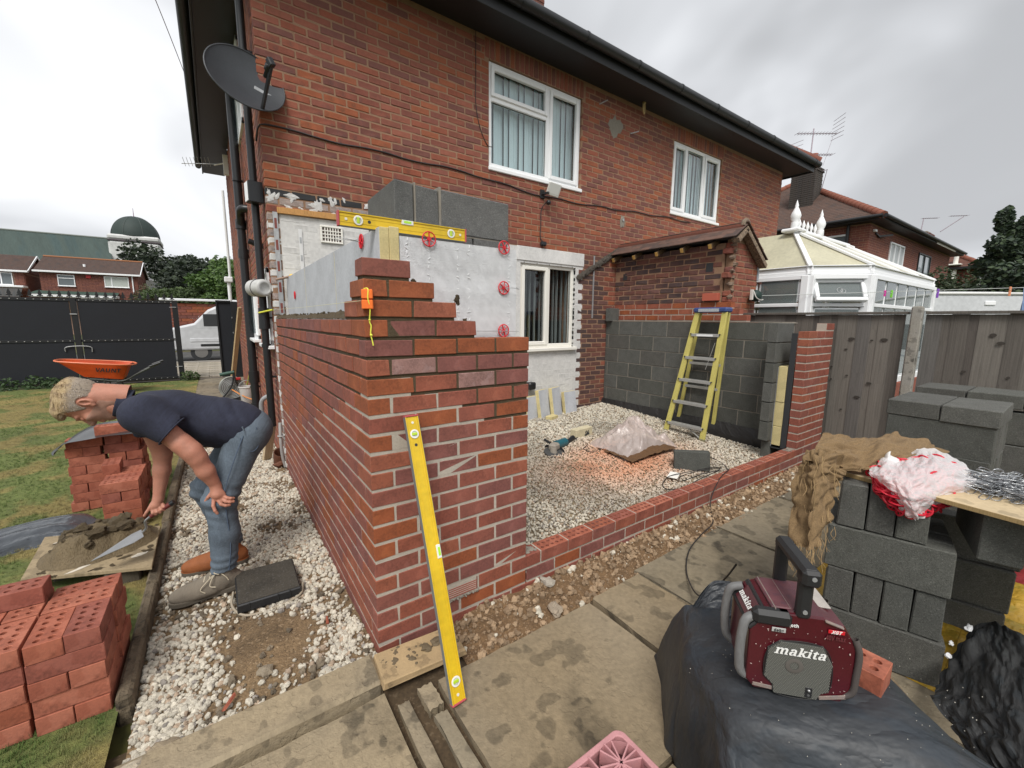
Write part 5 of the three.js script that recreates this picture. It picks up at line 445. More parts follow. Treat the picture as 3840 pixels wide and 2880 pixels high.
function pvcWindow(par, at, w, h, ry, nb = 2, o = {}) { const g = new THREE.Group(); g.name = 'window'; g.position.set(...at); g.rotation.y = ry; par.add(g); const f = .06; const fr = [bx(-w / 2, -w / 2 + f, -h / 2, h / 2, -.04, .03, .006), bx(w / 2 - f, w / 2, -h / 2, h / 2, -.04, .03, .006), bx(-w / 2 + f, w / 2 - f, h / 2 - f, h / 2, -.04, .03, .006), bx(-w / 2 + f, w / 2 - f, -h / 2, -h / 2 + f, -.04, .03, .006)]; for (let i = 1; i < nb; i++) { const x = o.split ?? (-w / 2 + w * i / nb); fr.push(bx(x - .04, x + .04, -h / 2 + f, h / 2 - f, -.035, .028, .006)); } if (o.tr) fr.push(bx(-w / 2 + f, w / 2 - f, o.tr - .04, o.tr + .04, -.035, .03, .006)); obj('frame', fr, o.fm ?? K.whitePvc, g); obj('pane', bx(-w / 2 + f, w / 2 - f, -h / 2 + f, h / 2 - f, -.02, -.012, .0005), mat(o.gc ?? [.12, .14, .15], { r: .06 }), g); if (o.blind) obj('blind', bx(-w / 2 + f, w / 2 - f, -h / 2 + f, h / 2 - f, -.011, -.008, .0003), mat(o.blind, { r: .4 }), g); obj('sill', bx(-w / 2 - .04, w / 2 + .04, -h / 2 - .04, -h / 2, -.04, .08, .006), o.fm ?? K.whitePvc, g); return g; }
{
  const t = thing('neighbour_house', 'red brick semi with a hipped brown tile roof and tall chimney behind the conservatory', 'house'), X0 = 17.87, Z0 = -3.3, X1 = 29.9, Z1 = -11.3, EH = 4.98, mats = [[.25, .085, .062], [.23, .08, .064], [.27, .09, .065], [.21, .078, .066]].map((c) => mat(c, { r: .95, map: 'old', s: .6 }));
  const wf = [[20.2, 22.0, 3.45, 4.62], [24.2, 26.2, 3.45, 4.62], [20.2, 22.2, .9, 2.2], [24.2, 26.2, .9, 2.2]], wl = [[-4.55, -3.9, 3.95, 4.68]]; const l1 = brickSkin(X0, X1, 0, EH, Z0 - .04, wf, mats, .0785, .238), l2 = brickSkin(Z1, Z0 - .08, 0, EH, X0 + .04, wl, mats, .0785, .238, true); pieces('brick', t, [...l1, ...l2], mats, 0, { c: .006, jit: .002, nv: 1 }); obj('wall', [bx(X0 + .006, X1, 0, EH, Z1, Z0 - .006, .001)], MORTAR.buff, t);
  pvcWindow(t, [21.1, 4.03, Z0 + .01], 1.8, 1.17, 0, 3, { blind: [.42, .45, .46] }); pvcWindow(t, [25.2, 4.03, Z0 + .01], 2.0, 1.17, 0, 2, { fm: K.blackPaint, gc: [.3, .34, .36] }); pvcWindow(t, [X0 - .01, 4.33, -4.22], .66, .74, -PI / 2, 1); pvcWindow(t, [21.2, 1.55, Z0 + .01], 2, 1.3, 0, 2);
  const e = .42, x0 = X0 - e, x1 = X1 + e, z0 = Z0 + e, z1 = Z1 - e, ye = 5.06, tn = Math.tan(R(33)), h = (z0 - z1) / 2, ry = ye + h * tn, ra = [x0 + h, ry, z0 - h], rb = [x1 - h, ry, z0 - h]; obj('roof', [...tileSlope([x0, ye, z0], [x1, ye, z0], rb, ra, 34), ...tileSlope([x0, ye, z1], [x0, ye, z0], ra, ra, 34), ...tileSlope([x1, ye, z0], [x1, ye, z1], rb, rb, 20), ...tileSlope([x1, ye, z1], [x0, ye, z1], ra, rb, 20)], tileBrown, t);
  const hips = []; for (let i = 0; i < 26; i++) { const a = i / 26, b = (i + 1) / 26 + .003, f = (k) => [lerp(x0, ra[0], k), lerp(ye, ry, k) + .03, lerp(z0, ra[2], k)]; hips.push(rod(f(a), f(b), .13, .115, 8)); const g = (k) => [lerp(x0, ra[0], k), lerp(ye, ry, k) + .03, lerp(z1, ra[2], k)]; hips.push(rod(g(a), g(b), .13, .115, 8)); } for (const q of hips.slice(0, 52)) obj('hip_tile', q, ridgeRed, t);
  obj('eaves', [bx(x0, x1, EH, ye, z1, z0, .01), rod([x0, ye + .02, z0 + .06], [x1, ye + .02, z0 + .06], .06), rod([x0 - .06, ye + .02, z0], [x0 - .06, ye + .02, z1], .06)], K.blackPaint, t); obj('fascia_board', bx(24.6, 28.2, EH - .03, ye + .02, z0 + .005, z0 + .03, .003), mat([.55, .52, .46], { r: .7 }), t); obj('downpipe', rod([X0 - .06, 0, -3.9], [X0 - .06, 5, -3.9], .05), K.blackPvc, t); obj('meter_box', bx(18.15, 18.35, 4.72, 4.8, Z0, Z0 + .08, .01), K.whitePvc, t); obj('bracket', [bar([18.7, 4.62, Z0], [19.4, 4.72, Z0 + .2], .12, .06), bar([18.4, 4.7, Z0 + .02], [18.8, 4.6, Z0 + .05], .05)], K.blackPaint, t);
  { const c = new THREE.Group(); c.name = 'chimney'; t.add(c); const cl = []; const cx = 19.75, cz = -6.05; for (let r = 0; r < 22; r++) for (let k = 0; k < 4; k++) { const w = r > 19 ? 1.02 : .94; cl.push(mv(cb(w / 4 - .01, .067, w * .7, .004, k), cx - w / 2 + (k + .5 - (r % 2 ? .12 : 0)) * w / 4, 6.1 + r * .0785, cz)); cl.push(mv(cb(.1, .067, w / 4 - .01, .004, k + 1), cx - w / 2, 6.1 + r * .0785, cz - .33 + k * .21)); } obj('chimney_brick', cl, mat([.075, .062, .054], { r: .95, map: 'old', s: .5 }), c); obj('chimney_core', bx(cx - .45, cx + .45, 5.6, 7.78, cz - .32, cz + .32, .005), MORTAR.grey, c); const pot = lathe([[.1, 0], [.13, .02], [.12, .35], [.15, .38], [.15, .46], [.11, .46], [.1, .1]], 16), pm = mat([.3, .1, .065], { r: .9 }); obj('chimney_pot', pot, pm, c, [cx - .2, 7.8, cz]); obj('chimney_pot', pot, pm, c, [cx + .22, 7.82, cz]).scale.set(1.05, 1.25, 1.05); }
  const aM = mat([.3, .25, .28], { r: .5, m: .5 }); const ag = thing('tv_aerial', 'tall mast with several aerials strapped to the dark chimney', 'aerial'); const b0 = V3(19.25, 6.7, -5.9); obj('mast', rod([19.25, 6.4, -5.9], [19.85, 9.35, -6.1], .022), aM, ag); const yagi = (o, dx, dz, n, L, el) => { const p = []; p.push(rod([o[0] - dx * L * .4, o[1] - L * .02, o[2] - dz * L * .4], [o[0] + dx * L * .6, o[1] + L * .02, o[2] + dz * L * .6], .014)); for (let i = 0; i < n; i++) { const k = -.4 + i / (n - 1), x = o[0] + dx * L * k, z = o[2] + dz * L * k, y = o[1] + k * L * .04; p.push(rod([x + dz * el, y, z - dx * el], [x - dz * el, y, z + dx * el], .007)); } return p; }; obj('yagi', yagi([19.8, 9.15, -6.08], .85, .52, 14, 1.7, .16), aM, ag); obj('yagi', yagi([19.65, 8.3, -6.03], .85, .52, 14, 1.5, .16), aM, ag); const grid = (o, s) => { const p = []; for (let i = 0; i < 6; i++) p.push(rod([o[0] - .05 + i * .02, o[1] - .38 + i * .15, o[2] - .2], [o[0] + .25 * s, o[1] - .32 + i * .16, o[2] + .25], .008)); return p; }; obj('reflector', [...grid([20.55, 9.3, -5.5], -.6), ...grid([18.95, 8.3, -6.4], .8)], aM, ag); obj('stay', [rod([19.5, 7.5, -5.98], [20.25, 7.75, -5.6], .012), rod([20.2, 7.72, -5.6], [20.15, 7.0, -5.7], .012), rod([20.4, 9.0, -5.6], [20.15, 7.9, -5.75], .006)], aM, ag);
  const a2 = thing('tv_aerial', 'left of two small aerials on the far right-hand chimney', 'aerial'); obj('mast', rod([30.2, 6.3, -4.6], [30.4, 7.1, -4.6], .02), aM, a2); obj('yagi', yagi([30.6, 7.1, -4.45], .82, .57, 8, .8, .1), aM, a2); obj('bracket', rod([30.1, 6.4, -4.7], [30.3, 6.4, -4.5], .02), aM, a2); const a3 = thing('tv_aerial', 'right of two small aerials, on a slanting mast at the far right-hand chimney', 'aerial'); obj('mast', rod([31.0, 6.4, -4.0], [32.1, 7.2, -3.4], .02), aM, a3); obj('yagi', yagi([31.85, 7.24, -3.6], .82, .57, 8, .9, .1), aM, a3);
  const fc = thing('brick_chimney', 'low red brick chimney with aerials behind the neighbouring roof', 'chimney', [30.8, 0, -4.6]); obj('stack', [...Array(14)].map((_, r) => bx(-.55, .55, 5.2 + r * .08, 5.27 + r * .08, -.35, .35, .006, r, .01)), mats[3], fc); obj('cap', bx(-.5, .3, 6.33, 6.42, -.25, .25, .02), MORTAR.grey, fc);
  // third house along the row
  const h3 = thing('neighbour_house', 'farther red brick house with dark eaves and white windows left of the conifer', 'house'); const q0 = 36.6, qz = -3.4; pieces('brick', h3, [...brickSkin(q0, 46, 0, 4.9, qz, [], mats, .157, .476), ...brickSkin(-11, qz - .1, 0, 4.9, q0, [], mats, .157, .476, true)], mats, 0, { c: .004, nv: 1 }); obj('wall', bx(q0 + .01, 46, 0, 4.9, -11, qz - .01, .001), MORTAR.buff, h3); obj('roof', [...tileSlope([q0 - .5, 5.0, qz + .5], [46.5, 5.0, qz + .5], [42, 7.6, -7.2], [q0 + 3.6, 7.6, -7.2], 22, .03), ...tileSlope([q0 - .5, 5.0, -11.5], [q0 - .5, 5.0, qz + .5], [q0 + 3.6, 7.6, -7.2], [q0 + 3.6, 7.6, -7.2], 22, .03)], mat([.16, .07, .05], { r: .95, map: 'old', s: 1 }), h3); const hp = []; for (let i = 0; i < 14; i++) { const f = (k) => [lerp(q0 - .5, q0 + 3.6, k), lerp(5.0, 7.6, k) + .04, lerp(qz + .5, -7.2, k)]; hp.push(rod(f(i / 14), f((i + 1) / 14 + .004), .15, .13, 7)); } for (const q of hp) obj('hip_tile', q, ridgeRed, h3); obj('eaves', bx(q0 - .55, 46.5, 4.85, 5.0, -11.5, qz + .55, .01), K.blackPaint, h3);
  pvcWindow(h3, [q0 - .06, 4.0, -5.0], 1.2, 1.3, -PI / 2, 1, { tr: .3 }); pvcWindow(h3, [38.9, 3.75, qz + .06], .9, 1.5, 0, 2, { gc: [.18, .12, .2] }); obj('flue', [rod([q0 - .3, 3.8, -4.1], [q0 - .3, 6.0, -4.1], .11), bx(q0 - .7, q0 + .2, 5.1, 5.18, -4.4, -3.8, .02)], K.oldPvc, h3);
}
// ---------- trees
function tree(name, label, cat, base, H, blobs, cols, n, leaf, o = {}) { const t = thing(name, label, cat, base, 0, o.group), r = rng(Math.round(base[0] * 13 + base[2] * 7 + 500)); const tr = [rod([0, -.1, 0], [.05 * H * .1, H * .45, 0], o.tr ?? H * .028, (o.tr ?? H * .028) * .6, 9)]; for (let i = 0; i < 9; i++) { const b = blobs[i % blobs.length]; tr.push(rod([0, H * (.2 + .03 * i), 0], [b[0] * .8, b[1], b[2] * .8], H * .012, H * .004, 6)); } obj('trunk', tr, mat(o.bark ?? [.07, .055, .04], { r: 1, map: 'wood', s: .4 }), t);
  const per = Math.floor(n / cols.length); cols.forEach((c, ci) => { const P = [], U = []; for (let i = 0; i < per; i++) { const b = blobs[Math.floor(r() * blobs.length)]; let x, y, z, d; do { x = r() * 2 - 1; y = r() * 2 - 1; z = r() * 2 - 1; d = Math.hypot(x, y, z); } while (d > 1 || d < .55 * r()); const wob = .72 + .5 * N3(x * 2.4 + b[0], y * 2.4 + b[1], z * 2.4 + b[2], 7); x = b[0] + x * b[3] * wob; y = b[1] + y * (b[4] ?? b[3]) * wob; z = b[2] + z * b[3] * wob; if (N3(x * 1.3 / leaf * .06, y * 1.3 / leaf * .06, z * 1.3 / leaf * .06, 9) < .3) continue; const s = leaf * (.6 + .8 * r()), a = r() * 6.3, e = (r() - .5) * 2.2, dx = Math.cos(a), dz = Math.sin(a), ux = -dz * Math.sin(e), uy = Math.cos(e), uz = dx * Math.sin(e); const v = (p, q) => [x + dx * p * s + ux * q * s, y + uy * q * s, z + dz * p * s + uz * q * s]; P.push(...v(-.5, 0), ...v(0, -.32), ...v(.5, .05), ...v(-.5, 0), ...v(.5, .05), ...v(0, .36)); for (let k = 0; k < 6; k++) U.push(x + k * .02, y); } const g = new THREE.BufferGeometry(); g.setAttribute('position', new THREE.Float32BufferAttribute(P, 3)); g.setAttribute('uv', new THREE.Float32BufferAttribute(U, 2)); g.computeVertexNormals(); obj('crown', g, mat(c, { r: .8, transmission: .3, thickness: 0 }), t); }); return t; }
{ const bl = []; for (let i = 0; i < 16; i++) bl.push([.0 + .35 * Math.cos(i * 2.4), 1.2 + i * .32, .35 * Math.sin(i * 2.4), 1.75 - i * .1, .5]); tree('conifer_tree', 'dark drooping conifer at the far right edge behind the washing line', 'tree', [23.6, -.6, -.6], 6, bl, [[.02, .04, .024], [.03, .058, .026], [.05, .085, .03]], 16000, .16); const b2 = []; for (let i = 0; i < 8; i++) b2.push([.5 * Math.cos(i * 2.4), 1.2 + i * .2, .5 * Math.sin(i * 2.4), .75]); tree('shrub', 'green bush in front of the farther brick house, above the caravan', 'shrub', [26.5, .8, -2.6], 2.6, b2, [[.04, .07, .025], [.06, .09, .035]], 5000, .12); }
// ---------- stepladder
{
  const t = thing('step_ladder', 'yellow stepladder with a blue top standing in front of the block wall', 'stepladder'), ym = mat([.68, .6, .17], { r: .55, map: 'mottle', s: .4 }), al = mat([.55, .55, .53], { r: .45, m: .5, map: 'mottle', s: .3 }), bm = mat([.04, .075, .24], { r: .5, map: 'mottle', s: .2 }); const fy = .07; const zt = [-1.36, -1.03], F = [[4.56, fy, -1.6], [4.57, fy - .02, -1.06]], Bk = [[4.93, fy + .02, -1.67], [4.93, fy, -1.13]], T = [[4.77, 1.74, -1.37], [4.77, 1.74, -1.0]], T2 = [[4.85, 1.74, -1.38], [4.85, 1.74, -1.0]];
  for (let i = 0; i < 2; i++) { obj('front_rail', bar(F[i], T[i], .03, .07, .004), ym, t); obj('rear_rail', bar(Bk[i], T2[i], .026, .05, .004), ym, t); obj('foot', [mv(cb(.045, .06, .08, .006), F[i][0], F[i][1] + .02, F[i][2]), mv(cb(.04, .05, .06, .006), Bk[i][0], Bk[i][1] + .02, Bk[i][2])], mat([.2, .18, .1], { r: .8 }), t); }
  [.235, .54, .845, 1.15, 1.455].forEach((y, i) => { const k = (y - fy) / (1.74 - fy), p = F.map((f, j) => [lerp(f[0], T[j][0], k), y, lerp(f[2], T[j][2], k)]); obj('step', [bar([p[0][0] + .01, y, p[0][2] + .01], [p[1][0] + .01, y, p[1][2] - .01], .085, .01), bar([p[0][0] - .03, y - .015, p[0][2] + .01], [p[1][0] - .03, y - .015, p[1][2] - .01], .006, .034)], al, t); obj('rivet', p.map((q) => mv(new THREE.CylinderGeometry(.009, .009, .012, 10), q[0] - .03, y - .0, q[2], 0, 0, PI / 2)), K.dark, t); });
  [.22, .72, 1.05].forEach((y) => { const k = (y - fy) / (1.74 - fy), p = Bk.map((f, j) => [lerp(f[0], T2[j][0], k), y, lerp(f[2], T2[j][2], k)]); obj('rear_bar', bar(p[0], p[1], .03, .035), al, t); }); obj('brace', [bar([4.6, .24, -1.55], [4.57, .09, -1.62], .012, .02), bar([4.6, .24, -1.35], [4.58, .09, -1.08], .02, .012), bar([4.6, .24, -1.3], [4.92, .1, -1.16], .02, .012), bar([4.66, 1.0, -1.14], [4.7, 1.35, -1.06], .02, .006)], al, t); obj('top_cap', [bx(4.73, 4.89, 1.735, 1.8, -1.42, -.96, .018)], bm, t); obj('label', bx(4.726, 4.732, 1.745, 1.785, -1.34, -1.06, .001), mat([.5, .52, .55], { r: .6, map: 'old', s: .08 }), t); obj('step_label', bar([4.703, 1.44, -1.35], [4.703, 1.44, -1.1], .003, .025), K.whitePvc, t);
}
// ---------- things on the extension floor
{
  const g = thing('angle_grinder', 'large teal angle grinder lying on the white gravel floor', 'power tool', [2.72, .06, -1.78], R(20)); const teal = mat([.02, .13, .17], { r: .45, map: 'mottle', s: .2 }), gm = mat([.35, .31, .26], { r: .6, map: 'mottle', s: .1 }); obj('disc', mv(new THREE.CylinderGeometry(.115, .115, .008, 30), -.17, .045, .03, .25, 0, .1), mat([.05, .05, .05], { r: .7 }), g); obj('guard', mv(new THREE.CylinderGeometry(.125, .125, .035, 24, 1, true, 0, PI), -.17, .06, .03, .25, 0, .1), K.dark, g); obj('gear_head', [mv(cb(.13, .085, .1, .02), -.11, .095, 0), mv(new THREE.CylinderGeometry(.035, .045, .06, 16), -.16, .07, .02)], gm, g); obj('motor_body', [mv(new THREE.CylinderGeometry(.052, .05, .24, 20), .06, .09, -.01, 0, 0, PI / 2 - .06), mv(cb(.07, .05, .1, .012), .12, .09, -.01)], teal, g); obj('rear_handle', [mv(new THREE.CylinderGeometry(.026, .034, .24, 14), .28, .065, -.01, 0, 0, PI / 2 + .16), mv(new THREE.CylinderGeometry(.01, .02, .14, 10), .44, .04, -.01, 0, 0, PI / 2 + .2)], K.blackPvc, g); obj('side_handle', rod([-.1, .12, -.05], [-.06, .14, -.16], .016), K.blackPvc, g);
  const cm = mat([.02, .018, .018], { r: .6 }), fl = (x, z) => floorH(x, z) + .012; const cord = (label, pts, r = .005) => tag(obj('cable', tube(pts.map(([x, z, y]) => [x, y ?? fl(x, z), z]), r, 90, 6), cm), label, 'cable');
  cord('black cable of the angle grinder snaking to the plastic sack', [[3.2, -1.86, .09], [3.12, -1.7], [2.98, -1.62], [3.0, -1.5], [3.3, -1.55], [3.55, -1.45]]); cord('dark cable running from the plastic sack over the low wall to the radio', [[3.72, -1.22, .12], [3.95, -1.1], [4.12, -.85], [4.08, -.55], [3.9, -.35], [3.72, -.2], [3.6, -.12, .12], [3.45, -.115, .2], [3.35, -.08, .225], [3.1, -.02, .224], [2.98, .012, .19], [2.9, .02, .1], [2.84, .05, .03], [2.74, .12, .02], [2.62, .2, .02], [2.4, .24, .012], [2.1, .32, .012], [1.86, .45, .012], [1.66, .62, .05], [1.45, .8, .2], [1.2, 1.02, .52], [1.06, 1.12, .68]], .0042); cord('loose coil of black cable behind the perforated wall top', [[3.34, -.16, .2], [3.1, -.2, .16], [2.92, -.3, .06], [2.9, -.45], [3.1, -.55, .06], [3.35, -.45, .1], [3.42, -.25, .19], [3.3, -.14, .22], [3.12, -.2, .2], [3.02, -.35, .1], [3.2, -.46, .08], [3.4, -.34, .14], [3.38, -.16, .22]], .0045);
  const wh = (x, z, s) => { const d = Math.hypot(x, z); return s * Math.exp(-d * d * 3); }; const sk = thing('plastic_sack', 'clear crumpled plastic sack with brown hessian under it on the gravel floor', 'sack', [3.62, .06, -1.42]); const gr = (n, m, f) => { const rows = []; for (let j = 0; j <= m; j++) { const r = []; for (let i = 0; i <= n; i++) r.push(f(i / n, j / m)); rows.push(r); } return quadStrip(rows); }; obj('bag', gr(50, 34, (u, v) => { const x = (u - .5) * .95, z = (v - .5) * .66, e = Math.min(u, 1 - u, v, 1 - v), h = .02 + .3 * Math.exp(-(x * x * 5.5 + (z + .04) ** 2 * 10)) * (.62 + .5 * F2(u * 5 + 2, v * 5, 81, 3)) + .06 * Math.abs(F2(u * 8, v * 6, 83, 3) - .5) * 4 * sstep(0, .15, e) - .04 * sstep(.06, 0, e); return [x + .06 * (F2(u * 4, v * 4, 84) - .5), h, z + .1 * (F2(u * 4, v * 4, 85) - .5) + .0]; }), mat([.82, .72, .68], { r: .28, transmission: .62, thickness: 0, bump: 'folds', bs: .5, bh: .02 }), sk); obj('hessian', gr(40, 26, (u, v) => { const x = (u - .5) * .85 - .08, z = (v - .5) * .42 + .2; return [x, .005 + .11 * Math.exp(-(x * x * 6 + (z - .12) ** 2 * 14)) * (.5 + F2(u * 7, v * 5, 91, 3)) + .02 * F2(u * 15, v * 15, 92), z]; }), mat([.17, .085, .035], { r: .95, map: 'weave', s: .12, bump: 'folds', bs: .3, bh: .02 }), sk);
  const bk = thing('concrete_block', 'single dark grey concrete block tilted on the gravel near the low wall', 'concrete block', [3.62, .12, -.62], R(-52)); obj('block', cb(.36, .2, .14, .006, 3, .003), blockMats[2], bk, [0, 0, 0], [R(-8), 0, R(3)]);
  tag(obj('card_scrap', cb(.17, .006, .1, .002), mat([.75, .73, .68], { r: .9 }), null, [3.2, .06, -.55], [0, .4, .02]), 'small white scrap of card lying on the gravel by the cable coil', 'scrap'); tag(obj('wall_vent', cb(.14, .11, .12, .02), K.blackPvc, null, [3.3, .64, HZ + .06], [0, .1, 0]), 'black plastic pipe outlet on the white wall under the window', 'pipe outlet');
}
const FONT = await new FontLoader().loadAsync('fonts/droid/droid_sans_bold.typeface.json'), SERIF = await new FontLoader().loadAsync('fonts/droid/droid_serif_bold.typeface.json');
function letters(s, size, depth = .002, shear = 0, font = FONT) { const g = new TextGeometry(s, { font, size, depth, curveSegments: 4, bevelEnabled: false }); g.computeBoundingBox(); const b = g.boundingBox; g.translate(-(b.min.x + b.max.x) / 2, -(b.min.y + b.max.y) / 2, 0); if (shear) g.applyMatrix4(new THREE.Matrix4().set(1, shear, 0, 0, 0, 1, 0, 0, 0, 0, 1, 0, 0, 0, 0, 1)); return g; }
// ---------- gates at the end of the side passage
{
  const t = thing('metal_gate', 'wide black sheeted metal gate with a row of spear finials behind the wheelbarrow', 'gate'), sh = mat([.0085, .011, .018], { r: .75, map: 'mottle', s: 1.2 }), fr = mat([.006, .007, .009], { r: .55 }), Zg = -11.9; let screws = [];
  for (const [a, b] of [[-5.2, -3.2], [-3.06, -1.4]]) for (const [c, d] of [[.12, 1.03], [1.09, 1.96]]) obj('sheet', bx(a, b, c, d, Zg - .006, Zg, .001), sh, t); for (const [x, w] of [[-3.13, .1], [-1.31, .11], [-5.25, .1]]) obj('post', bx(x - w / 2, x + w / 2, 0, 2.03, Zg - .05, Zg + .03, .004), fr, t); for (const y of [.06, 1.03, 1.96]) obj('rail', bx(-5.2, -1.3, y, y + .06, Zg - .02, Zg + .012, .003), fr, t);
  for (const y of [.09, 1.06, 1.99]) for (let x = -5.15; x < -1.36; x += .118) screws.push(mv(new THREE.SphereGeometry(.012, 6, 4), x, y, Zg + .014, 0, 0, 0, [1, .55, .5])); stuff(obj('screw', screws, mat([.5, .5, .48], { r: .5 }), t)); const sp = prism([[-.008, 0], [.008, 0], [.008, .05], [.045, .045], [.05, .065], [.02, .075], [.035, .1], [0, .2], [-.035, .1], [-.02, .075], [-.05, .065], [-.045, .045], [-.008, .05]], .012); for (let i = 0; i < 26; i++) obj('finial', sp, fr, t, [-5.15 + i * .152, 2.01, Zg - .006]); obj('bolt', [bx(-1.42, -1.28, 1.86, 1.875, Zg + .03, Zg + .045, .003), bx(-1.42, -1.28, .36, .375, Zg + .03, Zg + .045, .003), bx(-3.2, -3.08, 1.66, 1.68, Zg + .03, Zg + .05, .004), tube([[-3.36, .82, Zg + .02], [-3.36, .9, Zg + .03], [-3.3, .93, Zg + .03], [-2.98, .93, Zg + .03], [-2.92, .9, Zg + .03], [-2.92, .8, Zg + .02]], .01, 30, 6)], K.galv, t);
  const g = thing('metal_gate', 'narrow black gate leaf standing open against the house at the end of the passage', 'gate'); obj('sheet', bx(-.44, -.12, .04, 2.06, -12.05, -12.04, .002), sh, g).rotation.y = 0; obj('post', bx(-.13, .03, 0, 2.05, -11.95, -11.85, .004), fr, g); obj('frame', [bx(-.46, -.42, .02, 2.08, -12.06, -12.0, .003), bx(-.44, -.12, 2.03, 2.08, -12.06, -12.0, .003), bx(-.44, -.12, .02, .07, -12.06, -12.0, .003)], fr, g); obj('latch', [bx(-.13, -.115, 1.6, 1.64, -11.84, -11.83, .003), bx(-.13, -.115, 1.2, 1.24, -11.84, -11.83, .003)], K.galv, g);
}
{ // pavement beyond the gate, road and van
  const g = new THREE.Group(); g.name = 'pavement'; g.userData.kind = 'structure'; scene.add(g); const pm = [[.46, .41, .33], [.42, .38, .31], [.48, .43, .36]].map((c) => mat(c, { r: .95, map: 'slab', s: 1.5 })); const r = rng(81); for (let j = 0; j < 14; j++) for (let i = 0; i < 6; i++) { const x = -2.3 + i * .62 + (j % 2) * .31, z = -12.3 - j * .34; obj('flag', cb(.605, .05, .325, .006), pm[Math.floor(r() * 3)], g, [x, -.005 + .004 * r(), z - .17]); } struct('joint_bed', field(-3, 2, -17.2, -12.1, 1, () => -.012), mat([.12, .1, .08], { r: 1 }));
  struct('road', field(-60, 60, -24, -17.2, 4, () => -.03), mat([.09, .09, .088], { r: .95, map: 'slab', s: 3 })); struct('kerb', [bx(-60, 60, -.06, .05, -17.3, -17.18, .01)], mat([.3, .28, .25], { r: .95 }));
  const v = thing('van', 'white panel van parked on the road beyond the open gate', 'van', [.9, 0, -18.6]), wm = mat([.74, .76, .79], { r: .3, clearcoat: .5, map: 'mottle', s: 6 }); const body = prism([[-2.9, .48], [-2.95, .9], [-2.75, 1.15], [-2.0, 1.35], [-1.55, 1.85], [-1.3, 1.98], [2.1, 2.02], [2.3, 1.9], [2.35, .5]], 1.72, .07).translate(0, 0, -.86); obj('body', body, wm, v); obj('seam', [bx(-1.2, -1.192, .6, 1.9, .928, .933, .001), bx(.9, .908, .6, 1.9, .928, .933, .001), bx(-2.0, 2.2, 1.22, 1.228, .927, .933, .001)], mat([.4, .42, .44], { r: .5 }), v); obj('panel_crease', bx(-2.2, 2.2, .72, .86, .9, .945, .03), wm, v); obj('sill_strip', bx(-1.9, 2.2, .56, .64, .92, .95, .01), K.blackPvc, v); obj('door_handle', bx(-.35, -.15, 1.17, 1.2, .925, .96, .008), K.blackPvc, v); obj('slide_rail', bx(-1.0, 1.9, 1.17, 1.19, .926, .936, .003), mat([.5, .52, .54], { r: .4 }), v); for (const x of [-1.9, 1.5]) { const w = new THREE.Group(); w.name = 'wheel'; v.add(w); obj('tyre', mv(new THREE.CylinderGeometry(.33, .33, .22, 24), x, .33, .76, PI / 2), K.dark, w); obj('rim', mv(new THREE.CylinderGeometry(.2, .2, .23, 20), x, .33, .765, PI / 2), K.steel, w); } obj('side_window', bx(-1.75, -1.3, 1.3, 1.75, .92, .94, .02), K.dark, v);
  const gw = thing('garden_wall', 'low red brick wall with white coping behind the white van', 'wall'); pieces('brick', gw, brickSkin(-2.6, 1.4, 0, 2.45, -26, [], B.old, .157, .476), B.old, 0, { c: .005, nv: 1 }); obj('coping', bx(-2.7, 1.5, 2.46, 2.58, -26.15, -25.8, .02), K.whitePvc, gw);
}
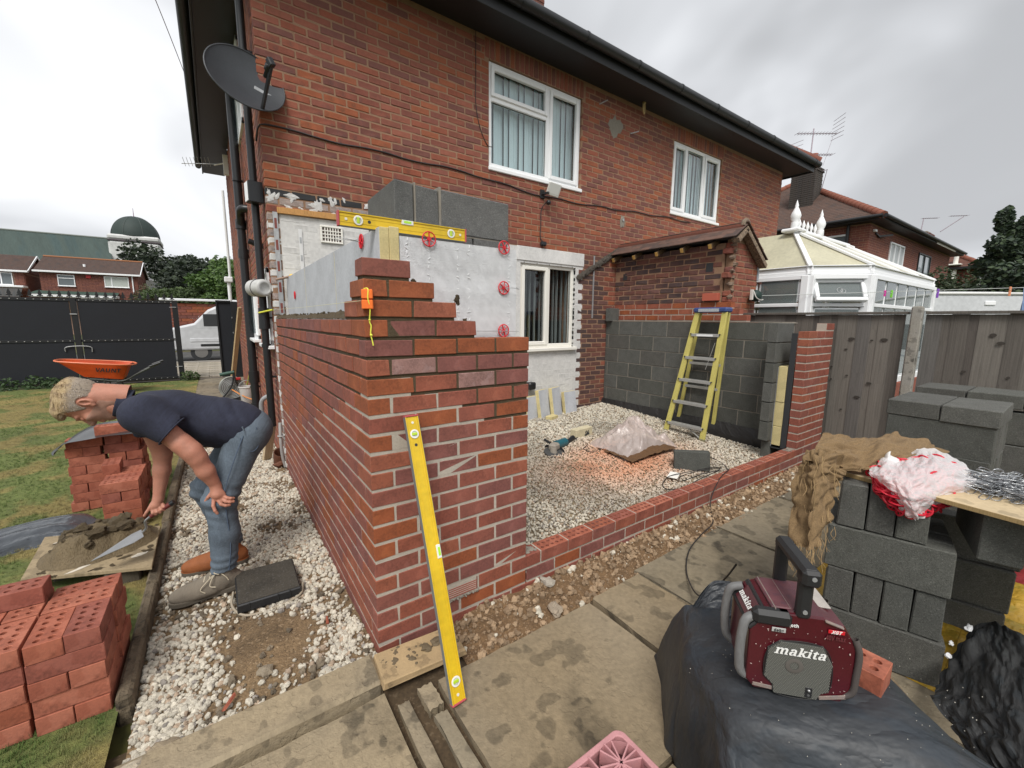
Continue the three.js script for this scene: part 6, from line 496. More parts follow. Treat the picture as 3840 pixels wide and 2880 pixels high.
// ---------- wheelbarrow
{
  const w = thing('wheelbarrow', 'orange wheelbarrow with dark handles on the lawn in front of the black gate', 'wheelbarrow'), om = mat([.68, .085, .012], { r: .42, map: 'mottle', s: .8 }), zc = -10.3, hz = .33; const rim = [[-3.13, .735, zc + hz * .75], [-2.08, .62, zc + hz], [-2.08, .62, zc - hz], [-3.13, .735, zc - hz * .75]], bot = [[-2.78, .4, zc + .2], [-2.2, .31, zc + .24], [-2.2, .31, zc - .24], [-2.78, .4, zc - .2]]; const rows = [0, .25, .5, .75, 1].map((k) => { const row = []; for (let i = 0; i <= 4; i++) { const a = bot[i % 4], b = rim[i % 4], c = bot[(i + 1) % 4], d = rim[(i + 1) % 4]; for (let q = 0; q < (i < 4 ? 4 : 1); q++) { const s = q / 4; row.push([0, 1, 2].map((e) => lerp(lerp(a[e], b[e], k), lerp(c[e], d[e], k), s) + (e === 2 ? .0 : 0))); } } return row; }); obj('tray', [quadStrip(rows), quadStrip([[bot[0], bot[1]], [bot[3], bot[2]]])], om, w); obj('rim', tube([...rim, ], .016, 60, 7, true), mat([.72, .2, .1], { r: .4 }), w);
  const q = letters('VAUNT', .085, .003, .15); const ux = V3(...rim[1]).sub(V3(...rim[0])).normalize(), uy = V3(...rim[0]).add(V3(...rim[1])).sub(V3(...bot[0])).sub(V3(...bot[1])).normalize(), uz = ux.clone().cross(uy).normalize(); uy.copy(uz.clone().cross(ux)); q.applyMatrix4(new THREE.Matrix4().makeBasis(ux, uy, uz).setPosition(-2.4, .52, zc + .29)); obj('lettering', q, K.dark, w);
  const fm = mat([.06, .065, .06], { r: .45, m: .4 }); obj('frame', [...[-1, 1].flatMap((s) => [tube([[-3.0, .2, zc + s * .06], [-2.75, .34, zc + s * .18], [-2.2, .28, zc + s * .24], [-1.95, .42, zc + s * .26], [-1.57, .63, zc + s * .28]], .017, 40, 8), tube([[-2.5, .36, zc + s * .22], [-2.42, .02, zc + s * .22], [-2.28, .02, zc + s * .22], [-2.3, .3, zc + s * .23]], .015, 24, 7)]), rod([-2.42, .16, zc - .22], [-2.42, .16, zc + .22], .012)], fm, w); for (const s of [-1, 1]) obj('grip', rod([-1.75, .56, zc + s * .275], [-1.55, .64, zc + s * .282], .022), K.blackPvc, w); const wh = new THREE.Group(); wh.name = 'wheel'; wh.position.set(-3.02, .19, zc); w.add(wh); obj('tyre', new THREE.TorusGeometry(.14, .05, 10, 24), K.dark, wh); obj('rim', mv(new THREE.CylinderGeometry(.1, .1, .05, 16), 0, 0, 0, PI / 2), K.galv, wh);
}
// ---------- hose reel, plank, scraps at the foot of the gable
{
  const h = thing('hose_reel', 'round cable and hose reel with a green handle standing by the house wall', 'hose reel', [-.34, .0, -8.1]), sm = K.galv; for (let i = 0; i < 6; i++) obj('ring', mv(new THREE.TorusGeometry(.07 + i * .028, .006, 5, 28), 0, .25, .07), sm, h); obj('drum', [mv(new THREE.CylinderGeometry(.19, .19, .14, 26), 0, .25, 0, PI / 2)], mat([.12, .12, .11], { r: .6 }), h); obj('hose', [...Array(5)].map((_, i) => mv(new THREE.TorusGeometry(.2, .014, 6, 28), 0, .25, -.06 + i * .025)), mat([.4, .42, .36], { r: .5 }), h); obj('stand', [tube([[-.2, .02, .1], [0, .3, .12], [.05, .55, .1]], .014, 20, 7), tube([[.24, .02, .1], [.08, .35, .12], [.05, .6, .1]], .014, 20, 7), bx(-.25, .28, 0, .03, -.1, .12, .01)], K.blackPvc, h); obj('handle', [rod([-.18, .52, .1], [.06, .56, .1], .035)], mat([.03, .08, .06], { r: .5 }), h); obj('red_clip', bx(.06, .16, .4, .45, .06, .12, .01), mat([.4, .02, .02], { r: .4 }), h);
  const gh = (label, pts, c, r) => tag(obj('garden_hose', tube(pts, r, 50, 7), mat(c, { r: .5 })), label, 'hose'); gh('thin lime green hose curving up from the reel by the downpipe', [[-.2, .02, -8.0], [-.12, .3, -7.6], [-.08, .55, -7.2], [-.06, .75, -6.9]], [.5, .55, .1], .012); gh('orange hose running from the reel to the foot of the soil pipe', [[-.34, .22, -7.95], [-.2, .2, -7.2], [-.12, .26, -6.4], [-.08, .3, -6.0]], [.65, .24, .06], .012);
  const pl = thing('timber_plank', 'long pale timber leaning against the gable beside the narrow gate', 'plank'); obj('plank', bar([-.3, .01, -9.9], [-.03, 1.84, -9.3], .09, .05), K.timber, pl);
  const wb = thing('timber_offcut', 'short pale timber board leaning at the foot of the downpipe by the wall', 'plank'); obj('board', bar([-.15, .0, -3.6], [-.085, .44, -3.5], .105, .03), mat([.62, .5, .33], { r: .85, map: 'wood', s: .3 }), wb);
  const dr = thing('drain_pot', 'broken brown clay drain shards beside the leaning board at the house corner', 'drain'); obj('shard', [mv(lathe([[.06, 0], [.09, .02], [.09, .16], [.075, .16], [.06, .05]], 14), -.02, .0, -3.35, .4), mv(rock(871, 1, .4), -.05, .03, -3.25, 0, 0, 0, [.06, .04, .05])], mat([.16, .06, .03], { r: .8, map: 'mottle', s: .2 }), dr); const wp = thing('waste_pipe', 'grey plastic waste pipe end with a bracket near the bottom of the brick wall', 'pipe'); obj('pipe', [tube([[-.03, .5, -3.2], [-.04, .3, -3.16], [-.03, .12, -3.18], [-.01, .0, -3.2]], .016, 20, 8), mv(new THREE.TorusGeometry(.032, .007, 6, 16), -.03, .36, -3.17, PI / 2)], mat([.35, .34, .33], { r: .6 }), wp);
  const bk = thing('bucket', 'white plastic tub behind the soil pipe at the foot of the gable', 'bucket', [-.12, 0, -7.3]); obj('tub', lathe([[.001, .01], [.1, .01], [.13, .34], [.14, .34], [.14, .36], [.12, .36], [.1, .03]], 24), mat([.5, .48, .46], { r: .5 }), bk); obj('handle', mv(new THREE.TorusGeometry(.13, .005, 5, 20, PI), 0, .34, 0), K.galv, bk);
}
// ---------- houses and church beyond the gate
{
  const bm = [[.235, .09, .065], [.215, .083, .064], [.255, .098, .068]].map((c) => mat(c, { r: .95, map: 'old', s: .9 })), tm = mat([.1, .062, .05], { r: .9, map: 'old', s: 1.5, bump: 'grain', bs: .6, bh: .01 }), wf = K.whitePvc;
  const h = thing('brick_house', 'modern red brick house with a brown tiled roof and white windows below the church dome', 'house'), x0 = -13.1, x1 = -6.45, zf = -54.6; pieces('brick', h, brickSkin(x0, x1, 3.0, 5.55, zf, [[-11.98, -10.85, 4.42, 5.44], [-8.85, -7.09, 4.47, 5.47]], bm, .15, .45), bm, 0, { c: .004, nv: 1 }); obj('wall', [bx(x0 + .01, x1 - .01, -.1, 5.6, -61.2, zf - .02, .001)], mat([.36, .23, .17], { r: .95 }), h); pieces('brick', h, brickSkin(-61.2, zf, 3.0, 5.55, x1, [], bm, .15, .45, true), bm, 0, { c: .004, nv: 1 }); obj('gable', prism([[-61.2, 5.55], [zf, 5.55], [-57.9, 7.25]], .1).rotateY(-PI / 2).translate(x1 + .05, 0, 0).applyMatrix4(new THREE.Matrix4()), bm[0], h);
  obj('roof', [...tileSlope([x0 - .3, 5.72, zf + .3], [x1 + .25, 5.72, zf + .3], [x1 + .25, 7.3, -57.9], [x0 - .3, 7.3, -57.9], 16, .03), ...tileSlope([x0 - .3, 5.72, -61.5], [x1 + .25, 5.72, -61.5], [x1 + .25, 7.3, -57.9], [x0 - .3, 7.3, -57.9], 16, .03)], tm, h); obj('ridge', rod([x0 - .3, 7.34, -57.9], [x1 + .25, 7.34, -57.9], .09, .09, 8), mat([.3, .13, .06], { r: .9 }), h); obj('gutter_board', [bx(x0 - .35, x1 + .3, 5.58, 5.74, zf + .28, zf + .4, .02), bar([x1 + .3, 5.66, zf + .3], [x1 + .3, 7.25, -57.9], .06, .14), bar([x1 + .3, 5.66, -61.5], [x1 + .3, 7.25, -57.9], .06, .14)], wf, h); obj('downpipe', rod([x1 - .35, 3, zf + .1], [x1 - .35, 5.6, zf + .12], .05), wf, h); obj('vent_pipe', rod([-10.3, 6.0, -55.8], [-10.3, 6.6, -55.8], .1), wf, h); obj('alarm_box', bx(-10.1, -9.75, 5.2, 5.5, zf, zf + .12, .03), mat([.5, .02, .02], { r: .4 }), h); pvcWindow(h, [-11.42, 4.93, zf + .08], 1.13, 1.02, 0, 1, { tr: .2 }); pvcWindow(h, [-7.97, 4.97, zf + .08], 1.76, 1.0, 0, 2, { split: -.35, blind: [.42, .45, .42] }); obj('porch', [bx(-13.6, -7.9, 3.35, 3.62, zf + .1, zf + 1.6, .02)], wf, h); obj('porch_roof', quadStrip([[[-13.4, 3.95, zf + .1], [-7.9, 3.95, zf + .1]], [[-13.6, 3.63, zf + 1.65], [-7.8, 3.63, zf + 1.65]]]), mat([.03, .06, .045], { r: .9 }), h); obj('porch_door', bx(-10.4, -8.2, .5, 3.3, zf + 1.2, zf + 1.4, .02), wf, h);
  const g = thing('brick_house', 'red brick house with a steep white edged gable at the far left edge', 'house'); const a0 = -26, a1 = -14.4, az = -56; pieces('brick', g, [...brickSkin(a0, a1, 3, 5.55, az, [[-15.95, -15.0, 4.4, 5.5]], bm, .15, .45), ...brickSkin(-62, az, 3, 5.5, a1 + .02, [], bm, .15, .45, true)], bm, 0, { c: .004, nv: 1 }); obj('wall', bx(a0, a1 - .01, -.1, 5.6, -62, az - .02, .001), mat([.36, .23, .17], { r: .95 }), g); obj('gable', prism([[-62, 5.55], [az, 5.55], [-59, 7.3]], .1).rotateY(-PI / 2).translate(a1 + .05, 0, 0), bm[1], g); obj('roof', [...tileSlope([a0, 5.7, az + .3], [a1 + .3, 5.7, az + .3], [a1 + .3, 7.35, -59], [a0, 7.35, -59], 16, .03), ...tileSlope([a0, 5.7, -62.3], [a1 + .3, 5.7, -62.3], [a1 + .3, 7.35, -59], [a0, 7.35, -59], 16, .03)], tm, g); obj('bargeboard', [bar([a1 + .34, 5.62, az + .3], [a1 + .34, 7.3, -59], .06, .16), bar([a1 + .34, 5.62, -62.3], [a1 + .34, 7.3, -59], .06, .16), bx(a0, a1 + .35, 5.56, 5.72, az + .28, az + .4, .02)], wf, g); pvcWindow(g, [-15.9, 4.95, az + .06], 1.6, 1.08, 0, 2, { split: .1 }); obj('porch', bx(a0, -14.2, 4.15, 4.32, az + .2, az + 1.4, .02), wf, g); obj('porch_roof', quadStrip([[[a0, 4.1, az + 1.3], [-14.3, 4.1, az + 1.3]], [[a0, 3.3, az + 2.2], [-14.3, 3.3, az + 2.2]]]), mat([.08, .075, .07], { r: .9, map: 'old', s: 1 }), g); obj('porch_edge', bx(a0, -15.5, 3.15, 3.27, az + 2.1, az + 2.3, .02), wf, g);
  // church
  const c = thing('church', 'white rendered church tower with a dark green dome and a long green roof', 'church'), wr = mat([.74, .745, .73], { r: .9, map: 'mottle', s: 7 }), gr = mat([.062, .09, .08], { r: .85, map: 'old', s: 9, bump: 'grain', bs: 3, bh: .05 }), dg = mat([.026, .045, .04], { r: .7, map: 'mottle', s: 4 }); const X = -11.1, Z = -104.6;
  obj('tower', [bx(X - 3.55, X + 3.55, 0, 15.0, Z - 3.5, Z + 3.5, .35)], wr, c); obj('parapet', [bx(X - 3.6, X + 3.6, 15.15, 16.1, Z - 3.5, Z + 3.5, .4)], wr, c); obj('band', [bx(X - 3.62, X + 3.62, 15.0, 15.14, Z - 3.55, Z + 3.55, .02)], mat([.1, .08, .09], { r: .8 }), c); const dp = []; for (let i = 0; i <= 16; i++) { const a = i / 16 * PI / 2; dp.push([Math.cos(a) * 3.5, 16.05 + Math.sin(a) * 3.85]); } obj('dome', lathe(dp, 40).translate(X, 0, Z), dg, c); const rb = []; for (let k = 0; k < 8; k++) { const p = dp.map(([r, y]) => [X + r * 1.004 * Math.cos(k * PI / 4 + .4), y, Z + r * 1.004 * Math.sin(k * PI / 4 + .4)]); rb.push(tube(p, .05, 24, 5)); } obj('dome_rib', rb, mat([.06, .075, .07], { r: .7 }), c); obj('spike', rod([X, 19.8, Z], [X, 21.4, Z], .07, .03), mat([.25, .15, .2], { r: .6 }), c);
  const arch = (x, y, z, w, hh) => { const s = new THREE.Shape(); s.moveTo(-w / 2, 0); s.lineTo(w / 2, 0); s.lineTo(w / 2, hh); s.absarc(0, hh, w / 2, 0, PI, false); s.lineTo(-w / 2, 0); const k = new THREE.Group(); k.name = 'window'; c.add(k); obj('pane', new THREE.ExtrudeGeometry(s, { depth: .08, bevelEnabled: false, curveSegments: 8 }), mat([.22, .22, .24], { r: .4 }), k, [x, y, z]); obj('tracery', [bx(x - .04, x + .04, y, y + hh + w / 2, z + .08, z + .14, .01), ...[...Array(Math.round(hh / .4))].map((_, i) => bx(x - w / 2, x + w / 2, y + .3 + i * .4, y + .34 + i * .4, z + .08, z + .14, .01))], wr, k); }; arch(X - 1.35, 10.3, Z + 3.5, .95, 2.6); arch(X + 1.4, 7.3, Z + 3.5, .95, 5.2);
  obj('nave_roof', quadStrip([[[-60, 15.6, Z], [X - 3.5, 15.6, Z]], [[-60, 6, Z + 11], [X - 2.6, 6, Z + 11]]]), gr, c); obj('nave_ridge', rod([-60, 15.65, Z], [X - 3.5, 15.65, Z], .15), mat([.2, .22, .2], { r: .9 }), c); obj('nave_wall', bx(-60, X - 3.4, 0, 6, Z - 6, Z + 10.5, .05), wr, c); obj('aisle', [bx(X + 3.0, X + 5.2, 0, 9.6, Z - 1, Z + 4.2, .1)], wr, c); obj('lean_to', bx(X + .8, X + 4.0, 0, 8.2, Z + 3.5, Z + 5.5, .05), mat([.16, .16, .15], { r: .9, map: 'old', s: 4 }), c); obj('apse', bx(X + 5.2, X + 7.0, 0, 8.0, Z - 1, Z + 3.6, .2), wr, c); obj('small_dome', mv(new THREE.SphereGeometry(1.3, 20, 10, 0, 2 * PI, 0, PI / 2), X + 6.0, 8.0, Z + 1.6, 0, 0, 0, [1, 1.25, 1]), dg, c);
}
{ // trees, hedge
  const G1 = [[.012, .024, .012], [.018, .034, .014], [.03, .05, .018]], G2 = [[.045, .1, .015], [.07, .14, .02], [.1, .18, .03]]; const bl = (n, cx, cy_, r, s, sy = 1) => [...Array(n)].map((_, i) => [cx + r * Math.cos(i * 2.4) * Math.sqrt(i / n), cy_ + (hash2(i, 3, 7) - .5) * r * sy, r * Math.sin(i * 2.4) * Math.sqrt(i / n), s * (.7 + .5 * hash2(i, 5, 9))]);
  tree('broadleaf_tree', 'large dark green tree beyond the van, left of the lighter tree', 'tree', [-3.4, 0, -66], 13, bl(18, 0, 5.9, 3.6, 2.3, 1.6), G1, 26000, .42); tree('broadleaf_tree', 'round dark tree right beside the white church tower', 'tree', [-4.9, 0, -84], 14, bl(12, 0, 6.8, 3, 2.2, 1.5), G1, 15000, .45); tree('broadleaf_tree', 'tall bright green tree against the house gable beyond the gate', 'tree', [.3, 0, -34], 7, bl(16, 0, 3.9, 1.9, 1.05, 2.1), G2, 24000, .22); tree('broadleaf_tree', 'dark background tree between the two other trees', 'tree', [.4, 0, -60], 11, bl(12, 0, 5.2, 2.6, 1.9, 1.8), G1, 14000, .4);
  tree('hedge', 'clipped green hedge behind the low wall with white coping', 'hedge', [-1.6, .3, -36], 3, [...Array(14)].map((_, i) => [-2.2 + i * .34, 2.75 - .12 * Math.abs(i - 7) * .3, .5 * Math.sin(i * 2), .75]), [[.05, .085, .022], [.075, .12, .03]], 15000, .15); tree('shrub', 'reddish brown bush in front of the church beside the modern house', 'shrub', [-5.6, 2.2, -50], 3, bl(8, 0, 1.5, .9, .7), [[.12, .06, .03], [.07, .09, .03]], 4000, .16); tree('shrub', 'small weed growing at the foot of the gate post', 'weed', [-1.2, 0, -11.7], .3, [[0, .12, 0, .16], [.15, .1, 0, .14]], [[.06, .1, .025]], 500, .05, { tr: .006 }); tree('shrub', 'low leafy weeds along the bottom of the black gate at the left', 'weed', [-3.9, 0, -11.75], .3, [[0, .12, 0, .2], [.3, .1, 0, .18], [-.4, .1, 0, .2], [.7, .08, 0, .14]], [[.05, .1, .03]], 900, .06, { tr: .006 });
  const fb = thing('fall_pipe', 'white downpipe with a hopper at the far corner of the house', 'pipe'); obj('pipe', [rod([-.1, 0, -12.6], [-.1, 2.6, -12.6], .045), bx(-.2, 0, 2.6, 2.75, -12.7, -12.5, .02), rod([-.06, 2.7, -12.55], [-.06, 5.0, -12.4], .035)], K.whitePvc, fb);
}
// ---------- the bricklayer, bent over the mortar board
{
  const man = thing('person', 'fair haired man in navy polo shirt and blue jeans bending over the mortar board', 'person');
  const sk = mat([.5, .235, .16], { r: .55, map: 'skin', s: .12, bump: 'grain', bs: .05, bh: .0012 });
  // skeleton core and arms
  const zc = -1.2, shN = [-.865, 1.1, -1.02], elN = [-.685, .905, -.945], wrN = [-.592, .672, -.968], shF = [-.9, 1.04, -1.38], elF = [-.85, .775, -1.425], wrF = [-.892, .512, -1.4];
  const armN = blend([cone3(shN, elN, .062, .047), cone3([-.72, .94, -.955], [-.66, .86, -.945], .05, .047), cone3([-.675, .885, -.943], [-.63, .77, -.952], .046, .043), cone3([-.63, .77, -.952], wrN, .043, .0285), ell(elN, [.042, .042, .042])], .02), armF = blend([cone3(shF, elF, .06, .046), cone3(elF, [-.862, .68, -1.42], .046, .044), cone3([-.862, .68, -1.42], wrF, .044, .028)], .02);
  const torso = blend([cone3([-.9, 1.1, zc], [-.42, .95, zc], .085, .085), cone3([-.9, 1.1, -1.08], [-.9, 1.08, -1.32], .06, .06), cone3([-.42, .92, -1.1], [-.57, .56, -1.03], .06, .05), cone3([-.42, .92, -1.3], [-.65, .54, -1.32], .06, .05), cone3([-.57, .56, -1.03], [-.595, .15, -1.02], .045, .035), cone3([-.65, .54, -1.32], [-.53, .12, -1.34], .045, .035), cone3([-.93, 1.115, zc], [-1.02, 1.15, zc], .06, .058)], .03);
  const body = sdf((x, y, z) => smin(smin(armN(x, y, z), torso(x, y, z), .02), armF(x, y, z), .02) + .0015 * (N3(x * 60, y * 60, z * 60, 3) - .5), [-1.12, .08, -1.5], [-.25, 1.25, -.86], .0095);
  // head, modelled in its own frame: x side (towards the viewer), y crown, z face
  const H = [-1.1, 1.168, zc], hm = new THREE.Matrix4().makeBasis(V3(-.04, .02, 1).normalize(), V3(-.975, .215, -.03).normalize(), V3(-.215, -.975, .02).normalize()).setPosition(...H);
  const parts = [[ell([0, .035, -.014], [.0765, .088, .1]), .01], [ell([0, -.035, .03], [.06, .078, .066]), .03], [ell([0, -.094, .056], [.03, .026, .028]), .022], [cone3([0, -.07, .005], [0, -.1, .05], .052, .026), .02], [cone3([0, .012, .088], [0, -.03, .11], .008, .0135), .008], [ell([0, -.033, .104], [.019, .011, .013]), .006], [ell([0, .024, .076], [.05, .013, .022]), .014], [ell([.042, -.022, .066], [.022, .018, .02]), .018], [ell([-.042, -.022, .066], [.022, .018, .02]), .018], [ell([0, -.062, .088], [.025, .006, .012]), .006], [ell([0, -.073, .087], [.022, .007, .012]), .006], [cone3([0, -.05, -.045], [0, -.15, -.052], .062, .062), .03], [cone3([.045, -.02, -.04], [.02, -.12, -.01], .02, .022), .02], [cone3([-.045, -.02, -.04], [-.02, -.12, -.01], .02, .022), .02]], ears = [1, -1].map((s) => { const a = ell([s * .08, -.008, -.014], [.012, .034, .021], [.15, s * -.35, 0]), b = ell([s * .089, -.004, -.012], [.008, .021, .011], [.15, s * -.35, 0]), l = ell([s * .079, -.036, -.004], [.008, .011, .009]); return (x, y, z) => smin(Math.max(a(x, y, z), -b(x, y, z)), l(x, y, z), .008); });
  const sock = [1, -1].map((s) => ell([s * .031, .002, .092], [.016, .011, .017])), ball = [1, -1].map((s) => ell([s * .031, .0, .077], [.0135, .0125, .0135])), lid = [1, -1].map((s) => ell([s * .031, .003, .0785], [.0145, .0115, .0135], [.5, 0, 0]));
  const headF = (x, y, z) => { let d = 9; for (const [f, k] of parts) d = smin(d, f(x, y, z), k); for (const f of sock) { const b = -f(x, y, z); const h = clamp(.5 - .5 * (d - b) / .012); d = lerp(d, b, h) + .012 * h * (1 - h); } for (const f of ball) d = Math.min(d, f(x, y, z)); for (const f of lid) d = smin(d, f(x, y, z), .003); for (const f of ears) d = smin(d, f(x, y, z), .006); d += .0012 * Math.sin(y * 260 + 20 * x) * sstep(.02, .06, y) * sstep(.05, .09, z); return d + .0008 * (N3(x * 120, y * 120, z * 120, 4) - .5); };
  const head = sdf(headF, [-.1, -.155, -.125], [.1, .135, .13], .0034).applyMatrix4(hm);
  // hands: a palm and five fingers each, each finger a bent chain
  const hand = (palm, fingers, wrist, lo, hi) => { const fs = fingers.map((c) => blend(c.slice(1).map((p, i) => cone3(c[i], p, lerp(.0098, .0078, i / (c.length - 1)), lerp(.0098, .0078, (i + 1) / (c.length - 1)))), .003)); const pf = blend(palm, .012); return sdf((x, y, z) => { let d = smin(pf(x, y, z), wrist(x, y, z), .012); for (const f of fs) d = smin(d, f(x, y, z), .0045); return d + .0006 * (N3(x * 160, y * 160, z * 160, 5) - .5); }, lo, hi, .003); };
  const hN = hand([cone3([-.592, .672, -.968], [-.59, .625, -.955], .026, .03), ell([-.583, .618, -.952], [.034, .042, .017], [0, -.2, .5])], [
    [[-.607, .6, -.948], [-.612, .568, -.934], [-.606, .542, -.925], [-.597, .523, -.926]], [[-.588, .594, -.943], [-.575, .57, -.929], [-.555, .559, -.924], [-.537, .556, -.93]], [[-.572, .598, -.942], [-.553, .582, -.928], [-.534, .575, -.924], [-.517, .572, -.931]], [[-.562, .61, -.945], [-.545, .6, -.932], [-.528, .594, -.929], [-.515, .589, -.937]], [[-.61, .64, -.965], [-.632, .612, -.968], [-.645, .588, -.98], [-.648, .572, -.992]]], cone3([-.604, .71, -.962], [-.592, .665, -.967], .031, .027), [-.68, .5, -1.02], [-.49, .72, -.895]);
  const hF = hand([cone3([-.892, .515, -1.4], [-.905, .478, -1.395], .026, .028), ell([-.91, .47, -1.392], [.036, .03, .02], [0, .2, .7])], [
    [[-.925, .458, -1.385], [-.922, .437, -1.368], [-.91, .425, -1.372], [-.906, .428, -1.388]], [[-.908, .458, -1.38], [-.902, .44, -1.364], [-.889, .432, -1.369], [-.887, .437, -1.385]], [[-.89, .465, -1.38], [-.883, .449, -1.365], [-.871, .443, -1.371], [-.87, .449, -1.385]], [[-.874, .474, -1.384], [-.867, .461, -1.37], [-.856, .457, -1.375], [-.856, .462, -1.387]], [[-.915, .492, -1.395], [-.936, .468, -1.382], [-.953, .443, -1.38], [-.964, .425, -1.384]]], cone3([-.885, .56, -1.406], [-.892, .51, -1.4], .031, .027), [-1.0, .39, -1.47], [-.83, .57, -1.33]);
  const skin = obj('body', [body, head, hN, hF].map((g) => { const q = g.toNonIndexed ? g : g; return q; }), sk, man);
  // nails, brows, eyes
  obj('eyebrow', [1, -1].flatMap((s) => [...Array(8)].map((_, i) => mv(cb(.002, .002, .011, .0005), s * (.014 + i * .0045), .028 + .004 * Math.sin(i / 7 * PI), .096 - i * .0022, .6, 0, s * .9))).map((g) => g.applyMatrix4(hm)), mat([.3, .22, .14], { r: .9 }), skin);
  obj('stubble', sdf((x, y, z) => Math.max(headF(x, y, z) - .0007, -(-.03 - y + .35 * (z - .02)) , -(z + .03), Math.abs(x) - .07, (Math.hypot(x, (y + .068) * 1.4, (z - .09) * .6) < .028 ? .004 : -1)), [-.08, -.13, -.03], [.08, -.01, .12], .004).applyMatrix4(hm), mat([.4, .235, .17], { r: .8, map: 'skin', s: .05 }), skin);
  // hair: a cap of longer fair hair on top, short grey at the sides, made of strands over a shell
  const cap = (grow, n) => (x, y, z) => { const e = Math.sqrt((x / .0765) ** 2 + ((y - .035) / .088) ** 2 + ((z + .014) / .1) ** 2); const d = (e - 1) * .085 - grow; return d; };
  const hairline = (x, y, z) => { const front = .062 + .02 * (Math.abs(x) < .045 ? .3 : 1) ; return Math.min(y - (z > .02 ? lerp(-.01, front + .008, sstep(.02, .065, z)) : lerp(-.035, -.01, sstep(-.06, .02, z)) - .03 * sstep(.0, -.09, z)), 1); };
  const earCut = ell([.08, -.01, -.012], [.03, .042, .03]), hairSdf = (x, y, z) => { const top = sstep(.03, .1, y); const g = .006 + .012 * top * (.4 + .9 * N3(x * 26, y * 10, z * 18, 6)) + .012 * sstep(.05, .1, y) * sstep(.02, .07, z); return Math.max(cap(g)(x, y, z) + .004 * (N3(x * 70, y * 24, z * 60, 8) - .5), -hairline(x, y, z), -earCut(Math.abs(x), y, z)); };
  const fair = mat([.5, .37, .2], { r: .65, map: 'wood', s: [.03, .06], bump: 'wood', bs: [.02, .05], bh: .003 }), hg = sdf(hairSdf, [-.1, -.08, -.135], [.1, .16, .12], .004); { const p = hg.attributes.position, c = new Float32Array(p.count * 3), fc = [.46, .34, .185], gc = [.33, .27, .21], dk = [.26, .18, .1]; for (let i = 0; i < p.count; i++) { const y = p.getY(i), x = p.getX(i), z = p.getZ(i), k = sstep(.045, .095, y + .02 * (N3(x * 50, y * 50, z * 50, 3) - .5)), n = N3(x * 90, y * 30, z * 70, 12); for (let e = 0; e < 3; e++) c[i * 3 + e] = lerp(gc[e], lerp(dk[e], fc[e], sstep(.2, .7, n)), k); } hg.setAttribute('color', new THREE.BufferAttribute(c, 3)); } const hmat = mat([1, 1, 1], { r: .7, vc: true, bump: 'wood', bs: [.02, .06], bh: .004 }); const hair = obj('hair', hg.applyMatrix4(hm), hmat, skin);
  const rr = rng(17), st = []; for (let i = 0; i < 1700; i++) { const a = rr() * PI * 2, b = Math.acos(1 - 1.55 * rr()), sx = Math.sin(b) * Math.cos(a), sz = Math.sin(b) * Math.sin(a), sy = Math.cos(b), P = V3(sx * .0765, .035 + sy * .088, -.014 + sz * .1); if (hairline(P.x, P.y, P.z) < .004 || earCut(Math.abs(P.x), P.y, P.z) < 0) continue; const n = V3(sx / .0765, sy / .088, sz / .1).normalize(), top = sstep(.03, .1, P.y), L = lerp(.008, .034, top) * (.6 + .7 * rr()), flow = V3(n.x * .4, -.1, lerp(-.3, .9, top) * (P.z > -.03 ? 1 : .2)).addScaledVector(n, .0), dir = flow.addScaledVector(n, -flow.dot(n)).normalize().multiplyScalar(.8).addScaledVector(n, .42).addScaledVector(V3(rr() - .5, rr() - .5, rr() - .5), .7).normalize(), p0 = P.clone().addScaledVector(n, .004), p1 = p0.clone().addScaledVector(dir, L * .55).addScaledVector(n, .003), p2 = p1.clone().addScaledVector(dir, L * .5).addScaledVector(n, -.006), w = V3().crossVectors(dir, n).normalize().multiplyScalar(.0009); const g = new THREE.BufferGeometry(); g.setAttribute('position', new THREE.Float32BufferAttribute([p0.clone().add(w), p0.clone().sub(w), p1.clone().add(w), p1.clone().add(w), p0.clone().sub(w), p1.clone().sub(w), p1.clone().add(w), p1.clone().sub(w), p2].flatMap((q) => q.toArray()), 3)); g.computeVertexNormals(); const c = top > .4 ? (rr() < .5 ? [.55, .43, .26] : [.4, .28, .15]) : [.42, .37, .32], ca = new Float32Array(27); for (let k = 0; k < 9; k++) ca.set(c, k * 3); g.setAttribute('color', new THREE.BufferAttribute(ca, 3)); st.push(g); } { const m2 = mat([1, 1, 1], { r: .6, vc: true }); const gs = mergeGeometries(st); gs.setAttribute('uv', new THREE.BufferAttribute(new Float32Array(gs.attributes.position.count * 2), 2)); stuff(obj('hair_strands', gs.applyMatrix4(hm), m2, skin)); }
  // polo shirt
  const fold = (x, y, z, a) => a * (.6 * Math.abs(N3(x * 9 + y * 6, y * 9, z * 7, 21) - .5) * 2 + .4 * N3(x * 22, y * 20, z * 14, 23));
  const torsoS = blend([ell([-.79, 1.078, zc], [.185, .128, .2], [0, 0, .08]), ell([-.58, .995, zc], [.2, .148, .185], [0, 0, -.3]), ell([-.44, .955, zc], [.14, .135, .182], [0, 0, -.5]), cone3([-.87, 1.11, -1.03], [-.88, 1.09, -1.36], .092, .088)], .06);
  const slN = cone3([-.872, 1.115, -1.02], [-.735, .995, -.962], .093, .083), slF = cone3([-.9, 1.06, -1.375], [-.885, .9, -1.395], .09, .078), hemN = [.555, -.832], neckAx = cone3([-.9, 1.12, zc], [-1.15, 1.19, zc], .064, .06);
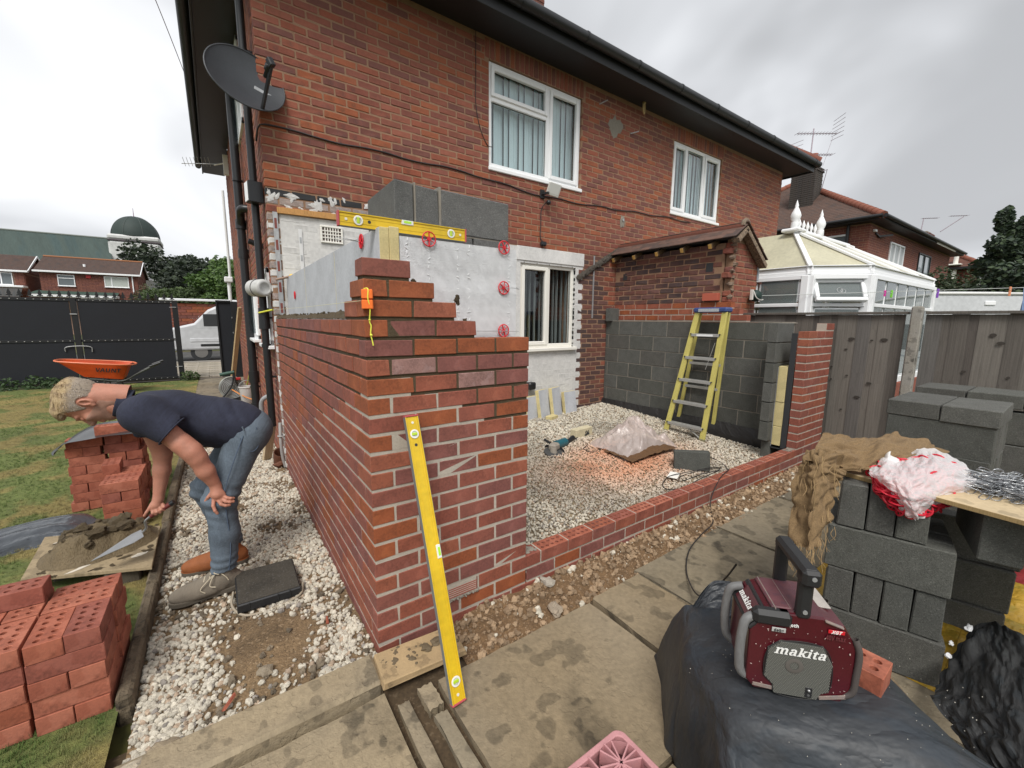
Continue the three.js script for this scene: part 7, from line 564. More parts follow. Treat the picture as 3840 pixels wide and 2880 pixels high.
  const shirtF = (x, y, z) => { let d = torsoS(x, y, z); const sn = Math.max(slN(x, y, z), ((x + .762) * .75 + (y - 1.018) * -.66)), sf = Math.max(slF(x, y, z), -(y - .915)); d = smin(d, sn, .045); d = smin(d, sf, .045); d -= fold(x, y, z, .012) * (.35 + .65 * sstep(-.85, -.5, x)) - .004 + .014 * Math.exp(-(((x + .5) / .07) ** 2)) * Math.abs(Math.sin(x * 55 + z * 9 + y * 30)) * .5; const hem = (x + .335) * hemN[0] + (y - 1.0) * hemN[1] + .008 * Math.sin(z * 30 + x * 10); d = Math.max(d, hem); return Math.max(d, -neckAx(x, y, z)); };
  const navy = mat([.028, .032, .058], { r: .92, map: 'denim', s: .5, bump: 'weave', bs: .035, bh: .0006, sheen: .35, sheenRoughness: .7 }); const shirt = obj('polo_shirt', sdf(shirtF, [-1.04, .78, -1.52], [-.24, 1.27, -.84], .0085), navy, man);
  const ca = V3(-.975, 1.148, zc), cz = V3(-.93, .28, 0).normalize(); const collarF = (x, y, z) => { const dx = x - ca.x, dy = y - ca.y, dz = z - ca.z, t = dx * cz.x + dy * cz.y, rx = dx - cz.x * t, ry = dy - cz.y * t, rad = Math.hypot(rx, ry, dz), R0 = .069 + .25 * Math.max(0, -t) ; return Math.max(Math.abs(rad - R0) - .005, Math.abs(t + .012) - .03); }; obj('collar', sdf(collarF, [-1.09, 1.02, -1.32], [-.87, 1.27, -1.08], .0045), navy, shirt); obj('sleeve_hem', [mv(new THREE.TorusGeometry(.083, .0045, 6, 30), 0, 0, 0).applyQuaternion(new THREE.Quaternion().setFromUnitVectors(V3(0, 0, 1), V3(.74, -.65, .18).normalize())).translate(-.756, 1.014, -.968)], navy, shirt); obj('button', [mv(new THREE.CylinderGeometry(.005, .005, .002, 10), -.965, 1.035, -1.13, 0, 0, 1)], mat([.03, .03, .04], { r: .3 }), shirt);
  // jeans
  const denim = mat([.14, .18, .225], { r: .95, map: 'denim', s: .38, bump: 'denim', bs: .12, bh: .0012 }); const jw = (x, y, z, lo) => .011 * Math.exp(-(((y - .55) / .09) ** 2)) * Math.sin(y * 95 + x * 26 + 4 * N3(x * 8, y * 8, z * 8, 31)) + .008 * Math.exp(-(((y - .18) / .06) ** 2)) * Math.sin(y * 130 + z * 16) + fold(x, y, z, .013);
  const jeansF = (x, y, z) => { const pel = blend([ell([-.42, .92, zc], [.135, .135, .178], [0, 0, -.5]), ell([-.375, .925, zc], [.098, .108, .168])], .04)(x, y, z), nl = blendN(x, y, z), fl = blendF(x, y, z); let d = smin(pel, smin(nl, fl, .02), .05); d -= jw(x, y, z) * .55; const hem = (x + .335) * hemN[0] + (y - 1.0) * hemN[1] + .045; d = Math.max(d, -hem); return Math.max(d, .125 + .02 * Math.sin(x * 30) * .3 + (z < -1.2 ? .02 : .01) - y); };
  const blendN = blend([cone3([-.425, .89, -1.1], [-.572, .575, -1.03], .1, .077), cone3([-.578, .57, -1.03], [-.572, .36, -1.025], .076, .07), cone3([-.572, .36, -1.025], [-.594, .13, -1.02], .07, .062), ell([-.598, .57, -1.028], [.056, .075, .066])], .03), blendF = blend([cone3([-.435, .87, -1.3], [-.648, .555, -1.32], .098, .075), cone3([-.652, .545, -1.32], [-.585, .33, -1.33], .072, .068), cone3([-.585, .33, -1.33], [-.535, .11, -1.34], .068, .06), ell([-.668, .545, -1.32], [.055, .07, .062])], .03);
  const jeans = obj('jeans', sdf(jeansF, [-.79, .1, -1.44], [-.24, 1.06, -.92], .0085), denim, man); obj('seam', [tube([[-.44, .93, -.999], [-.505, .78, -.957], [-.555, .62, -.951], [-.555, .5, -.951], [-.55, .3, -.956], [-.57, .15, -.957]], .0028, 60, 5), tube([[-.37, .97, -1.016], [-.36, .87, -1.02], [-.4, .83, -.998], [-.44, .86, -.995], [-.455, .92, -.998]], .0022, 40, 5)], mat([.07, .1, .15], { r: .95 }), jeans); obj('belt_loop', bar([-.44, .985, -1.01], [-.425, .935, -1.003], .012, .006), denim, jeans);
  // boots
  const boot = (name, c, yaw, m, lace, low) => { const g = new THREE.Group(); g.name = name; g.position.set(...c); g.rotation.y = yaw; man.add(g); const up = blend([ell([-.15, .048, 0], [.085, .046, .05]), cone3([-.13, .055, 0], [.02, .088, 0], .044, .05), ell([.065, .055, 0], [.06, .055, .043]), cone3([.03, .08, 0], [.035, .15, 0], .052, .05), ell([-.06, .04, .012], [.09, .035, .045])], .028); obj('upper', sdf((x, y, z) => Math.max(up(x, y, z) - .003 * N3(x * 40, y * 40, z * 40, 41), .018 - y, y - .15), [-.26, 0, -.08], [.15, .17, .08], .005), m, g); const s = new THREE.Shape(); s.moveTo(.125, 0); s.bezierCurveTo(.125, .05, .06, .045, .0, .04); s.bezierCurveTo(-.06, .045, -.1, .058, -.16, .055); s.bezierCurveTo(-.26, .05, -.26, -.04, -.16, -.047); s.bezierCurveTo(-.1, -.045, -.06, -.035, 0, -.04); s.bezierCurveTo(.06, -.045, .125, -.05, .125, 0); obj('sole', new THREE.ExtrudeGeometry(s, { depth: .018, bevelEnabled: true, bevelSize: .003, bevelThickness: .004, bevelSegments: 2, curveSegments: 16 }).rotateX(-PI / 2).translate(0, .002, 0), mat([.1, .085, .065], { r: .9 }), g); obj('welt', new THREE.ExtrudeGeometry(s, { depth: .004, bevelEnabled: false, curveSegments: 16 }).rotateX(-PI / 2).scale(1.015, 1, 1.03).translate(0, .024, 0), m, g); if (lace) { const lm = mat([.5, .44, .33], { r: .9 }); obj('lace', [...[0, 1, 2, 3].map((i) => tube([[-.1 + i * .028, .09 + i * .013, .032], [-.09 + i * .028, .106 + i * .013, 0], [-.085 + i * .028, .09 + i * .013, -.03]], .003, 12, 5)), tube([[-.01, .135, .03], [-.03, .125, .055], [-.045, .085, .065], [-.02, .075, .075]], .003, 20, 5), tube([[-.01, .14, .03], [.015, .135, .055], [.035, .11, .063], [.045, .09, .066]], .003, 20, 5), tube([[-.01, .138, .03], [-.06, .11, .055], [-.09, .075, .06], [-.07, .05, .062]], .003, 20, 5), tube([[0, .14, .02], [-.02, .15, .05], [.0, .14, .06], [.01, .13, .04]], .003, 20, 5)], lm, g); obj('tongue', mv(cb(.07, .012, .045, .005), -.035, .125, 0, 0, 0, .5), m, g); } };
  boot('boot', [-.625, .0, -1.02], .06, mat([.235, .2, .155], { r: .97, map: 'mottle', s: .2, bump: 'grain', bs: .08, bh: .0015 }), true); boot('boot', [-.585, .0, -1.325], -.06, mat([.33, .105, .03], { r: .75, map: 'mottle', s: .25, bump: 'grain', bs: .1, bh: .001 }), false);
  // trowel in the far hand
  const tr = thing('trowel', 'brick trowel with a dark red handle pushed into the wet mortar', 'trowel'), a = V3(-.818, .482, -1.368), b = V3(-.938, .412, -1.385); obj('handle', rod(b.toArray(), a.clone().lerp(b, .16).toArray(), .013, .016, 14), mat([.13, .022, .018], { r: .5 }), tr); obj('cap', rod(a.clone().lerp(b, .16).toArray(), a.toArray(), .0165, .0175, 14), K.blackPvc, tr); obj('shank', tube([b.toArray(), [-.965, .385, -1.39], [-.965, .34, -1.392], [-.985, .315, -1.4]], .007, 20, 7), K.steel, tr); obj('blade', prism([[0, -.06], [.05, -.07], [.25, 0], [.05, .07], [0, .06]], .0025).rotateX(-PI / 2).rotateZ(-.35).rotateY(PI + .2).translate(-.985, .31, -1.4), K.steel, tr);
}
const heapNet = [[[2.049,1.049,1.044], [2.200,1.021,1.093], [2.490,0.974,1.121], [2.598,1.013,1.190], [2.680,0.973,1.255], [2.796,0.946,1.342], [2.848,0.883,1.390]], [[1.908,1.029,1.071], [2.003,1.030,1.139], [2.161,1.007,1.192], [2.325,1.015,1.244], [2.409,0.985,1.310], [2.572,0.950,1.369], [2.702,0.903,1.407]], [[1.807,1.005,1.092], [1.908,1.011,1.161], [2.028,0.996,1.224], [2.165,0.998,1.283], [2.281,0.973,1.345], [2.424,0.953,1.387], [2.552,0.923,1.422]], [[1.716,0.990,1.104], [1.847,0.956,1.178], [1.932,0.938,1.241], [2.008,0.945,1.282], [2.143,0.945,1.340], [2.319,0.933,1.379], [2.472,0.918,1.428]], [[1.688,0.974,1.100], [1.821,0.939,1.188], [1.902,0.918,1.236], [1.978,0.929,1.276], [2.086,0.936,1.338], [2.250,0.930,1.393], [2.392,0.914,1.434]]];
const hangNet = [[[1.760,1.012,1.069], [1.773,1.019,1.102], [1.777,1.023,1.141], [1.826,1.005,1.179], [1.860,0.940,1.215]], [[1.710,0.970,1.066], [1.692,0.977,1.114], [1.673,0.994,1.159], [1.744,0.970,1.189], [1.830,0.928,1.221]], [[1.678,0.870,1.063], [1.647,0.896,1.122], [1.631,0.911,1.170], [1.722,0.892,1.189], [1.816,0.878,1.196]], [[1.629,0.735,1.078], [1.609,0.762,1.133], [1.582,0.776,1.186], [1.666,0.772,1.196], [1.789,0.788,1.193]], [[1.579,0.585,1.108], [1.559,0.612,1.151], [1.543,0.621,1.199], [1.613,0.641,1.208], [1.741,0.680,1.204]]];
const bagNet = [[[2.086,0.938,1.239], [2.233,0.962,1.252], [2.362,0.937,1.285], [2.429,0.966,1.327], [2.503,0.965,1.380], [2.496,0.954,1.438], [2.429,0.946,1.516]], [[1.954,0.937,1.270], [1.998,0.964,1.308], [2.057,0.965,1.349], [2.116,0.975,1.389], [2.183,0.985,1.434], [2.223,0.974,1.490], [2.300,0.928,1.553]], [[1.889,0.922,1.288], [1.866,0.944,1.342], [1.895,0.951,1.386], [1.936,0.956,1.427], [1.985,0.969,1.471], [2.071,0.957,1.522], [2.206,0.908,1.577]], [[1.876,0.906,1.319], [1.854,0.902,1.367], [1.845,0.901,1.410], [1.863,0.896,1.448], [1.921,0.910,1.487], [2.002,0.902,1.533], [2.119,0.878,1.570]], [[1.885,0.877,1.355], [1.863,0.854,1.394], [1.841,0.841,1.430], [1.852,0.837,1.464], [1.909,0.846,1.490], [1.984,0.855,1.516], [2.062,0.838,1.537]], [[1.905,0.833,1.390], [1.881,0.810,1.415], [1.873,0.780,1.440], [1.878,0.774,1.469], [1.911,0.789,1.477], [1.973,0.811,1.492], [2.059,0.821,1.514]]];
const blackNet = [[[1.820,0.135,1.609], [2.032,0.186,1.625], [2.231,0.209,1.637], [2.384,0.221,1.681], [2.305,0.260,1.742], [2.238,0.273,1.816]], [[1.712,0.145,1.617], [1.839,0.192,1.649], [1.906,0.249,1.685], [1.946,0.291,1.731], [1.937,0.318,1.781], [1.933,0.335,1.837]], [[1.612,0.174,1.640], [1.644,0.210,1.681], [1.660,0.254,1.721], [1.649,0.304,1.766], [1.663,0.331,1.808], [1.656,0.365,1.859]], [[1.517,0.183,1.696], [1.488,0.231,1.728], [1.494,0.260,1.764], [1.478,0.299,1.795], [1.469,0.337,1.831], [1.464,0.376,1.870]], [[1.395,0.187,1.757], [1.356,0.230,1.784], [1.344,0.252,1.809], [1.324,0.285,1.838], [1.301,0.318,1.865], [1.310,0.331,1.894]]];
// ---------- loose brick stacks on the lawn
const ordinal = ['bottom', 'second', 'third', 'fourth', 'fifth', 'sixth', 'seventh', 'eighth'];
{
  const rr = rng(101), BH = .0765, BL = .215, BW = .1025, y0 = .012; const lay = (label, x, y, z, along, group) => { const m = B.loose[Math.floor(rr() * 5)], o = obj('brick', perf(BL, BW, .074, Math.floor(rr() * 5)), [m, m], null, [x + (rr() - .5) * .005, y + .038, z + (rr() - .5) * .005], [0, (along === 'z' ? PI / 2 : 0) + (rr() - .5) * .03, 0]); return tag(o, label, 'brick', group); };
  const near = (k) => k === 4 ? 'top layer' : `${ordinal[k]} layer`, g1 = 'loose perforated bricks in the near stack at the lower left';
  for (let k = 0; k < 5; k++) { const y = y0 + k * BH, ez = k % 2 === 0, zs = -.33;
    if (ez) { for (const [i, x] of [-1.047, -1.157].entries()) lay(`red brick end on at the front ${i ? 'left' : 'right'} of the near stack, right column, ${near(k)}`, x, y, zs - BL / 2, 'z', g1); for (const [i, z] of [-.605, -.713].entries()) lay(`red brick lying crossways ${i ? 'at the back' : 'in the middle'} of the near stack, right column, ${near(k)}`, -1.1, y, z, 'x', g1); }
    else { for (const [i, z] of [-.385, -.493].entries()) lay(`red brick lying crossways ${i ? 'second from' : 'at'} the front of the near stack, right column, ${near(k)}`, -1.1, y, z, 'x', g1); for (const [i, x] of [-1.047, -1.157].entries()) lay(`red brick end on behind the ${i ? 'left' : 'right'} half of the near stack, right column, ${near(k)}`, x + .01, y, zs - .225 - BL / 2, 'z', g1); }
    if (ez) { for (const [i, x] of [-1.272, -1.382].entries()) { lay(`red brick at the front of the near stack, ${i ? 'far left' : 'left'} column, ${near(k)}`, x, y, zs - BL / 2 - .012, 'z', g1); if (k === 4) lay(`red brick in the second row of the near stack, ${i ? 'far left' : 'left'} column, top layer`, x, y, zs - .23 - BL / 2 - .012, 'z', g1); } } else lay(`red brick lying crossways at the front of the near stack, left column, ${near(k)}`, -1.327, y, zs - .065, 'x', g1), lay(`red brick lying crossways behind the front of the near stack, left column, ${near(k)}`, -1.327, y, zs - .175, 'x', g1); }
  lay('single red brick lying on top of the near stack at its left side', -1.325, y0 + 5 * BH, -.705, 'x').rotation.y = -.02;
  // far stack: low front half and taller back half under a black sheet
  const g2 = 'loose perforated bricks in the far stack behind the bricklayer', fx = -1.2; for (let k = 0; k < 5; k++) { const y = y0 + k * BH, w = k === 4 ? 'top' : ordinal[k]; if (k % 2 === 0) for (const [i, z] of [-2.325, -2.432, -2.54, -2.648].entries()) { if (k < 4 && i > 1) continue; lay(`red brick lying crossways in low front of far stack, ${w} layer, ${ordinal[i].replace('bottom', 'first')} from the front`, fx, y, z, 'x', g2); } else for (const [i, x] of [-1.255, -1.145].entries()) for (const [j, z] of [-2.385, -2.61].entries()) lay(`red brick end on in low front of far stack, ${w} layer, ${i ? 'right' : 'left'}, ${j ? 'back' : 'front'}`, x, y, z, 'z', g2); }
  lay('single red brick standing on the low front half of the far stack', -1.285, y0 + 5 * BH - .002, -2.64, 'z').rotation.y += .06;
  for (let k = 0; k < 8; k++) for (const [c, x] of [-1.49, -1.245].entries()) { const y = y0 + k * BH, sx = x + (hash2(k, c, 6) - .5) * .03, col = c ? 'right' : 'left'; if ((k + c) % 2 === 1) { lay(`red brick lying crossways in tall back of far stack, ${col} column, ${ordinal[k]} layer`, sx, y, -2.955, 'x', g2); } else for (const [i, d] of [-.055, .055].entries()) lay(`red brick end on in tall back of far stack, ${col} column, ${ordinal[k]} layer, ${i ? 'right' : 'left'}`, sx + d, y, -3.01, 'z', g2); if (c) lay(`red brick end on at the side of the far stack, ${ordinal[k]} layer`, sx + .05, y, -3.24, 'z', g2); }
  lay('single red brick lying on the black sheet that covers the far stack', -1.3, y0 + 8 * BH + .012, -2.94, 'x'); lay('rightmost red brick on top of the black sheet covering the far stack', -1.12, y0 + 8 * BH + .01, -3.08, 'x');
  const s = thing('plastic_sheet', 'stiff black plastic sheet with a drooping left corner covering the far brick stack', 'sheet'); obj('sheet', cloth([[[-1.7, .5, -3.4], [-1.5, .64, -3.4], [-1.25, .645, -3.4], [-1.0, .64, -3.4]], [[-1.71, .5, -3.1], [-1.52, .645, -3.12], [-1.25, .645, -3.12], [-1.02, .64, -3.12]], [[-1.69, .49, -3.0], [-1.56, .62, -2.86], [-1.3, .645, -2.86], [-1.05, .645, -2.86]], [[-1.66, .53, -2.95], [-1.54, .625, -2.8], [-1.3, .64, -2.8], [-1.06, .648, -2.8]]], 30, 20, (u, v) => .004 * Math.sin(u * 14 + v * 5)), mat([.045, .048, .052], { r: .28, map: 'mottle', s: .4 }), s);
}
// ---------- mortar board
{
  const b = thing('mortar_board', 'square plywood mortar board raised off the lawn and splashed with mortar', 'mortar board'); const p = prism([[-1.545, 1.56], [-.953, 1.31], [-.962, 1.93], [-1.585, 2.16]], .016, .002).rotateX(-PI / 2).translate(0, .108, 0), u = p.attributes.uv, ps = p.attributes.position; for (let i = 0; i < u.count; i++) u.setXY(i, ps.getX(i), ps.getZ(i)); obj('board', p, mat([.4, .32, .21], { r: .9, map: 'ply', s: .7, bump: 'rough', bs: .3, bh: .003 }), b); obj('support', [bx(-1.45, -1.25, .0, .105, -1.9, -1.65, .01), bx(-1.12, -1.0, .0, .105, -1.75, -1.5, .01), bx(-1.18, -1.02, 0, .1, -1.5, -1.4, .008)], mat([.1, .085, .06], { r: .95, map: 'wood', s: .3 }), b);
  const mt = mat([.185, .135, .07], { r: .72, map: 'mottle', s: .25, bump: 'rough', bs: .12, bh: .006 }); const hp = (x, z) => { const a = .32, dx = (x + 1.25) * Math.cos(a) - (z + 1.78) * Math.sin(a), dz = (x + 1.25) * Math.sin(a) + (z + 1.78) * Math.cos(a), r = Math.hypot(dx / .3, dz / .24) + .22 * (F2(x * 6, z * 6, 211, 3) - .5); let h = .125 * sstep(1.0, .52, r); const ch = F2(x * 9 + 3, z * 9, 213, 3); h *= .72 + .75 * (ch - .35); h += .035 * sstep(1, .7, r) * Math.floor(ch * 5) / 5; const cut = sstep(.02, .0, Math.abs(dz + .02 + .25 * dx) - .012) * sstep(.9, .4, r); h -= .055 * cut; const slice = sstep(-.1, -.14, dz - .1 * dx); h -= .0; return Math.max(0, h) + .006 * F2(x * 40, z * 40, 215, 2) * sstep(1.1, .9, r); };
  const m = thing('mortar_heap', 'heap of wet brown mortar with trowel cuts lying on the mortar board', 'mortar'); const g = field(-1.6, -.94, -2.16, -1.3, .009, (x, z) => .1235 + hp(x, z)), ix = [...g.index.array], pp = g.attributes.position, keep = []; for (let i = 0; i < ix.length; i += 3) if ([0, 1, 2].some((k) => pp.getY(ix[i + k]) > .128)) keep.push(ix[i], ix[i + 1], ix[i + 2]); g.setIndex(keep); obj('heap', g, mt, m); const r = rng(63), sp = [], lumps = []; for (let i = 0; i < 60; i++) { const x = -1.53 + .55 * r(), z = -1.45 - .6 * r(), e = Math.hypot((x + 1.25) / .3, (z + 1.78) / .24); if (z > -1.55 - (x + 1.53) * -.42 + .02 || e < .9) continue; sp.push(mv(rock(900 + i, 1, .4), x, .126, z, 0, r() * 6, 0, [.008 + .02 * r(), .004, .008 + .014 * r()])); } for (let i = 0; i < 46; i++) { const a = r() * 6.3, q = .25 + .6 * r(), x = -1.25 + .28 * q * Math.cos(a), z = -1.78 + .22 * q * Math.sin(a), s = .012 + .034 * r() ** 2; lumps.push(mv(rock(960 + i, 1, .3), x, .122 + hp(x, z) + s * .25, z, r(), r() * 6, 0, [s * 1.3, s * .7, s])); } obj('splash', sp, mt, m); obj('lump', lumps, mt, m); obj('pale_splash', [mv(rock(1010, 1, .4), -1.47, .128, -2.0, 0, 0, 0, [.035, .004, .02]), mv(rock(1011, 1, .4), -1.03, .127, -1.52, 0, .5, 0, [.04, .003, .02]), mv(rock(1012, 1, .4), -1.3, .127, -1.52, 0, .5, 0, [.05, .003, .012])], mat([.6, .55, .46], { r: .9 }), m);
  const t = thing('plastic_sheet', 'black plastic sheet with grey blue sheen lying flat on the lawn at the left edge', 'sheet'); obj('sheet', cloth([[[-2.5, .03, -2.62], [-2.1, .05, -2.62], [-1.75, .06, -2.74], [-1.52, .05, -2.75], [-1.4, .02, -2.6]], [[-2.5, .05, -2.45], [-2.1, .07, -2.48], [-1.8, .08, -2.58], [-1.56, .06, -2.55], [-1.44, .03, -2.45]], [[-2.5, .02, -2.2], [-2.0, .06, -2.26], [-1.84, .07, -2.34], [-1.65, .06, -2.4], [-1.5, .03, -2.36]], [[-2.5, .0, -2.1], [-2.0, .0, -2.17], [-1.82, .0, -2.26], [-1.66, .0, -2.3], [-1.52, .0, -2.3]]], 70, 26, (u, v) => .012 * (F2(u * 14, v * 5, 221, 3) - .5) + .006 * Math.sin(v * 22 + u * 6)), mat([.06, .068, .078], { r: .22, bump: 'folds', bs: .8, bh: .01 }), t);  // bluish sheen of the black plastic is put into its base colour
}
// ---------- small things on the paths
{
  const t = thing('inspection_tray', 'dusty black plastic inspection tray lying on the gravel near the boots', 'tray', [-.39, 0, -.86], .0); const pb = mat([.022, .023, .025], { r: .5, map: 'mottle', s: .3 }); obj('body', mv(cb(.315, .055, .33, .006), 0, .045, 0, .05, 0, -.02), pb, t); obj('lid_dirt', mv(cb(.3, .004, .315, .001), 0, .0745, 0, .05, 0, -.02), mat([.085, .08, .07], { r: .85, map: 'soil', s: .5, bump: 'soil', bs: .25, bh: .002 }), t); obj('rib', [-.1, .04, .1].map((x) => mv(cb(.008, .04, .006, .002), x, .045, .166)), pb, t); obj('hoop', tube([[-.17, .03, -.05], [-.178, .02, .08], [-.12, .012, .19], [.03, .012, .205], [.15, .02, .17], [.178, .03, .08]], .007, 40, 6), mat([.34, .29, .22], { r: .8 }), t);
  const b = thing('timber_offcut', 'flat weathered board splashed with mortar lying at the foot of the brick corner', 'plank', [.152, .034, .146], -.06); obj('board', cb(.395, .034, .19, .004, 2, .004), mat([.47, .345, .2], { r: .88, map: 'ply', s: .5, bump: 'wood', bs: .4, bh: .001 }), b, [0, 0, 0], [0, 0, -.02]); const r = rng(66), sp = []; for (let i = 0; i < 34; i++) { const s = .004 + .012 * r() ** 2; sp.push(mv(rock(1020 + i, 1, .35), -.18 + .36 * r(), .0185, -.08 + .16 * r(), 0, r() * 6, 0, [s * 1.2, .0035, s])); } sp.push(mv(rock(1060, 1, .35), .09, .02, -.02, 0, 0, 0, [.03, .012, .024]), mv(rock(1061, 1, .35), .03, .02, .0, 0, 0, 0, [.026, .012, .02])); obj('mortar_splash', sp, mat([.16, .12, .07], { r: .8, map: 'mottle', s: .1 }), b);
}
// ---------- concrete blocks
{
  const bm = [[.15, .153, .135], [.132, .136, .122], [.165, .166, .15], [.142, .142, .128]].map((c) => mat(c, { r: .96, map: 'block', s: .26, bump: 'block', bs: .2, bh: .006 })), rr = rng(111); let n = 0; const blk = (label, p, ry, dims = [.1, .213, .44], group, rx = 0) => { const o = obj('concrete_block', cb(...dims, .005, n % 5, .003), bm[Math.floor(rr() * 4)], null, p, [rx, ry, 0]); n++; return tag(o, label, 'concrete block', group); };
  const O = V3(1.86, 0, 1.185), e = V3(.262, 0, .965), m = V3(.965, 0, -.262), yaw = Math.atan2(m.x, m.z), P = (s, y, d) => O.clone().addScaledVector(e, s).addScaledVector(m, d).setY(y).toArray(), gA = 'dark blocks in the low stack under the plywood board', H = .2145, row = ['bottom', 'second', 'third', 'top'];
  for (let r = 0; r < 4; r++) { const y = .004 + r * H + H / 2; if (r % 2 === 0) { for (let d = 0; d < 4; d++) blk(`dark block lying lengthways in the low stack behind the radio, ${row[r]} row, ${['front', 'second', 'third', 'rear'][d]}`, P(.215 + (r ? -.012 : .0), y, .05 + d * .107), yaw + PI / 2, [.1, .211, .44].map((q) => q), gA).rotation.y = yaw; } else { const k = r === 3 ? 3 : 4; for (let i = 0; i < k; i++) blk(`dark block end on in the low stack behind the radio, ${row[r]} row, ${['leftmost', 'second from left', 'third from left', 'rightmost'][i]}`, P(.05 + i * .1055 + (r === 3 ? .012 : 0), y, .225 + (i % 2) * .006), yaw, [.1, .212, .44], gA); } }
  for (const o of scene.children) if (/^concrete_block/.test(o.name) && /lengthways/.test(o.userData.label)) o.rotation.y = yaw + PI / 2;
  const rb = blk('rough textured dark block standing apart at the right of the top row, under the board', P(.53, .004 + 3 * H + .105, .21), yaw + .03, [.13, .205, .42]);
  for (let i = 0; i < 3; i++) blk(`dark concrete block standing behind the low stack under the board, ${['left', 'middle', 'right'][i]}`, P(.47 + i * .012, .11 + i * .215, .52 + .02 * i), yaw + PI / 2, [.1, .213, .44], gA);
  // big cube of blocks by the fence
  const gB = 'grey blocks in the tall cube stack by the fence'; for (let i = 0; i < 2; i++) blk(`grey concrete block lying flat on top of the tall cube stack, ${i ? 'right' : 'left'} one`, [3.28 - .005 * i, 1.08, 1.183 + i * .248], PI / 2, [.243, .1, .5], gB).rotation.y = PI / 2; for (const o of scene.children.slice(-2)) o.rotation.y = PI / 2; for (let r = 0; r < 5; r++) for (let d = 0; d < 5; d++) { if (d && d < 4 && r < 4 && false) continue; blk(`grey concrete block on edge in the tall cube stack, ${['bottom', 'second', 'third', 'fourth', 'fifth'][r]} row, ${['front', 'second', 'third', 'fourth', 'rear'][d]}`, [3.085 + d * .1005, .002 + r * .2058 + .1025, 1.305], 0, [.0995, .2048, .48], gB); }
  const gC = 'grey blocks in the stack nearest the fence'; for (let i = 0; i < 3; i++) blk(`grey concrete block on top of the stack nearest the fence, ${['left', 'middle', 'right'][i]} one`, [4.42, 1.05, 1.11 + i * .292], 0, [.44, .1, .285], gC); for (let r = 0; r < 4; r++) for (let i = 0; i < 2; i++) blk(`grey concrete block in the stack nearest the fence, ${['bottom', 'second', 'third', 'fourth'][r]} row, ${i ? 'right' : 'left'}`, [4.28, .12 + r * .245, 1.2 + i * .44], 0, [.14, .24, .435], gC);
}
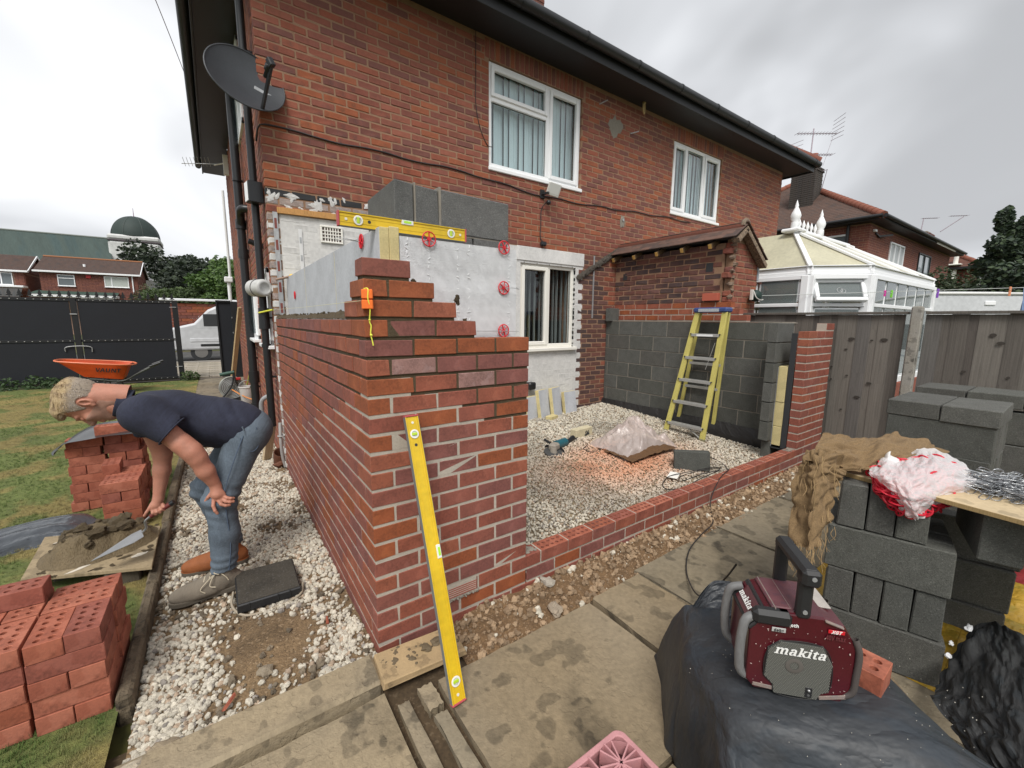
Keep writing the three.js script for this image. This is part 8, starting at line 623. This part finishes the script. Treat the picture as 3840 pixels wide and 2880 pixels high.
// ---------- plywood on the stack, hessian, bag of discs, wall ties
{
  const pl = thing('plywood_board', 'pale plywood board laid over the low block stack carrying hessian and wall ties', 'board', [2.19, .873, 1.78], R(-6)); obj('board', cb(.56, .022, 1.24, .002), K.ply, pl); obj('edge', mv(cb(.003, .018, 1.236, .0005), -.2805, 0, 0), mat([.36, .25, .11], { r: .9, map: 'wood', s: .1 }), pl);
  const hs = mat([.3, .195, .095], { r: .97, map: 'weave', s: .11, bump: 'weave', bs: .11, bh: .002 }), hh = thing('hessian_sheet', 'brown hessian sacking heaped over the left end of the plywood and hanging down frayed', 'hessian'); const wr = (s, a) => (u, v) => a * (F2(u * 9 + s, v * 5, 231, 3) - .5) + a * .7 * (Math.abs(F2(u * 7 + 4 + s, v * 9, 233, 2) - .5) * 2 - .4); obj('heap', cloth(heapNet, 60, 46, wr(0, .055), [.9, .6]), hs, hh); obj('hanging_part', cloth(hangNet, 44, 60, wr(5, .05), [.5, .7]), hs, hh);
  const r = rng(121), fr = []; const q = (a, n) => a.map((p) => p); for (let i = 0; i < 90; i++) { const k = r(), base = i < 45 ? hangNet[4][Math.floor(k * 4.99)] : hangNet[1 + Math.floor(r() * 3.9)][1 + Math.floor(k * 3)], x = base[0] + (r() - .5) * .06, z = base[2] + (r() - .5) * .05, y = base[1] + (r() - .3) * .04, L = .03 + .12 * r() ** 1.6; fr.push(tube([[x, y, z], [x - .02 * r(), y - L * .5, z + .03 * (r() - .4)], [x - .02 + .04 * r(), y - L, z + .04 * (r() - .4)]], .0011, 8, 4)); } stuff(obj('fray', fr, mat([.38, .26, .13], { r: .95 }), hh));
  const redM = mat([.55, .015, .035], { r: .4 }), bg = thing('bag_of_discs', 'translucent white plastic bag full of red retaining discs drooping over the board edge', 'plastic bag'); const dg = []; const ring = new THREE.TorusGeometry(.032, .0045, 5, 16), sp = bar([-.032, 0, 0], [.032, 0, 0], .006, .005, .001); for (let i = 0; i < 150; i++) { const u = .08 + .84 * r(), v = .12 + .72 * r(), jf = v * 5, j = Math.min(4, Math.floor(jf)), kf = u * 6, k = Math.min(5, Math.floor(kf)), f = jf - j, h = kf - k, P = [0, 1, 2].map((c) => lerp(lerp(bagNet[j][k][c], bagNet[j][k + 1][c], h), lerp(bagNet[j + 1][k][c], bagNet[j + 1][k + 1][c], h), f)); const dd = .045 + .04 * r(), rx = r() * 6, ry = r() * 6; for (const s of [ring, sp, sp.clone().rotateZ(PI / 3), sp.clone().rotateZ(-PI / 3)]) dg.push(mv(s, P[0] + dd * .75, P[1] - dd * .35 - .01, P[2] - dd * .3, rx, ry)); } stuff(obj('disc', dg, redM, bg)); obj('bag', cloth(bagNet, 70, 60, (u, v) => .026 * (Math.abs(F2(u * 6, v * 6, 241, 3) - .5) * 2 - .35) + .012 * (F2(u * 16, v * 14, 243, 2) - .5), [1, 1]), mat([.93, .9, .9], { r: .45, transmission: .55, thickness: 0, bump: 'folds', bs: .4, bh: .01 }), bg); obj('bag_neck', cloth([[[2.06, .93, 1.27], [2.1, 1.0, 1.3], [2.15, .93, 1.33]], [[2.04, .92, 1.3], [2.09, .96, 1.32], [2.14, .91, 1.35]], [[2.0, .9, 1.33], [2.07, .92, 1.35], [2.12, .9, 1.38]]], 20, 16, (u, v) => .012 * Math.sin(u * 17 + v * 6)), mat([.9, .9, .9], { r: .3, transmission: .4, thickness: 0 }), bg);
  const ty = thing('wall_ties', 'tangled pile of steel wire wall ties on the plywood beside the bag', 'wall ties'), tg = [], one = tube([[-.1, 0, 0], [-.09, 0, .012], [-.02, 0, .006], [.02, .002, -.006], [.09, 0, -.012], [.1, 0, 0], [.09, 0, .012], [.02, .002, .006], [-.02, 0, -.006], [-.09, 0, -.012]], .002, 34, 5, true); for (let i = 0; i < 130; i++) { const a = r() * 6.3, d = .15 * Math.sqrt(r()), x = 2.28 + d * Math.cos(a) * .9, z = 1.66 + d * Math.sin(a) * .8, y = .89 + (.075 - d * .42) * r(); tg.push(mv(one, x, Math.max(y, .888), z, (r() - .5) * .5, r() * 6.3, (r() - .5) * .6)); } stuff(obj('tie', tg, mat([.42, .43, .44], { r: .3, m: .95 }), ty)); const l1 = thing('wall_tie', 'single thin wall tie lying loose on the plywood near its right end', 'wall tie', [2.24, .888, 1.78], .5); obj('wire', one, K.galv, l1);
}
// ---------- covered pile, radio, brick
{
  const pile = thing('covered_pallet', 'low pallet draped with dusty black plastic sheeting under the radio', 'covered pile'); obj('pallet', mv(cb(.34, .42, .6, .02), 1.02, .22, 1.4, 0, R(42)), mat([.2, .14, .08], { r: .9, map: 'wood', s: .4 }), pile); const net = [[[1.1, .0, .76], [1.02, .36, .92], [1.06, .44, .98], [1.2, .47, 1.15], [1.33, .45, 1.36], [1.5, .2, 1.42]], [[.84, 0, 1.0], [.85, .34, 1.04], [.88, .455, 1.09], [1.04, .5, 1.27], [1.2, .5, 1.48], [1.36, .22, 1.6]], [[.745, 0, 1.09], [.75, .32, 1.12], [.78, .46, 1.17], [.93, .5, 1.38], [1.12, .5, 1.58], [1.26, .28, 1.72]], [[.715, 0, 1.2], [.66, .33, 1.25], [.665, .455, 1.31], [.8, .5, 1.5], [.99, .5, 1.68], [1.14, .4, 1.84]], [[.66, 0, 1.3], [.58, .26, 1.35], [.59, .37, 1.41], [.73, .42, 1.6], [.92, .44, 1.78], [1.07, .4, 1.94]], [[.58, 0, 1.42], [.5, .05, 1.46], [.53, .1, 1.52], [.68, .1, 1.72], [.86, .1, 1.9], [1.02, .1, 2.05]]]; const flat = (u, v) => sstep(.36, .48, u) * sstep(.62, .5, v) * sstep(.95, .8, u); obj('sheet', cloth(net, 90, 80, (u, v) => (1 - .85 * flat(u, v)) * (.03 * (F2(u * 6, v * 5, 251, 3) - .5) + .02 * (Math.abs(F2(u * 4 + 2, v * 6, 253, 2) - .5) * 2 - .4)), [1.2, 1.2]), mat([.036, .04, .046], { r: .55, map: 'old', s: .8, bump: 'folds', bs: .6, bh: .012 }), pile); const r = rng(131), dust = []; for (let i = 0; i < 130; i++) { const x = .6 + .7 * r(), z = 1.2 + .6 * r(); dust.push(mv(rock(1100 + i % 9, 0, .4), x, .503 + .006 * r(), z, 0, r() * 6, 0, .0007 + .0009 * r())); } stuff(obj('crumb', dust, mat([.45, .42, .36], { r: .9 }), pile));
  const tip = []; obj('crumpled_corner', cloth([[[1.03, .44, .98], [1.1, .54, 1.02], [1.2, .52, 1.1], [1.25, .48, 1.2]], [[1.0, .38, .98], [1.06, .47, 1.04], [1.16, .5, 1.14], [1.22, .48, 1.24]], [[.94, .3, 1.0], [1.0, .45, 1.1], [1.08, .5, 1.2], [1.15, .49, 1.3]]], 40, 30, (u, v) => .03 * (F2(u * 7, v * 6, 257, 3) - .5), [.4, .3]), mat([.03, .034, .04], { r: .45, bump: 'folds', bs: .3, bh: .01 }), pile);
  // site radio
  const q = thing('site_radio', 'maroon and black building site radio with grey bumpers and carrying handle on the black sheet', 'radio', [.88, .502, 1.376], R(-47.9)); const mar = mat([.085, .006, .013], { r: .3, clearcoat: .35, clearcoatRoughness: .25, map: 'mottle', s: .25 }), blk = mat([.018, .018, .019], { r: .55, map: 'mottle', s: .2 }), gry = mat([.2, .2, .2], { r: .6, map: 'mottle', s: .2 }), dusty = mat([.3, .23, .2], { r: .85, map: 'old', s: .12 }), white = mat([.78, .78, .76], { r: .5 });
  const prof = [[-.132, .035], [-.112, .012], [.115, .012], [.137, .035], [.137, .185], [.1, .246], [.05, .262], [-.06, .262], [-.108, .24], [-.134, .195]], zf = .094; obj('body', prism(prof, .17, .006).translate(0, 0, -.085), mar, q); obj('base', [bx(-.115, -.03, 0, .02, -.08, .088, .008), bx(.05, .118, 0, .02, -.08, .088, .008), bx(-.13, .135, .005, .02, -.07, .07, .006)], blk, q); obj('dust_edge', [bar([-.118, .02, zf - .004], [-.05, .004 + .012, zf - .002], .004, .012), bar([.06, .012, zf], [.128, .03, zf], .004, .012), bar([.052, .262, zf - .006], [.1, .247, zf - .006], .02, .006)], dusty, q);
  const gp = [[-.06, .008], [.05, .008], [.062, .03], [.08, .038], [.082, .125], [.055, .178], [-.055, .178], [-.086, .15], [-.09, .06], [-.065, .035]]; obj('grille', prism(gp, .006, .002).translate(0, 0, zf - .004), mat([.05, .052, .046], { r: .75 }), q); const dots = [], dot = new THREE.CylinderGeometry(.0016, .0016, .0015, 6).rotateX(PI / 2), insideP = (x, y) => { let c = false; for (let i = 0, j = gp.length - 1; i < gp.length; j = i++) { const [xi, yi] = gp[i], [xj, yj] = gp[j]; if ((yi > y) !== (yj > y) && x < (xj - xi) * (y - yi) / (yj - yi) + xi) c = !c; } return c; }; for (let j = 0; j < 40; j++) for (let i = 0; i < 42; i++) { const x = -.092 + i * .0044 + (j % 2) * .0022, y = .006 + j * .0044; if (insideP(x, y)) dots.push(mv(dot, x, y, zf + .0045)); } stuff(obj('mesh_dot', dots, mat([.17, .17, .15], { r: .6 }), q)); obj('cone', mv(lathe([[.012, 0], [.022, .001], [.024, .003], [.012, .003]], 26), -.015, .108, zf + .0035, PI / 2), mat([.1, .09, .08], { r: .7 }), q); obj('grille_rim', tube(gp.map(([x, y]) => [x, y, zf + .002]), .0016, 90, 5, true), blk, q);
  const word = (s, h, par, x, y, z, m, sh = .2, font = FONT) => { const g = letters(s, h, .0015, sh, font); return obj('lettering', g, m, par, [x, y, z]); }; obj('brand_plate', bx(-.07, .068, .142, .146, zf + .003, zf + .006, .001), blk, q); word('makita', .026, q, -.002, .155, zf + .0055, white, .25, SERIF).scale.set(1.05, 1, 1); word('Bluetooth', .0095, q, -.045, .2345, zf + .0005, white, 0); obj('bluetooth_mark', [mv(new THREE.CylinderGeometry(.0065, .0065, .0015, 16), -.079, .2345, zf + .001, PI / 2, 0, 0, [.75, 1, 1])], white, q); obj('dab_badge', bx(-.083, -.046, .207, .2205, zf, zf + .0022, .003), mat([.42, .42, .41], { r: .5 }), q); word('dab+', .0085, q, -.0645, .2137, zf + .0018, blk, 0); obj('red_badge', mv(cb(.042, .011, .002, .002), .083, .2325, zf + .001), mat([.55, .01, .02], { r: .4 }), q); word('XGT', .0095, q, .083, .2325, zf + .0016, white, .3); word('40V max', .009, q, .083, .213, zf + .0003, mat([.13, .03, .035], { r: .4 }), 0).scale.set(1, 1.6, 1);
  obj('socket_plate', mv(cb(.02, .034, .003, .003), .03, .027, zf + .004), blk, q); obj('knob', [mv(new THREE.SphereGeometry(.005, 12, 8), .03, .035, zf + .006), mv(new THREE.CylinderGeometry(.0035, .0035, .003, 10), .03, .02, zf + .006, PI / 2)], K.steel, q);
  for (const z of [.078, -.078]) obj('bumper', tube([[-.105, .018, z * .85], [-.148, .045, z], [-.158, .09, z * 1.05], [-.157, .185, z * 1.05], [-.148, .222, z], [-.115, .24, z * .9]], .0135, 50, 10), gry, q); obj('right_bumper', [tube([[.118, .02, .085], [.142, .045, .092], [.147, .1, .093], [.146, .18, .093], [.134, .215, .088]], .009, 40, 8), tube([[.118, .02, -.085], [.142, .045, -.09], [.147, .1, -.09], [.146, .18, -.09], [.134, .215, -.085]], .009, 40, 8)], mat([.1, .085, .08], { r: .5, map: 'mottle', s: .1 }), q); obj('corner_guard', [bx(-.135, -.028, .22, .268, .06, .1, .016).applyMatrix4(new THREE.Matrix4()), mv(cb(.075, .012, .18, .004), -.118, .226, 0, 0, 0, R(48))], blk, q); obj('name_plate', mv(cb(.052, .004, .11, .001), -.123, .232, .0, 0, 0, R(48)), mar, q); { const g = letters('makita', .019, .0012, .2, SERIF).rotateX(-PI / 2).rotateY(-PI / 2 ); obj('lettering', g, white, q, [-.1265, .2365, .0], [0, 0, R(48)]); }
  obj('lid', [mv(cb(.1, .01, .15, .004), -.03, .266, -.005)], mat([.15, .05, .06], { r: .6, map: 'old', s: .15 }), q); obj('dust_panel', bx(.03, .1, .258, .263, -.07, .03, .003).applyMatrix4(new THREE.Matrix4().makeTranslation(-.005, .002, 0)), mat([.5, .46, .42], { r: .85, map: 'mottle', s: .1 }), q); obj('lid_seam', [bx(-.074, -.071, .262, .2725, -.08, .08, .0005), bx(-.03, -.0285, .262, .2718, -.08, .07, .0005)], dusty, q);
  obj('handle_post', mv(cb(.038, .135, .03, .008), -.004, .325, .083), blk, q); obj('handle_post', mv(cb(.038, .13, .028, .008), -.004, .325, -.088), blk, q); obj('handle_grip', [mv(cb(.046, .034, .215, .011), -.002, .402, .003), mv(cb(.05, .05, .052, .009), .0, .392, .088), mv(cb(.046, .04, .034, .008), .0, .396, -.088)], blk, q); obj('screw', [[-.004, .283, .0985], [.002, .397, .1145]].map(([x, y, z]) => mv(new THREE.CylinderGeometry(.0065, .0065, .004, 14), x, y, z, PI / 2)), K.galv, q); const ds = [], r2 = rng(141); for (let i = 0; i < 90; i++) ds.push(mv(rock(1120 + i % 7, 0, .4), -.13 + .26 * r2(), .03 + .21 * r2(), zf + .0005, 0, 0, r2() * 6, [.0008 + .003 * r2() ** 4, .001 + .004 * r2() ** 4, .0004])); stuff(obj('dust_speck', ds, mat([.5, .38, .35], { r: .9 }), q));
  tag(obj('brick', perf(.215, .1025, .074, 2), [B.loose[3], B.loose[0]], null, [1.05, .54, 1.48], [0, PI / 2 + .03, 0]), 'red brick lying beside the radio on the black sheet', 'brick');
}
// ---------- right edge: black heap, red, yellow and green plastic; milk crate at the bottom
{
  const h = thing('plastic_heap', 'heap of creased matt black plastic sheeting in the lower right corner', 'sheet'); obj('sheet', cloth(blackNet, 80, 70, (u, v) => .045 * (Math.abs(F2(u * 5, v * 6, 261, 3) - .5) * 2 - .35) + .02 * (F2(u * 14, v * 12, 263, 2) - .5), [1.2, 1]), mat([.03, .031, .032], { r: .62, map: 'old', s: .7, bump: 'folds', bs: .5, bh: .012 }), h); obj('white_scrap', [mv(rock(1140, 1, .4), 2.2, .235, 1.64, 0, 0, 0, [.03, .008, .012]), mv(rock(1141, 1, .4), 1.98, .18, 1.615, 0, 0, 0, [.014, .01, .012]), mv(rock(1142, 1, .4), 2.06, .2, 1.61, 0, 0, 0, [.018, .006, .008])], K.whitePvc, h);
  const patch = (name, label, x0, x1, z0, z1, hgt, m, s) => { const t = thing(name, label, 'sheet'); obj('sheet', field(x0, x1, z0, z1, .03, (x, z) => { const e = Math.min(x - x0, x1 - x, z - z0, z1 - z); return .004 + hgt * sstep(0, .1, e) * (.3 + 1.1 * Math.abs(F2(x * 4 + s, z * 4, s, 3) - .5) * 2 + .2 * F2(x * 15, z * 15, s + 3, 2)); }), m, t); return t; };
  patch('plastic_sheet', 'crumpled yellow plastic sheet lying on the ground under the low block stack', 1.95, 3.4, .92, 2.6, .08, mat([.5, .3, .03], { r: .45, map: 'old', s: .5, bump: 'folds', bs: .4, bh: .02 }), 271); patch('plastic_sheet', 'dull red plastic sheet on the ground behind the block stack at the right edge', 3.25, 4.95, 1.42, 3.0, .07, mat([.28, .025, .03], { r: .45, map: 'old', s: .6, bump: 'folds', bs: .5, bh: .015 }), 281);
  const g = thing('green_sack', 'bright green and white sack behind the blocks at the right edge', 'sack'); obj('sack', sdf((x, y, z) => ell([4.45, .3, 1.98], [.5, .42, .42])(x, y, z) - .06 * (N3(x * 6, y * 6, z * 6, 5) - .5), [3.8, -.1, 1.4], [5.1, .9, 2.6], .03), mat([.01, .22, .05], { r: .45, bump: 'folds', bs: .4, bh: .02 }), g); obj('white_part', sdf((x, y, z) => ell([4.3, .62, 1.9], [.3, .3, .2])(x, y, z) - .05 * (N3(x * 6, y * 6, z * 6, 8) - .5), [3.9, .2, 1.5], [4.8, 1.1, 2.3], .03), mat([.55, .57, .56], { r: .5 }), g); obj('flap', sdf((x, y, z) => ell([4.5, .95, 2.0], [.25, .1, .3])(x, y, z) - .05 * (N3(x * 6, y * 6, z * 6, 9) - .5), [4.1, .7, 1.5], [4.9, 1.2, 2.5], .03), mat([.01, .22, .05], { r: .45 }), g);
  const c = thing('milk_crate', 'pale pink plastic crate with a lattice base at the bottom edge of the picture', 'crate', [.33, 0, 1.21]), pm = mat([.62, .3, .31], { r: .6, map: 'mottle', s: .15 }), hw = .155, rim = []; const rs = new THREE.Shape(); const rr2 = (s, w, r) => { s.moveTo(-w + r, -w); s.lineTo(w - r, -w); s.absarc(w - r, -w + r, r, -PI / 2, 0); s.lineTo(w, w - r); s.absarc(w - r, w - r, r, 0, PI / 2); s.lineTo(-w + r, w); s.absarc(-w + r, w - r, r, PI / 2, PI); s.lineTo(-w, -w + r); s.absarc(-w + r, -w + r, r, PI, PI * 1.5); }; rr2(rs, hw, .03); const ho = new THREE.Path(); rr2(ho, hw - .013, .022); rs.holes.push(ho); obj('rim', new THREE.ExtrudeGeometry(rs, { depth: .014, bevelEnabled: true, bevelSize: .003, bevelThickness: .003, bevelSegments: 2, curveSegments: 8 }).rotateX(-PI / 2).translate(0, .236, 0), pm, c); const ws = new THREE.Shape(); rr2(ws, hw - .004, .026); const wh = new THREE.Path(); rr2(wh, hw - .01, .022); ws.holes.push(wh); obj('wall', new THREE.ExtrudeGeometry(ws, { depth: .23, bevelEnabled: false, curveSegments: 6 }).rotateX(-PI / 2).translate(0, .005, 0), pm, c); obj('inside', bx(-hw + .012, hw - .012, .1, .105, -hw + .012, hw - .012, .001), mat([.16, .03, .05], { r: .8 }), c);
  const rib = (a, b) => bar([a[0], .232, a[1]], [b[0], .232, b[1]], .0055, .05, .001), ribs = []; const w = hw - .012; for (const x of [-w / 2, 0, w / 2]) ribs.push(rib([x, -w], [x, w]), rib([-w, x], [w, x])); for (const sx of [-1, 1]) for (const sz of [-1, 1]) { const cx = sx * w / 2, cz = sz * w / 2; for (let k = 0; k < 4; k++) { const a = k * PI / 4 + PI / 8; ribs.push(rib([cx - .07 * Math.cos(a), cz - .07 * Math.sin(a)], [cx + .07 * Math.cos(a), cz + .07 * Math.sin(a)])); } ribs.push(mv(new THREE.CylinderGeometry(.068, .068, .05, 24, 1, true), cx, .232, cz)); } obj('lattice', ribs, pm, c);
}
renderer.render(scene, camera);
